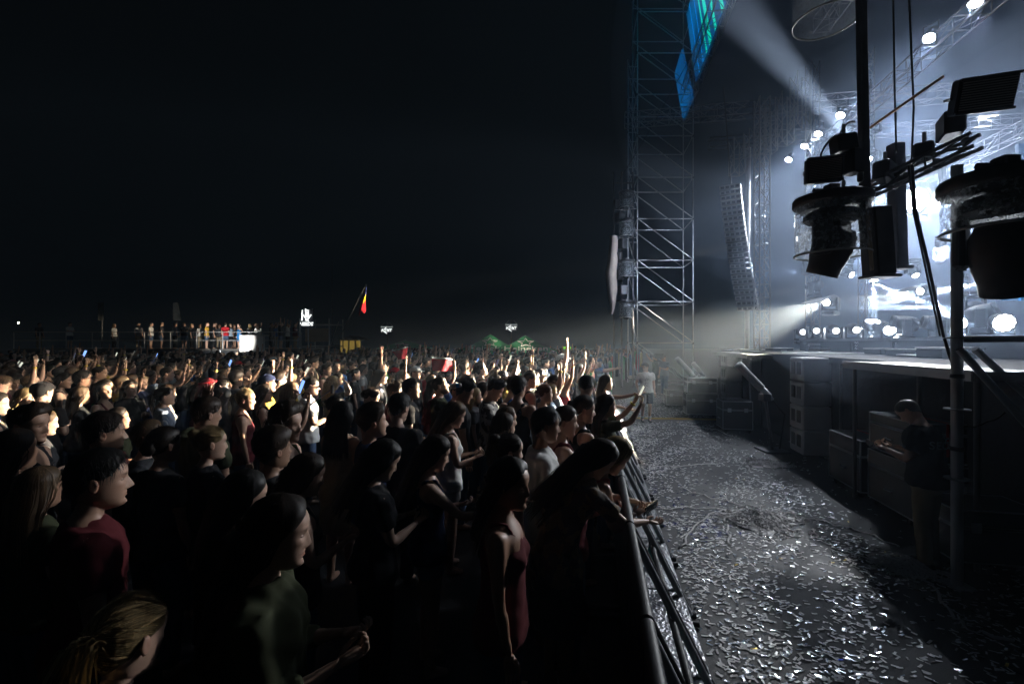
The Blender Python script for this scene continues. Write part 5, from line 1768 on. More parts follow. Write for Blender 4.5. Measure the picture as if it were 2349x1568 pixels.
# striped flag on a slanted pole
fl_t = thing('flag', at(770, 792, 24), 'blue, yellow and red flag with a dark emblem on a slanted pole', 'flag')
pipe('pole', at(766, 800, 24), at(840, 652, 24), .012, M['darkmetal'], fl_t)
cols_f = [('blue_band', CLOTH['flag_blue']), ('yellow_band', CLOTH['flag_yellow']), ('red_band', CLOTH['flag_red'])]
TL, TR, BL, BR = (836, 662), (841, 657), (821, 712), (838, 716)
def flag_pt(u, w):
    # u across the fly, w down; hangs almost edge on, with folds
    xl = 836 - 14 * max(0, w) ** .8 + 1.5 * math.sin(7 * w); xr = 841.5 - 2.5 * math.sin(w * 2.6)
    yl = 664 + 56 * w; yr = 655 + 58 * w + 3 * math.sin(6 * w)
    yy = yl + (yr - yl) * u + 5 * w * w * math.sin(9 * u + 1)
    return at(xl + (xr - xl) * u, yy, 24 + .10 * math.sin(u * 5 + w * 3) + .04 * u)
nu, nw = 10, 24
for bi, (nm, mm) in enumerate(cols_f):
    P, F = [], []
    for j in range(nw // 3 + 1):
        for i in range(nu + 1):
            w = bi / 3 + j / nw + (.10 * (0.5 - i / nu) if 0 < bi or j > 0 else 0) * (1 if not (bi == 2 and j == nw // 3) else 0)
            P.append(flag_pt(i / nu, w))
    n = nu + 1
    for j in range(nw // 3):
        for i in range(nu): F.append((j * n + i, j * n + i + 1, (j + 1) * n + i + 1, (j + 1) * n + i))
    part(nm, MB().add(P, F), mm, fl_t, True)
mb = MB()
for i in range(7):
    w = .42 + .035 * i
    a, b = flag_pt(.34 - .05 * (i % 2), w), flag_pt(.62 - .08 * (i % 3), w + .012)
    mb.add([a - Vector((0, .03, 0)), b - Vector((0, .03, 0)), b - Vector((0, .03, .03)), a - Vector((0, .03, .03))], [(0, 1, 2, 3)])
part('emblem', mb, M['black'], fl_t)

# tents
def parasol_tent(x, ytop, ybase, wpx, Y, lab, txt=True):
    apex = at(x, ytop, Y); zb = at(x, ybase, Y).z; w = wpx / FX * Y / 2
    t = thing('parasol_tent', (apex.x, Y, 0), lab, 'tent', 'green parasol tents')
    C = [Vector((apex.x - w, Y - w * .8, zb)), Vector((apex.x + w, Y - w * .8, zb)), Vector((apex.x + w, Y + w * .8, zb)), Vector((apex.x - w, Y + w * .8, zb))]
    for i in range(4):
        a, b = C[i], C[(i + 1) % 4]
        m1, m2 = (a + apex) / 2 - Vector((0, 0, .12)), (b + apex) / 2 - Vector((0, 0, .12))
        m_ = (m1 + m2) / 2 - Vector((0, 0, .05)); bm_ = (a + b) / 2
        part('canopy_panel', MB().add([a, bm_, b, m2, m_, m1, apex], [(0, 1, 4, 5), (1, 2, 3, 4), (5, 4, 6), (4, 3, 6)]), M['green_cloth'], t)
        part('valance', MB().add([a, b, b - Vector((0, 0, .3)), a - Vector((0, 0, .3))], [(0, 1, 2, 3)]), M['green_cloth'], t)
    pipe('pole', (apex.x, Y, 0), (apex.x, Y, apex.z), .05, M['palegrey'], t)
    # print on the front panel
    f0 = (C[0] + C[1]) / 2
    nv = (apex - f0); L_ = nv.length; nv.normalize()
    xx = Vector((1, 0, 0)); nn_ = xx.cross(nv).normalized()
    def onp(s, f):
        q = f0 + nv * (L_ * f) + xx * s
        sag = .16 * math.sin(PI * min(1, f)) 
        return q - Vector((0, 0, 0)) + nn_ * .05
    star = []
    for k_ in range(11):
        r_ = (.62 if k_ % 2 == 0 else .27)
        an = PI / 2 + k_ * PI / 5
        star.append(onp(r_ * math.cos(an), .52 + r_ * math.sin(an) / L_))
    part('printed_star', MB().tube(star, .035, 5), M['print_white'], t)
    if txt:
        me = text_mesh('Heineken', .85, .008)
        Mx = Matrix((xx, nv, nn_)).transposed().to_4x4()
        lettering(me, Matrix.Translation(onp(0, .17)) @ Mx, M['print_white'], t, 'printed_lettering')
parasol_tent(1125, 766, 806, 150, 36, 'green parasol tent with a star, below the right hanging sign')
parasol_tent(1205, 769, 806, 150, 35, 'green parasol tent with lettering, nearer the scaffold tower')
parasol_tent(930, 780, 806, 190, 44, 'dim dark green parasol tent below the left hanging sign')
yt = thing('lit_booth', at(812, 798, 45), 'dim yellow lit booth behind the crowd near the flag', 'booth')
a, b = at(782, 781, 45), at(826, 800, 45)
part('wall', MB().box(((a.x + b.x) / 2, 45, (a.z + 0) / 2), (b.x - a.x, .2, a.z)), M['booth'], yt)
part('roof', MB().prism([(a.x - .3, a.z + .05), (b.x + .3, a.z + .05), ((a.x + b.x) / 2, a.z + .5)], -.1, 2.5, Matrix.Translation((0, 45, 0)) @ Matrix.Rotation(PI / 2, 4, 'X') @ Matrix.Diagonal((1, 1, -1, 1))), M['skirt'], yt)
for x in (800, 815): part('post', MB().box((at(x, 0, 44.8).x, 44.8, a.z / 2), (.12, .1, a.z)), M['black'], yt)
gs = thing('green_sign', at(1300, 798, 40), 'small glowing green sign behind the crowd left of the scaffold tower', 'sign')
c = at(1301, 797.5, 40)
part('lit_face', MB().bevbox(c, (17.5 * 40 / FX, .1, 5.2 * 40 / FX), .05), M['green_lit'], gs)
part('red_mark', MB().box(c - Vector((0, .06, 0)), (.12, .01, .1)), M['led_red'], gs)
pipe('pole', (c.x, 40.1, 0), (c.x, 40.1, c.z), .05, M['darkmetal'], gs)
fp = thing('torch_phone', at(42, 740, 29), 'tiny bright phone torch shining at the far left', 'phone')
part('body', MB().bevbox(at(42, 741, 29), (.08, .02, .16), .006), M['phone'], fp)
part('lit_lamp', MB().lathe([(.05, 0), (.035, .01)], 10, Matrix.Translation(at(42.5, 740, 28.98)) @ Matrix.Rotation(PI / 2, 4, 'X')), M['lens_warm'], fp)

# ================================================================== confetti and streamers in the pit
def conf_mat(name, c, rough, metal):
    return mat(name, c, rough, metal, .12, 30)
CONF = [conf_mat('confetti_white', (.74, .73, .74), .4, 0), conf_mat('confetti_silver', (.85, .86, .9), .22, .9), conf_mat('confetti_blue', (.03, .07, .6), .25, .7), conf_mat('confetti_gold', (.7, .5, .12), .3, .8)]
def strip_verts(r, L_, w):
    # a slightly curled paper strip, 3 segments, double faced thin box
    c = r.normal(0, .12); tw = r.normal(0, .12)
    vs_ = []
    for i in range(3):
        f = i - 1
        x = f * L_ / 2; z = abs(f) * abs(c) * .012 + .0035
        for s in (-1, 1):
            vs_.append((x, s * w / 2, z + s * f * tw * w * .3))
    return vs_
strip_meshes = []
rr = np.random.default_rng(3)
for i in range(10):
    vs_ = strip_verts(rr, .044, .014)
    vs_ = [(x, y, max(z, .003)) for x, y, z in vs_]
    n = len(vs_)
    V2 = vs_ + [(x, y, z - .0012) for x, y, z in vs_]
    F = [(0, 2, 3, 1), (2, 4, 5, 3), (6, 7, 9, 8), (8, 9, 11, 10), (0, 1, 7, 6), (4, 10, 11, 5), (0, 6, 8, 2), (2, 8, 10, 4), (1, 3, 9, 7), (3, 5, 11, 9)]
    me = bpy.data.meshes.new('confetti_strip'); me.from_pydata(V2, [], F); me.update(); strip_meshes.append((V2, F, me))
pts = []
rr = np.random.default_rng(5)
def density(X, Y):
    b = (Vector((X, Y, 0)) - O).dot(V)
    if b < .62 or b > 6: return 0
    d = 1.0
    if b > 3.2 and Y > 5.6: d *= .06
    elif b > 2.9 and Y > 4.8: d *= .35
    if Y < 5 and b > 3.3: d *= .4
    d *= .5 + .9 * (0.5 + .5 * math.sin(X * 1.7 + .8 * math.sin(Y * 1.3)) * math.cos(Y * 1.1 - X * .6))
    d *= 1 + 1.2 * math.exp(-((b - .8) / .5) ** 2)
    if 7.5 < Y < 10.5: d *= .75
    n_ = math.sin(3.1 * X + 1.3 * math.sin(2.3 * Y)) * math.cos(2.7 * Y - 1.1 * X) + .5 * math.sin(7.3 * X - 5.1 * Y)
    d *= .22 + 1.1 * max(0, min(1, .5 + .42 * n_)) ** 1.7
    return min(1, d * .75)
while len(pts) < 13000:
    Y = 1.6 + 17.5 * rr.random() ** 1.25; X = rr.uniform(.9, 9)
    if X > 1.25 * Y + .4: continue
    if rr.random() < density(X, Y): pts.append((X, Y))
pts.sort(key=lambda p: p[0] ** 2 + p[1] ** 2)
def conf_kind(X, Y):
    u = rr.random()
    if Y > 5.2 and (Y < 13) and X < .19 + .187 * Y + 1.7:
        return 2 if u < .09 else 1 if u < .26 else 0
    return 3 if u < .003 else 2 if u < .005 else 1 if u < .32 else 0
big, rest = 0, [MB(), MB(), MB(), MB()]
for X, Y in pts:
    k = conf_kind(X, Y)
    vi = int(rr.integers(0, 10)); yaw = rr.normal(.0, .8); sc_ = rr.uniform(.75, 1.2)
    dens_tilt = (rr.normal(0, .10), rr.normal(0, .10))
    inview = abs(X) < 1.1 * Y and Y > 2.9
    if big < 300 and inview and k in (0, 1):
        big += 1
        o = bpy.data.objects.new('confetti_strip', strip_meshes[vi][2]); COL.objects.link(o)
        o.location = (X, Y, .004); o.rotation_euler = (dens_tilt[0], dens_tilt[1] , yaw); o.scale = (sc_, sc_, sc_)
        link_mat(o, CONF[k])
        tag(o, 'small pale paper confetti strip lying on the dark asphalt close to the camera', 'confetti', 'nearest confetti strips on the pit floor')
        continue
    V2, F, _ = strip_meshes[vi]
    Mx = Matrix.Translation((X, Y, .004)) @ Euler((dens_tilt[0], dens_tilt[1], yaw)).to_matrix().to_4x4() @ Matrix.Diagonal((sc_, sc_, sc_, 1))
    rest[k].add([Mx @ Vector(p) for p in V2], F)
for k, nm in enumerate(('white paper', 'silver foil', 'blue foil', 'gold foil')):
    o = part('confetti', rest[k], CONF[k]); tag(o, nm + ' confetti scattered over the pit floor', 'confetti', None, 'stuff')

M['paper_matted'] = mat('matted_paper', (.72, .7, .7), .8, 0, .15, 30, .9, 45)
# streamers: long paper ribbons on the ground
def streamer(pix, lab, w=.013, z=.010):
    P = [ground_at(x, y) for x, y in pix]
    path = []
    for i in range(len(P) - 1):
        for k_ in range(10):
            f = k_ / 10
            q = P[i].lerp(P[i + 1], f)
            path.append(q + Vector((.03 * math.sin(i * 3 + f * 9), .03 * math.cos(i * 2 + f * 7), z + .012 * abs(math.sin(i + f * 12)))))
    path.append(P[-1] + Vector((0, 0, z)))
    solo('paper_streamer', MB().tube(path, w, 6, flat=.35), M['paper'], lab, 'streamer', 'paper streamers on the pit floor', True)
streamer([(1478, 1068), (1540, 1072), (1640, 1064)], 'pale streamer lying flat beside the barrier, farthest from the pile')
streamer([(1500, 1170), (1580, 1165), (1680, 1172), (1740, 1185)], 'streamer running from the barrier to the big paper pile')
streamer([(1560, 1260), (1590, 1210), (1640, 1175), (1700, 1168)], 'curved streamer below the paper pile')
streamer([(1660, 1170), (1668, 1215), (1676, 1250)], 'short streamer trailing down from the paper pile')
streamer([(1800, 1178), (1900, 1200), (1990, 1225), (2060, 1255)], 'long streamer running right from the paper pile')
streamer([(1560, 1120), (1620, 1140), (1700, 1160), (1740, 1180)], 'upper left streamer feeding the paper pile')
streamer([(1700, 1010), (1640, 985), (1560, 975)], 'distant streamer near the cable ramp')
streamer([(2135, 1345), (2180, 1410), (2230, 1450), (2320, 1470)], 'streamer curling towards the bottom right corner')
def paper_pile(x, y, w, h, n, lab, seed):
    c = ground_at(x, y); r = np.random.default_rng(seed)
    t = thing('paper_pile', c, lab, 'paper pile', 'heaps of tangled paper streamers')
    def mound(rad, an):
        return h * .7 * math.exp(-(rad * 1.5) ** 2) * (1 + .3 * math.sin(3 * an + seed)) * max(0, 1 - rad ** 6)
    mb = MB(); P_ = []
    nr_, na_ = 12, 40
    for i in range(nr_):
        for k_ in range(na_):
            f = i / (nr_ - 1); an = 2 * PI * k_ / na_
            rad = .95 * f * (1 + .22 * math.sin(3 * an + seed) + .12 * math.sin(7 * an + 2 * seed))
            P_.append((c.x + w * rad * math.cos(an) + r.normal(0, .008), c.y + w * .8 * rad * math.sin(an) + r.normal(0, .008), .006 + mound(f, an) * (1 + .5 * r.normal(0, .5) * (f < .97))))
    mb.add(P_, [(i * na_ + k_, (i + 1) * na_ + k_, (i + 1) * na_ + (k_ + 1) % na_, i * na_ + (k_ + 1) % na_) for i in range(nr_ - 1) for k_ in range(na_)])
    part('matted_paper', mb, M['paper_matted'], t)
    for part_i in range(6):
        mb = MB()
        for _ in range(n // 6):
            a = r.uniform(0, 2 * PI); rad = min(1.3, abs(r.normal(0, .6)))
            x_, y_ = c.x + w * rad * math.cos(a), c.y + w * .8 * rad * math.sin(a)
            ph = r.uniform(0, 6, 3); rr_ = r.uniform(.02, .06); dr = r.uniform(0, 2 * PI)
            path = []
            for i in range(10):
                s = i * .8
                qx = x_ + rr_ * math.sin(s + ph[0]) + .018 * i * math.cos(dr); qy = y_ + rr_ * math.cos(s * 1.3 + ph[1]) + .018 * i * math.sin(dr)
                rd = math.hypot((qx - c.x) / w, (qy - c.y) / (w * .8))
                path.append(Vector((qx, qy, .016 + mound(rd, math.atan2(qy - c.y, qx - c.x)) * 1.05 + .012 * abs(math.sin(s * .9 + ph[2])))))
            mb.tube(path, .008, 4, flat=.4)
        tag(part('tangled_ribbon', mb, M['paper'], t), kind='stuff')
paper_pile(1745, 1195, .46, .10, 300, 'biggest heap of tangled paper streamers in the pit', 1)
paper_pile(2085, 1305, .22, .10, 160, 'low tangle of paper at the staff member\'s feet', 2)
paper_pile(1760, 1065, .35, .06, 140, 'flat dim paper tangle beyond the biggest heap', 3)
paper_pile(1448, 985, .16, .10, 60, 'paper tangle at the barrier foot below the raised phone', 4)
for i, (x, y) in enumerate(((1452, 975), (1460, 990), (1446, 960), (1466, 1000))):
    p = S(9.2 + .25 * i, .06, 1.16)
    path = [p, p + V * .08 + Vector((0, 0, .01)), p + V * .14 - Vector((0, 0, .25)), p + V * (.15 + .02 * i) - Vector((0, 0, .6 + .1 * i))]
    solo('paper_streamer', MB().tube(path, .012, 6, flat=.4), M['paper'], 'paper streamer hanging over the barrier top, %s of four' % ('nearest', 'second nearest', 'third nearest', 'farthest')[i], 'streamer', 'streamers hanging over the barrier', True)
# plastic bottles
M['bottle'] = mat('green_plastic', (.02, .3, .25), .15, 0, .1, spec=.8)
def bottle(p, lab, lying=False):
    p = Vector(p)
    A = Matrix.Translation(p) @ (Matrix.Rotation(PI / 2, 4, 'Y') if lying else Matrix.Identity(4))
    t = thing('plastic_bottle', p, lab, 'bottle', 'plastic bottles')
    part('body', MB().lathe([(.028, 0), (.033, .01), (.033, .13), (.03, .15), (.014, .19), (.014, .20)], 16, A), M['bottle'], t, True)
    part('cap', MB().lathe([(.016, .2), (.016, .222)], 12, A), M['white'], t, True)
bottle(S(2.55, .30, .252), 'green plastic bottle standing on the barrier step below the lit phone')
bottle(S(4.3, .30, .252), 'green plastic bottle on the barrier step farther from the camera')
bottle(at(1090, 1520, 2.6) * 1, 'green plastic bottle lying among the feet') if False else None

# ================================================================== people placed one by one
PLACED = []      # (X, Y, px of head, py of head top, head half width px)
def hero(x, ytop, h, heading, sex, arms, top, topc, bottom, botc, hair, label, lean=0, head=(0, 0, 0), skin=0, lod=0, beard=0., cap=None, glasses=False, band=None, shoes=False, headband=None, seed=0, girth=1.0, group='people in the crowd', sleeve=None, fixed=None):
    fig = get_fig(sex=sex, arms=arms, top=top, bottom=bottom, lean=lean, head=head, lod=lod, beard=beard, seed=seed, girth=girth, sleeve=sleeve)
    if fixed is None: heading = heading + math.degrees(math.atan((CX - x) / FX))     # turn with the line of sight
    k = h / 1.75
    Hm = fig['head_M']
    hx, hy, hz = Hm[0][3], Hm[1][3], Hm[2][3]
    ztop = (hz + .132) * k
    if fixed is None:
        Y = FX * (CAM_H - ztop) / (ytop - CYY)
        X = (x - CX) / FX * Y
        c, s = math.cos(R(heading)), math.sin(R(heading))
        loc = Vector((X - (hx * c - hy * s) * k, Y - (hx * s + hy * c) * k, 0))
    else:
        loc = Vector(fixed); Y = loc.y; X = loc.x
    e = person(loc, heading, h, label, fig, skin, hair, topc, botc, group, lod, cap, glasses, band, shoes, 'person', top, bottom, headband)
    PLACED.append((loc.x, loc.y, x, ytop, .12 / Y * FX))
    return e, fig
H = {}
# --- left part
hero(300, 1372, 1.54, 38, 'f', ('down', 'down'), 'tee', 'black', 'jeans', 'denim', ('pony', 'blond', .3, 21, 0), 'person at the bottom left corner, only the back of the head in view', head=(0, 5, 0), lean=6)
hero(640, 1140, 1.72, -14, 'f', ('phone', 'phone'), 'blouse', 'olive', 'jeans', 'black', ('long', 'dark', .40, 22, 1.0), 'person in an olive blouse, largest face in profile at the bottom left', head=(8, 8, 0), sleeve=1.5)
hero(240, 948, 1.80, 5, 'm', ('down', 'down'), 'tee', 'black', 'jeans', 'denim', ('short', 'dark', .3, 23, 0), 'person in a black T-shirt, upper of two overlapping profiles on the left', head=(0, 2, 0), skin=1)
hero(228, 1034, 1.78, 2, 'm', ('down', 'down'), 'tee', 'maroon', 'jeans', 'denim', ('short', 'black', .3, 24, 0), 'person in a dark red open collar shirt, lower of two overlapping profiles on the left', head=(-5, 2, 0), skin=1)
hero(4, 862, 1.78, 0, 'm', ('phone', 'phone'), 'tee', 'grey', 'jeans', 'denim', ('short', 'brown', .3, 25, 0), 'person in a grey T-shirt cut by the left edge, looking down', head=(0, 20, 0))
hero(34, 857, 1.74, -70, 'm', ('phone', 'down'), 'tank', 'pink', 'shorts', 'denim', ('short', 'dark', .3, 26, 0), 'person in a pink tank top looking down near the left edge', head=(0, 30, 0))
hero(98, 876, 1.78, 60, 'm', ('phone', 'phone'), 'tee', 'black', 'jeans', 'black', ('buzz', 'black', .3, 5, 0), 'person in a black cap and black T-shirt seen from behind on the left', cap='black', head=(-15, 5, 0))
hero(190, 850, 1.82, 8, 'm', ('down', 'down'), 'tee', 'maroon', 'jeans', 'denim', ('short', 'black', .3, 27, 0), 'person in a maroon T-shirt and sunglasses looking right', glasses=True, skin=2, head=(0, -4, 0))
hero(240, 878, 1.66, -40, 'f', ('down', 'down'), 'tank', 'maroon', 'jeans', 'denim', ('long', 'dark', .36, 28, 0.3), 'person in a dark red tank top turned to the camera, head tilted up', head=(-20, -12, 6), skin=1)
hero(300, 872, 1.68, -60, 'f', ('phone', 'down'), 'tee', 'black', 'jeans', 'denim', ('long', 'brown', .30, 29, 0.4), 'person in a black T-shirt looking straight at the camera', head=(0, 4, 6))
hero(326, 862, 1.66, -50, 'f', ('down', 'down'), 'tee', 'navy', 'jeans', 'denim', ('long', 'blond', .30, 30, 0.8), 'person in a navy T-shirt peeking past the one looking at the camera')
hero(380, 888, 1.66, 5, 'f', ('down', 'down'), 'shirt', 'striped', 'jeans', 'denim', ('pony', 'dark', .3, 31, 0), 'person in a blue striped shirt in clear profile facing right', head=(0, -6, 0))
hero(384, 842, 1.78, 0, 'm', ('down', 'bentup'), 'tee', 'white', 'jeans', 'denim', ('short', 'dark', .3, 32, 0), 'person in a white T-shirt behind the one in the striped shirt', lod=1)
hero(478, 868, 1.68, 8, 'f', ('down', 'down'), 'tank', 'maroon', 'jeans', 'black', ('long', 'red', .42, 33, 1.0), 'person in a dark red tank top wearing a red headband', headband='red', head=(0, 4, 0))
hero(512, 872, 1.66, 0, 'f', ('down', 'head'), 'blouse', 'grey', 'jeans', 'black', ('long', 'dark', .25, 34, 0), 'person in a grey sweater with one elbow raised to the head', head=(0, -8, 0), sleeve=1.9)
hero(485, 978, 1.66, 14, 'f', ('down', 'down'), 'tee', 'black', 'jeans', 'black', ('bun', 'blond', .3, 35, 0), 'person in a black top with a brightly lit face in profile', head=(0, 3, 0))
hero(378, 980, 1.68, 35, 'f', ('down', 'down'), 'tee', 'black', 'jeans', 'denim', ('updo', 'dark', .3, 36, 0), 'person in a black top seen from behind, left of the brightly lit profile', head=(0, 0, 0))
hero(562, 1082, 1.64, 10, 'f', ('down', 'down'), 'tee', 'black', 'jeans', 'black', ('long', 'black', .3, 37, 0), 'person in a black top almost lost in shadow behind the largest profile', head=(0, 10, 0))
hero(704, 1042, 1.62, 10, 'f', ('down', 'phone'), 'tank', 'black', 'jeans', 'denim', ('long', 'dark', .32, 38, 0.5), 'person in a black tank top in deep shadow right of the largest profile', head=(0, 15, 0))
hero(252, 828, 1.82, -5, 'm', ('down', 'down'), 'tee', 'charcoal', 'jeans', 'denim', ('curly', 'dark', .3, 39, 0), 'person in a charcoal T-shirt looking down behind the one in sunglasses', head=(0, 24, 0), lod=1)
hero(300, 832, 1.76, 8, 'f', ('down', 'down'), 'tee', 'grey', 'jeans', 'denim', ('long', 'brown', .3, 40, 0.4), 'person in a grey T-shirt behind the one looking at the camera', lod=1)
hero(407, 799, 1.92, 0, 'm', ('down', 'down'), 'tee', 'white', 'jeans', 'denim', ('buzz', 'grey', .3, 5, 0), 'tall person in a white T-shirt standing out below the right banner pillar', lod=1)
hero(492, 819, 1.80, 0, 'm', ('down', 'up'), 'tee', 'navy', 'jeans', 'denim', ('short', 'black', .3, 41, 0), 'person in a navy T-shirt with one arm stretched up near the lit counter', beard=.7, lod=1, skin=2)
hero(458, 828, 1.68, 0, 'f', ('down', 'down'), 'tee', 'charcoal', 'jeans', 'denim', ('long', 'light', .3, 42, 0.3), 'person in a charcoal T-shirt just left of the navy one with a raised arm', lod=1)
hero(566, 840, 1.70, 0, 'f', ('down', 'bentup'), 'tee', 'charcoal', 'jeans', 'denim', ('long', 'dark', .32, 43, 0.5), 'person in a charcoal T-shirt right of the raised grey elbow', lod=1, glasses=True)
# --- middle
hero(628, 824, 1.82, -25, 'm', ('bentup', 'bentup'), 'tank', 'black', 'jeans', 'denim', ('short', 'dark', .3, 44, 0), 'person in a black tank top and sunglasses with both forearms raised', glasses=True)
hero(664, 807, 2.01, 0, 'm', ('down', 'down'), 'tee', 'floral', 'jeans', 'denim', ('short', 'black', .3, 45, 0), 'tall person in a patterned shirt behind the one in sunglasses', lod=1)
hero(606, 882, 1.68, 5, 'f', ('down', 'down'), 'tank', 'black', 'jeans', 'denim', ('long', 'brown', .28, 46, 0.9), 'smiling person in a black strap top and clear glasses facing right', glasses=True, head=(0, -4, 0))
hero(668, 876, 1.70, 50, 'f', ('down', 'phone'), 'tank', 'beige', 'jeans', 'denim', ('long', 'light', .42, 47, 0.2), 'person in a beige strap top seen from behind with a stick in hand', head=(0, 5, 0))
hero(714, 864, 1.78, 5, 'm', ('down', 'phone'), 'tee', 'white', 'jeans', 'denim', ('buzz', 'dark', .3, 5, 0), 'brightly lit person in a white T-shirt and glasses', glasses=True, head=(0, 6, 0))
hero(764, 862, 1.68, 40, 'f', ('down', 'hair'), 'tee', 'charcoal', 'jeans', 'black', ('long', 'blond', .34, 48, 0.9), 'person in a charcoal printed T-shirt with one hand in the hair')
hero(772, 829, 1.80, -70, 'm', ('down', 'down'), 'tee', 'blue', 'jeans', 'denim', ('short', 'dark', .3, 49, 0), 'person in a blue T-shirt facing the camera in mid crowd', lod=1)
hero(706, 834, 1.78, 5, 'm', ('down', 'down'), 'tee', 'charcoal', 'jeans', 'denim', ('short', 'brown', .3, 50, 0), 'person in a charcoal T-shirt and glasses behind the brightly lit white one', glasses=True, lod=1)
hero(816, 845, 1.70, 0, 'f', ('down', 'down'), 'tee', 'black', 'jeans', 'denim', ('pony', 'black', .3, 51, 0), 'person in a black T-shirt with an earring, left of a white T-shirt', lod=1)
hero(834, 835, 1.72, 0, 'f', ('down', 'down'), 'tee', 'white', 'jeans', 'denim', ('long', 'dark', .26, 52, 0), 'person in a white T-shirt left of the bright blue T-shirt', lod=1)
hero(873, 847, 1.78, 5, 'm', ('down', 'down'), 'tee', 'charcoal', 'jeans', 'denim', ('long', 'black', .2, 53, 0), 'person in a charcoal T-shirt with a glaring white lit face')
hero(902, 808, 1.88, 15, 'm', ('cross', 'cross'), 'tee', 'bright blue', 'jeans', 'denim', ('short', 'dark', .3, 54, 0), 'person in a bright blue T-shirt with arms crossed', lod=0, skin=1)
hero(954, 840, 1.78, -30, 'm', ('down', 'down'), 'tee', 'black', 'jeans', 'denim', ('buzz', 'dark', .3, 5, 0), 'person in a white cap with dark spots facing the camera', cap='white', lod=0)
hero(944, 868, 1.80, 0, 'm', ('down', 'down'), 'tee', 'black', 'jeans', 'denim', ('short', 'black', .3, 55, 0), 'person in a black T-shirt in front of the white cap')
hero(852, 890, 1.68, -10, 'f', ('phone', 'down'), 'tank', 'white', 'jeans', 'denim', ('updo', 'brown', .3, 56, 0), 'person in a white strap top looking down, below the glaring white face', head=(0, 28, 0))
hero(1010, 862, 1.80, 0, 'm', ('down', 'drink'), 'tee', 'olive', 'jeans', 'denim', ('buzz', 'dark', .3, 5, 0), 'person in an olive T-shirt drinking from a silver can', beard=1., head=(0, -16, 0))
hero(1066, 874, 1.80, 8, 'm', ('down', 'down'), 'tee', 'black', 'jeans', 'denim', ('quiff', 'black', .3, 57, 0), 'person in a black T-shirt looking down, right of the drinking one', head=(0, 22, 0), skin=2)
hero(917, 904, 1.78, 65, 'm', ('phone', 'phone'), 'tee', 'black', 'jeans', 'black', ('short', 'black', .3, 58, 0), 'person in a black T-shirt seen from behind, filling the centre shadow', head=(-10, 12, 0))
hero(786, 922, 1.70, 55, 'f', ('down', 'down'), 'dress', 'beige', None, 'denim', ('long', 'black', .34, 59, 0), 'person in a beige dress in shadow at the centre left', head=(0, 0, 0), skin=1)
hero(1044, 922, 1.68, 10, 'f', ('phone', 'phone'), 'tank', 'white', 'hot', 'white', ('long', 'light', .40, 60, 0.), 'person in a white strap top with a blazing lit cheek', head=(0, 22, 0))
hero(1000, 1000, 1.62, 10, 'f', ('phone', 'lean'), 'tank', 'navy', 'hot', 'light denim', ('long', 'dark', .36, 61, 0.2), 'person in a navy tank top and pale shorts in the shadow', head=(0, 18, 0))
hero(880, 1010, 1.66, 20, 'f', ('phone', 'phone'), 'tee', 'black', 'jeans', 'black', ('long', 'black', .34, 62, 0), 'person in a black T-shirt holding a phone in deep shadow at the bottom centre', head=(0, 25, 0))
# --- right part up to the barrier
hero(1190, 864, 1.84, 62, 'm', ('down', 'down'), 'tank', 'black', 'jeans', 'black', ('short', 'dark', .3, 63, 0), 'person in a black tank top seen from behind, bare shoulders lit', skin=1)
hero(1136, 870, 1.80, -5, 'm', ('phone', 'phone'), 'shirt', 'floral', 'jeans', 'denim', ('quiff', 'black', .3, 64, 0), 'person in a patterned short sleeved shirt looking down at a can', head=(0, 30, 0), skin=1)
hero(1104, 833, 1.84, 10, 'm', ('down', 'down'), 'tank', 'woven', 'jeans', 'denim', ('curly', 'dark', .3, 65, 0), 'person in a woven patterned tank top with chin raised', head=(0, -22, 0))
hero(1251, 882, 1.68, 10, 'f', ('down', 'down'), 'tank', 'beige', 'jeans', 'denim', ('updo', 'auburn', .3, 66, 0), 'person in a beige strap top right of the black tank top', head=(0, 0, 0))
hero(1292, 828, 1.82, 8, 'm', ('down', 'down'), 'tee', 'white', 'jeans', 'denim', ('short', 'light', .3, 67, 0), 'brightly lit person in a white T-shirt and glasses near the barrier', glasses=True)
hero(1251, 822, 1.84, 15, 'm', ('down', 'down'), 'shirt', 'pale blue', 'jeans', 'denim', ('short', 'black', .3, 68, 0), 'person in a pale blue shirt left of the brightly lit white T-shirt', lod=1)
hero(1290, 811, 2.01, 0, 'm', ('down', 'up'), 'tee', 'charcoal', 'jeans', 'denim', ('buzz', 'dark', .3, 5, 0), 'person in a white cap with one arm up near the barrier', cap='white', lod=1)
hero(1346, 862, 1.88, 40, 'm', ('phone', 'down'), 'tee', 'black', 'jeans', 'black', ('short', 'dark', .3, 69, 0), 'big person in a black T-shirt leaning over at the barrier', lean=8, head=(35, 28, 0), girth=1.15)
hero(1252, 937, 1.76, 5, 'm', ('down', 'down'), 'shirt', 'white', 'jeans', 'beige', ('short', 'black', .3, 70, 0), 'person in a white short sleeved shirt and pale trousers at the centre right', head=(10, 4, 0), skin=3)
e9, f9 = hero(1376, 1008, 1.70, 32, 'f', ('phone', 'lean'), 'shirt', 'woven', 'skirt', 'black', ('long', 'dark', .52, 71, 0.25), 'person in a woven patterned top bending over the barrier, hair hiding the face', lean=24, head=(-4, 24, 0))
e10, f10 = hero(1412, 1003, 1.70, 25, 'f', ('lean', 'phone'), 'tank', 'pink', 'jeans', 'light denim', ('long', 'blond', .26, 72, 0.3), 'person in a pink strap top leaning on the barrier with a lit phone', lean=30, head=(0, 14, 0))
hero(1372, 821, 1.80, 0, 'm', ('reach', 'reach'), 'tee', 'blue', 'jeans', 'denim', ('buzz', 'dark', .3, 5, 0), 'person in a blue cap reaching over the far barrier with a paper', cap='navy', lod=0)
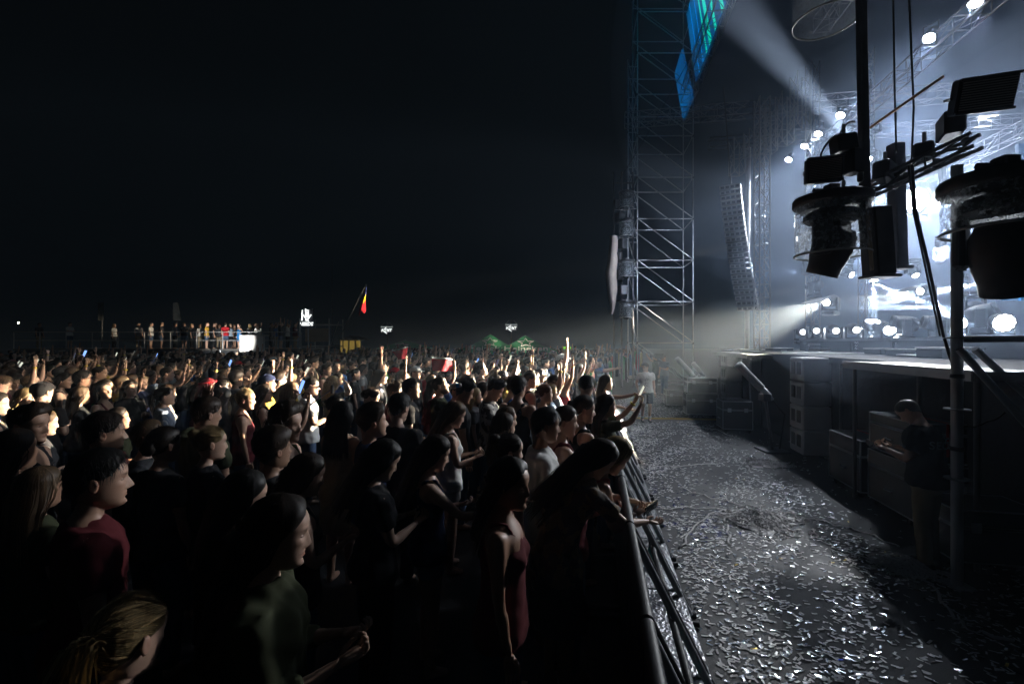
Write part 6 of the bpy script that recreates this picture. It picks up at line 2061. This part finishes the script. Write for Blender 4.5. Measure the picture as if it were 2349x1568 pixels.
e12, f12 = hero(1392, 905, 1.68, 10, 'f', ('film', 'film'), 'tee', 'olive', 'jeans', 'denim', ('long', 'brown', .3, 73, 0), 'person in an olive T-shirt filming with a raised phone at the barrier', head=(0, 0, 0), band=(1,))
hero(1390, 860, 1.72, 10, 'f', ('lean', 'reach'), 'tank', 'green', 'jeans', 'denim', ('long', 'dark', .3, 74, 0), 'person in a green top stretching an arm over the far barrier', lod=1, band=(-1,))
hero(1330, 835, 1.74, 10, 'f', ('down', 'up'), 'tank', 'black', 'jeans', 'denim', ('long', 'dark', .34, 75, 0), 'person in a black strap top with one arm high, right of the lit glasses', lod=1)
held_phone(e12, f12, 1, 'grey phone held up at the barrier by the person in olive', 'phone_screen')
held_phone(e10, f10, -1, 'lit phone held low over the barrier by the person in pink', 'phone_bright', 'phones held low')
# --- pit and stage side
PIT = 'people in the pit'
pp = ground_at(1482, 966)
hero(0, 0, 1.70, -95, 'm', ('down', 'pocket'), 'tee', 'palegrey', 'shorts', 'navy', ('short', 'dark', .3, 76, 0), 'person in a pale printed T-shirt and dark shorts standing in the pit', head=(-48, 22, 0), fixed=pp, shoes=True, group=PIT, skin=0, girth=1.1)
hero(0, 0, 1.74, -150, 'm', ('phone', 'down'), 'tee', 'steel', 'jeans', 'denim', ('buzz', 'dark', .3, 5, 0), 'person in a grey-blue T-shirt and jeans behind the one in shorts', head=(0, 10, 0), fixed=ground_at(1524, 907), shoes=True, group=PIT, lod=1)
hero(0, 0, 1.76, 175, 'm', ('film', 'down'), 'tee', 'black', 'jeans', 'black', ('buzz', 'dark', .3, 5, 0), 'dark camera operator with a shoulder camera beside the scaffold', fixed=ground_at(1504, 903), shoes=True, group=PIT, lod=1)
sp = ground_at(2128, 1300)
es, fsx = hero(0, 0, 1.72, 122, 'm', ('phone', 'phone'), 'tee', 'black', 'jeans', 'khaki', ('buzz', 'grey', .3, 5, 0), 'staff member in a black lettered T-shirt and pale trousers looking at a phone', head=(0, 42, 0), lean=6, fixed=sp, shoes=True, group=PIT, girth=1.25)
held_phone(es, fsx, 1, 'pale phone held by the staff member in the pit', 'phone_screen', 'phones held low')
for i, ch in enumerate('SECURITY'):
    me = text_mesh(ch, .11, .002)
    me.materials.clear(); me.materials.append(M['print_grey'])
    an = PI + (i - 3.5) * .30
    rx, ry = .178, .228
    pos = Vector((rx * math.cos(an), -ry * math.sin(an) * -1, 1.30))
    n_ = Vector((math.cos(an) / rx, math.sin(an) / ry, 0)).normalized()
    xx = Vector((0, 0, 1)).cross(n_)
    Mx = Matrix((xx, Vector((0, 0, 1)), n_)).transposed().to_4x4(); Mx.translation = pos
    child('letter', me, es, None, Mx)
# shirt print on the standing man: a few dark strokes
pm = [o for o in bpy.data.objects if o.get('label', '').startswith('person in a pale printed')][0]
mb = MB()
for (y0, z0, y1, z1) in ((.05, 1.30, .02, 1.24), (.02, 1.24, -.01, 1.31), (-.03, 1.23, -.03, 1.29), (-.06, 1.23, -.06, 1.29), (-.03, 1.23, -.06, 1.23)):
    mb.tube([(.158, y0, z0), (.158, y1, z1)], .006, 5)
mb.tube([(.166, .03 * math.cos(t) - .02 - .02 * math.sin(t), 1.12 + .05 * math.sin(t)) for t in np.linspace(0, 5.6, 14)], .005, 5)
child('shirt_print', mb.mesh('shirt_print'), pm, CLOTH['charcoal'])
for s in (1, -1):
    child('sock', MB().tube([(-.012, s * .105, .075), (-.01, s * .105, .16)], [.045, .05], 12).mesh('sock', smooth=True), pm, M['sock'])
cmr = thing('video_camera', at(1510, 815, 17.5), 'shoulder video camera held by the dark operator', 'camera')
part('body', MB().bevbox(at(1512, 816, 17.4), (.32, .16, .2), .02), M['black'], cmr)
part('lens_hood', MB().lathe([(.05, 0), (.05, .1), (.08, .12), (.08, .2)], 14, Matrix.Translation(at(1503, 816, 17.4)) @ Matrix.Rotation(-PI / 2, 4, 'Y')), M['darkmetal'], cmr, True)

# --- platform people, far left
PG = 'people on the viewing platform'
plist = [(423, 'm', 'black', ('phone', 'down'), -80), (401, 'm', 'pale blue', ('down', 'down'), 60), (460, 'f', 'white', ('phone', 'phone'), -60), (474, 'm', 'mustard', ('down', 'down'), 20), (490, 'm', 'black', ('down', 'down'), 30),
         (503, 'f', 'charcoal', ('down', 'bentup'), -40), (517, 'm', 'red', ('down', 'phone'), 100), (528, 'f', 'pale blue', ('down', 'down'), -20), (537, 'f', 'black', ('down', 'head'), -10), (549, 'f', 'bright blue', ('hip', 'down'), -120),
         (573, 'f', 'white', ('down', 'phone'), 150), (584, 'm', 'charcoal', ('film', 'down'), 0), (592, 'f', 'white', ('down', 'down'), 120), (622, 'm', 'charcoal', ('film', 'film'), 0), (632, 'f', 'blue', ('down', 'down'), 0),
         (644, 'm', 'black', ('up', 'up'), 0), (660, 'f', 'white', ('up', 'up'), 0), (677, 'm', 'maroon', ('down', 'bentup'), 0), (160, 'm', 'white', ('cross', 'cross'), 0), (262, 'f', 'white', ('down', 'down'), 0), (318, 'm', 'grey', ('down', 'down'), -20),
         (346, 'm', 'white', ('phone', 'down'), 20), (440, 'f', 'black', ('down', 'down'), 10), (90, 'm', 'charcoal', ('down', 'down'), 0), (370, 'm', 'charcoal', ('down', 'down'), 40)]
seen = {}
for i, (x, sx, c, ar, hd) in enumerate(plist):
    top = 'dress' if (sx == 'f' and c in ('bright blue', 'black') and x > 500) else 'tee'
    bot = None if top == 'dress' else ('shorts' if i % 3 == 0 else 'jeans')
    Y = PLY + .45 + .5 * ((i * 7) % 3)
    order = {549: 'beside the white counter', 517: 'left of the blue dress', 573: 'behind the white counter', 592: 'at the right end of the white counter', 160: 'farthest left in white', 262: 'below the left banner pillar', 346: 'between the two banner pillars'}.get(x)
    nth = ('first', 'second', 'third', 'fourth', 'fifth', 'sixth', 'seventh', 'eighth', 'ninth', 'tenth', 'eleventh', 'twelfth', 'thirteenth', 'fourteenth', 'fifteenth', 'sixteenth', 'seventeenth', 'eighteenth', 'nineteenth', 'twentieth', 'fifth last', 'fourth last', 'third last', 'second last', 'last')[sorted(q[0] for q in plist).index(x)] + ' from the left'
    lab = 'person in %s %s on the viewing platform, %s' % (c, 'dress' if top == 'dress' else 'T-shirt', order or nth)
    fig = get_fig(sex=sx, arms=ar, top=top, bottom=bot, lod=2, seed=i % 3)
    person(Vector((at(x, 784, Y).x, Y, PLZ)), hd, 1.74 if sx == 'm' else 1.66, lab, fig, i % 3, (('short', 'dark', .3, 77, 0) if sx == 'm' else ('long', ('dark', 'blond', 'brown')[i % 3], .3, 78, 0)), c, ('denim', 'black', 'khaki')[i % 3], PG, 2, top=top, bottom=bot)

# ================================================================== the rest of the crowd, one by one, until 300 people stand
GAR = {'tee': 'T-shirt', 'tank': 'tank top', 'shirt': 'shirt', 'blouse': 'loose blouse', 'crop': 'crop top'}
ARMW = {'down': '', 'phone': 'hands together', 'up': 'one arm up', 'bentup': 'forearm raised', 'film': 'filming', 'upfist': 'fist raised', 'two': 'both arms up', 'filmhi': 'filming overhead', 'cross': 'arms crossed'}
variants = []
vr = np.random.default_rng(21)
for sx in ('m', 'f'):
    for arms, w in ((('down', 'down'), 'down'), (('down', 'phone'), 'phone'), (('down', 'up'), 'up'), (('up', 'up'), 'two'), (('bentup', 'down'), 'bentup'), (('film', 'film'), 'film'), (('down', 'upfist'), 'upfist'), (('filmhi', 'filmhi'), 'filmhi'), (('cross', 'cross'), 'cross')):
        for hd, tp in (((12, -4, 0), 'tee'), ((-12, 6, 4), 'tank' if w in ('up', 'two', 'down') else 'tee')):
            variants.append((sx, arms, w, hd, tp))
weights = {'down': 7, 'phone': 1.6, 'up': 1.0, 'two': .6, 'bentup': 1.4, 'film': 1.2, 'upfist': .8, 'filmhi': .9, 'cross': .6}
cand = []
cr_ = np.random.default_rng(33)
y = 2.5
while y < 18:
    sp_ = .47 + .014 * y
    x = -1.16 * y - .3
    while x < .05 + .187 * y - .18:
        X = x + cr_.normal(0, .12); Y = y + cr_.normal(0, .13)
        x += sp_
        if X < .10 + .187 * Y - .15: cand.append((X, Y))
    y += sp_ * .92
cand.sort(key=lambda p: p[1])
N_INDIV = 345 - len(PLACED) - len(plist)
crowd_lab = []
landm = [(110, 'at the left edge'), (320, 'below the left banner pillar'), (470, 'below the right banner pillar'), (630, 'below the lit counter'), (740, 'below the upright bright sign'), (860, 'below the striped flag'), (950, 'below the left hanging sign'), (1090, 'between the hanging signs'), (1215, 'below the right hanging sign'), (1310, 'below the green glowing sign'), (1500, 'at the far barrier')]
tops_c = ['black', 'black', 'black', 'charcoal', 'charcoal', 'grey', 'white', 'white', 'navy', 'blue', 'maroon', 'olive', 'pale blue', 'beige', 'red', 'pink', 'mustard', 'green']
hair_m = [('short', 1), ('short', 2), ('quiff', 3), ('buzz', 5), ('curly', 6), ('short', 7)]
hair_f = [('long', 11), ('long', 12), ('pony', 13), ('bun', 14), ('long', 15)]
spare = []
FARP = []
made = 0
for X, Y in cand:
    sx = 'm' if cr_.random() < .58 else 'f'
    h = cr_.normal(1.77, .055) if sx == 'm' else cr_.normal(1.66, .05)
    px, py = CX + X / Y * FX, CYY + (CAM_H - h - .02) / Y * FX
    hw = .16 / Y * FX
    if px < -60 or made >= N_INDIV:
        if px > -60: FARP.append((X, Y))
        continue
    bad = False
    for (hx_, hy_, qx, qy, qw) in PLACED:
        if (hx_ - X) ** 2 + (hy_ - Y) ** 2 < .33 ** 2: bad = True; break
        # do not stand in front of a face that is placed farther away
        if Y < hy_ and qx and abs(px - qx) < hw * .7 + qw and py < qy + qw * 2.0: bad = True; break
    if bad: continue
    wts = np.array([weights[v[2]] if v[0] == sx else 0 for v in variants], float)
    if Y < 7: wts = np.array([w_ * (1 if v[2] in ('down', 'phone', 'cross') else .12) for w_, v in zip(wts, variants)])
    v = variants[int(cr_.choice(len(variants), p=wts / wts.sum()))]
    lod = 1 if Y < 9.5 else 2
    tp = v[4]
    fig = get_fig(sex=sx, arms=v[1], top=tp, bottom='jeans', lod=lod, seed=3, head=v[3])
    c = tops_c[int(cr_.integers(len(tops_c)))]
    if Y < 5.2: c = ['black', 'black', 'charcoal', 'navy', 'maroon', 'olive'][int(cr_.integers(6))]
    hr = hair_m[int(cr_.integers(len(hair_m)))] if sx == 'm' else hair_f[int(cr_.integers(len(hair_f)))]
    hc_ = ['black', 'dark', 'dark', 'brown', 'brown', 'light', 'blond'][int(cr_.integers(7))]
    if sx == 'm' and hc_ == 'blond': hc_ = 'brown'
    hd = cr_.normal(8, 20) + .8 * math.degrees(math.atan((CX - px) / FX))
    gl = cr_.random() < .10; cp = None
    if sx == 'm' and cr_.random() < .07: cp = ['black', 'white', 'navy', 'red'][int(cr_.integers(4))]
    band = (-1,) if v[2] in ('up', 'two', 'bentup', 'upfist') and cr_.random() < .6 else None
    e = person(Vector((X, Y, 0)), hd, h, 'x', fig, int(cr_.choice(4, p=[.35, .35, .2, .1])), (hr[0] if not cp else 'buzz', hc_, .32, hr[1], .4 if hr[1] in (12, 15) else 0.), c, 'denim', 'people in the crowd', lod, cp, gl, band, top=tp)
    if v[2] in ('film', 'filmhi'):
        spare.append((e, fig, Y, px))
    lm = [w for q, w in landm if px < q][0] if px < 1500 else 'at the far barrier'
    crowd_lab.append((e, c, GAR[tp], ARMW[v[2]], lm, Y, cp, gl, px))
    PLACED.append((X, Y, 0, 0, 0))
    made += 1
keys = {}
for t in crowd_lab:
    keys.setdefault((t[1], t[2], t[3], t[4], t[6], t[7]), []).append(t)
ORD = ['nearest', 'second nearest', 'third nearest', 'fourth nearest', 'fifth nearest', 'sixth nearest', 'seventh nearest', 'eighth nearest', 'ninth nearest', 'tenth nearest']
for k_, ts in keys.items():
    ts.sort(key=lambda t: t[5])
    for i, t in enumerate(ts):
        acc = (' and %s cap' % k_[4] if k_[4] else '') + (' with dark glasses' if k_[5] else '')
        lab = 'person in %s %s%s%s, %s%s' % (k_[0], k_[1], acc, (', ' + k_[2]) if k_[2] else '', (ORD[min(i, 9)] + ' such ' if len(ts) > 1 else ''), k_[3])
        if len(lab.split()) > 16: lab = lab.replace(' with dark glasses', '')
        t[0]['label'] = lab
pk = {}
for i, (e, fig, Y, px) in enumerate(spare):
    lm = [w for q, w in landm if px < q][0] if px < 1500 else 'at the far barrier'
    pk[lm] = pk.get(lm, 0) + 1
    held_phone(e, fig, 1, 'phone held up to film, %s in the crowd %s' % (ORD[min(9, pk[lm] - 1)], lm), 'phone_screen' if i % 3 else 'phone_blue')

# gold chain strap of a shoulder bag on the large profile in olive
bag = thing('shoulder_bag', at(612, 1545, 1.75), 'dark shoulder bag on a glinting gold chain worn over the olive blouse', 'bag')
part('body', MB().bevbox(at(622, 1600, 1.72), (.2, .09, .15), .02), M['black'], bag)
for i in range(26):
    f = i / 25
    c = at(574 + 46 * f + 6 * math.sin(f * 3), 1400 + 175 * f, 1.72 - .02 * math.sin(f * 3))
    part('chain_link', MB().torus(c, .0075, .0026, 10, 5, Matrix.Rotation(R(90 * (i % 2) + 30), 3, 'Z') @ Matrix.Rotation(PI / 2, 3, 'X')), M['gold'], bag, True)
# selfie stick, can, red flags
p0, p1 = at(608, 1002, 4.4), at(762, 892, 4.9)
ss = thing('selfie_stick', p0, 'long dark selfie stick held across the middle of the crowd', 'selfie stick')
pipe('rod', p0, p1, .008, M['black'], ss)
pipe('grip', p0, p0.lerp(p1, .14), .014, M['black'], ss)
part('clamp', MB().bevbox(p1, (.03, .03, .09), .006), M['black'], ss)
can = thing('drink_can', at(1040, 886, 5.6), 'silver and blue drink can held to the mouth in the crowd', 'can')
A = Matrix.Translation(at(1036, 886, 5.5)) @ Matrix.Rotation(R(80), 4, 'Y')
part('body', MB().lathe([(.022, 0), (.026, .008), (.026, .10), (.022, .118)], 16, A), M['alu'], can, True)
part('label_band', MB().lathe([(.0265, .055), (.0265, .095)], 16, A, cap=False), CLOTH['bright blue'], can, True)
def red_cloth(pix, Y, lab):
    t = thing('red_flag', at(*pix[0], Y), lab, 'flag', 'red flags held in the crowd')
    n = 9
    P = []
    (xa, ya), (xb, yb), (xc, yc), (xd, yd) = pix
    for j in range(n):
        for i in range(n):
            u_, w_ = i / (n - 1), j / (n - 1)
            x = (xa * (1 - u_) + xb * u_) * (1 - w_) + (xd * (1 - u_) + xc * u_) * w_
            y = (ya * (1 - u_) + yb * u_) * (1 - w_) + (yd * (1 - u_) + yc * u_) * w_
            P.append(at(x, y, Y + .12 * math.sin(u_ * 7 + w_ * 2)))
    part('cloth', MB().add(P, [(j * n + i, j * n + i + 1, (j + 1) * n + i + 1, (j + 1) * n + i) for j in range(n - 1) for i in range(n - 1)]), CLOTH['flag_red'], t, True)
    hem = [P[i] - Vector((0, .02, -.02)) for i in range(n)]
    part('white_edge', MB().tube(hem, .02, 6), CLOTH['white'], t, True)
red_cloth([(900, 806), (936, 797), (932, 822), (914, 824)], 12.5, 'red flag with a white edge held up below the left hanging sign')
red_cloth([(990, 822), (1036, 826), (1042, 852), (992, 850)], 9.5, 'wide red flag held lower, left of the woven tank top')
# white smoke puff over the heads is left to the haze

# ================================================================== far crowd as one mass
fc = np.random.default_rng(44)
pos = list(FARP)
ymax_ind = max(t[5] for t in crowd_lab)
y = max(18.0, ymax_ind)
while y < 44:
    sp_ = .62 + .012 * y
    x = -1.16 * y
    while x < .19 + .187 * min(y, 15) + (.35 * (y - 15) if y > 15 else 0) - .3:
        X, Y = x + fc.normal(0, .2), y + fc.normal(0, .2)
        x += sp_
        if abs(Y - PLY - 1.5) < 2.6 and x0 - .5 < X < x1 + 1.5: continue
        if Y > PLY and X < x1: continue
        if 21.4 < Y < 27 and X > at(1385, 784, Y).x: continue
        pos.append((X, Y))
    y += sp_
vv, ff, cc = [], [], []
SKL = [np.array(c) for c in ((.56, .36, .27), (.50, .30, .21), (.40, .225, .15))]
HRL = [np.array(c) for c in ((.012, .010, .009), (.028, .018, .013), (.06, .035, .02), (.16, .10, .055))]
TPL = [np.array(CLOTH_RGB[c]) for c in tops_c]
def add_loft(rgs, col, n=8):
    b = len(vv)
    for (cx_, cy_, cz_, rx, ry) in rgs:
        for q in range(n):
            t = 2 * PI * q / n
            vv.append((cx_ + rx * math.cos(t), cy_ + ry * math.sin(t), cz_)); cc.append(tuple(col) + (1,))
    for i in range(len(rgs) - 1):
        for q in range(n):
            q2 = (q + 1) % n
            ff.append((b + i * n + q, b + i * n + q2, b + (i + 1) * n + q2, b + (i + 1) * n + q))
    ff.append(tuple(b + (len(rgs) - 1) * n + q for q in range(n)))
for X, Y in pos:
    h = fc.normal(1.72, .07); sk = SKL[fc.integers(3)]; hr = HRL[fc.integers(4)]; tc_ = TPL[fc.integers(len(TPL))]
    w = fc.uniform(.16, .20)
    add_loft([(X, Y, .0, .12, .15), (X, Y, h - .85, .13, .16), (X, Y, h - .45, .12, w), (X, Y, h - .33, .09, w), (X, Y, h - .27, .05, .06)], tc_)
    add_loft([(X + .01, Y, h - .30, .045, .045), (X + .03, Y, h - .225, .06, .04), (X + .03, Y, h - .17, .085, .062), (X + .02, Y, h - .10, .10, .073), (X + .01, Y, h - .045, .085, .065)], sk)
    add_loft([(X - .035, Y, h - (.18 if fc.random() < .6 else .42), .07, .075), (X - .02, Y, h - .11, .095, .083), (X - .005, Y, h - .05, .105, .08), (X - .002, Y, h - .015, .075, .06), (X, Y, h, .02, .02)], hr)
    if fc.random() < .10:
        s = fc.choice([-1, 1]); up = fc.uniform(.2, .5)
        ex, ey = X + fc.uniform(-.1, .4), Y + s * fc.uniform(.1, .35)
        b0 = [(X, Y + s * .17, h - .34, .05, .05), (ex, ey, h - .2 + up * .3, .042, .042), (ex + .03, ey - s * .04, h + up * .6, .03, .03), (ex + .04, ey - s * .04, h + up * .6 + .09, .04, .03), (ex + .05, ey - s * .04, h + up * .6 + .17, .025, .012)]
        add_loft(b0, sk, 6)
me = bpy.data.meshes.new('crowd')
me.from_pydata(vv, [], ff)
me.polygons.foreach_set('use_smooth', [True] * len(me.polygons))
a_ = me.color_attributes.new('Col', 'FLOAT_COLOR', 'POINT')
a_.data.foreach_set('color', np.array(cc, np.float32).ravel())
me.update()
cmat, nt_x, b_x = newmat('far_crowd')
at_n = nt_x.nodes.new('ShaderNodeAttribute'); at_n.attribute_name = 'Col'
nt_x.links.new(at_n.outputs['Color'], b_x.inputs['Base Color']); b_x.inputs['Roughness'].default_value = .7
me.materials.append(cmat)
o = bpy.data.objects.new('crowd', me); COL.objects.link(o)
tag(o, 'distant mass of people filling the field behind the nearer crowd', 'crowd', None, 'stuff')

# ================================================================== haze that fills the whole place
hz = MB().box((0, 48, 14), (300, 220, 31))
hm = bpy.data.materials.new('haze_air'); hm.use_nodes = True
hn = hm.node_tree.nodes
hn.remove(hn['Principled BSDF'])
pv = hn.new('ShaderNodeVolumePrincipled')
pv.inputs['Color'].default_value = (.58, .76, 1.0, 1)
pv.inputs['Density'].default_value = HAZE_DENSITY
pv.inputs['Anisotropy'].default_value = .25
hm.node_tree.links.new(pv.outputs['Volume'], hn['Material Output'].inputs['Volume'])
o = part('haze', hz, hm); tag(o, 'thin pale haze hanging over the whole field', 'haze', None, 'stuff')

# ================================================================== banks of stage smoke, thicker than the thin haze around them
def smoke(c, ra, rb, rz, dens, lab):
    c = Vector(c)
    mb = MB(); P = []
    n1, n2 = 40, 24
    for i in range(1, n2):
        ph = PI * i / n2
        for k_ in range(n1):
            th = 2 * PI * k_ / n1
            P.append(c + U * (ra * math.sin(ph) * math.cos(th)) + V * (rb * math.sin(ph) * math.sin(th)) + Vector((0, 0, rz * math.cos(ph))))
    P += [c + Vector((0, 0, rz)), c - Vector((0, 0, rz))]
    F = [(i * n1 + k_, (i + 1) * n1 + k_, (i + 1) * n1 + (k_ + 1) % n1, i * n1 + (k_ + 1) % n1) for i in range(n2 - 2) for k_ in range(n1)]
    T_ = len(P) - 2
    F += [(T_, k_, (k_ + 1) % n1) for k_ in range(n1)] + [(T_ + 1, (n2 - 2) * n1 + (k_ + 1) % n1, (n2 - 2) * n1 + k_) for k_ in range(n1)]
    m = bpy.data.materials.new('smoke_air'); m.use_nodes = True
    N = m.node_tree.nodes; N.remove(N['Principled BSDF'])
    pv = N.new('ShaderNodeVolumePrincipled'); pv.inputs['Color'].default_value = (.60, .74, 1.0, 1); pv.inputs['Density'].default_value = dens; pv.inputs['Anisotropy'].default_value = .45
    m.node_tree.links.new(pv.outputs['Volume'], N['Material Output'].inputs['Volume'])
    o = part('smoke', mb.add(P, [tuple(reversed(f)) for f in F]), m)      # faces must look outwards
    tag(o, lab, 'smoke', None, 'stuff')
smoke(S(14.5, 12.6, 5.8), 8.0, 5.4, 4.8, SMOKE_DENSITY, 'pale smoke hanging low over the stage deck')
smoke(S(15.0, 8.6, 11.2), 11.5, 8.4, 8.0, SMOKE_DENSITY * .5, 'wide bank of pale smoke under the stage roof')
smoke(S(7.5, 5.2, 3.6), 4.2, 3.2, 2.6, SMOKE_DENSITY * .8, 'thin smoke drifting out over the pit around the hanging lamps')

bpy.data.scenes.remove(TMP)
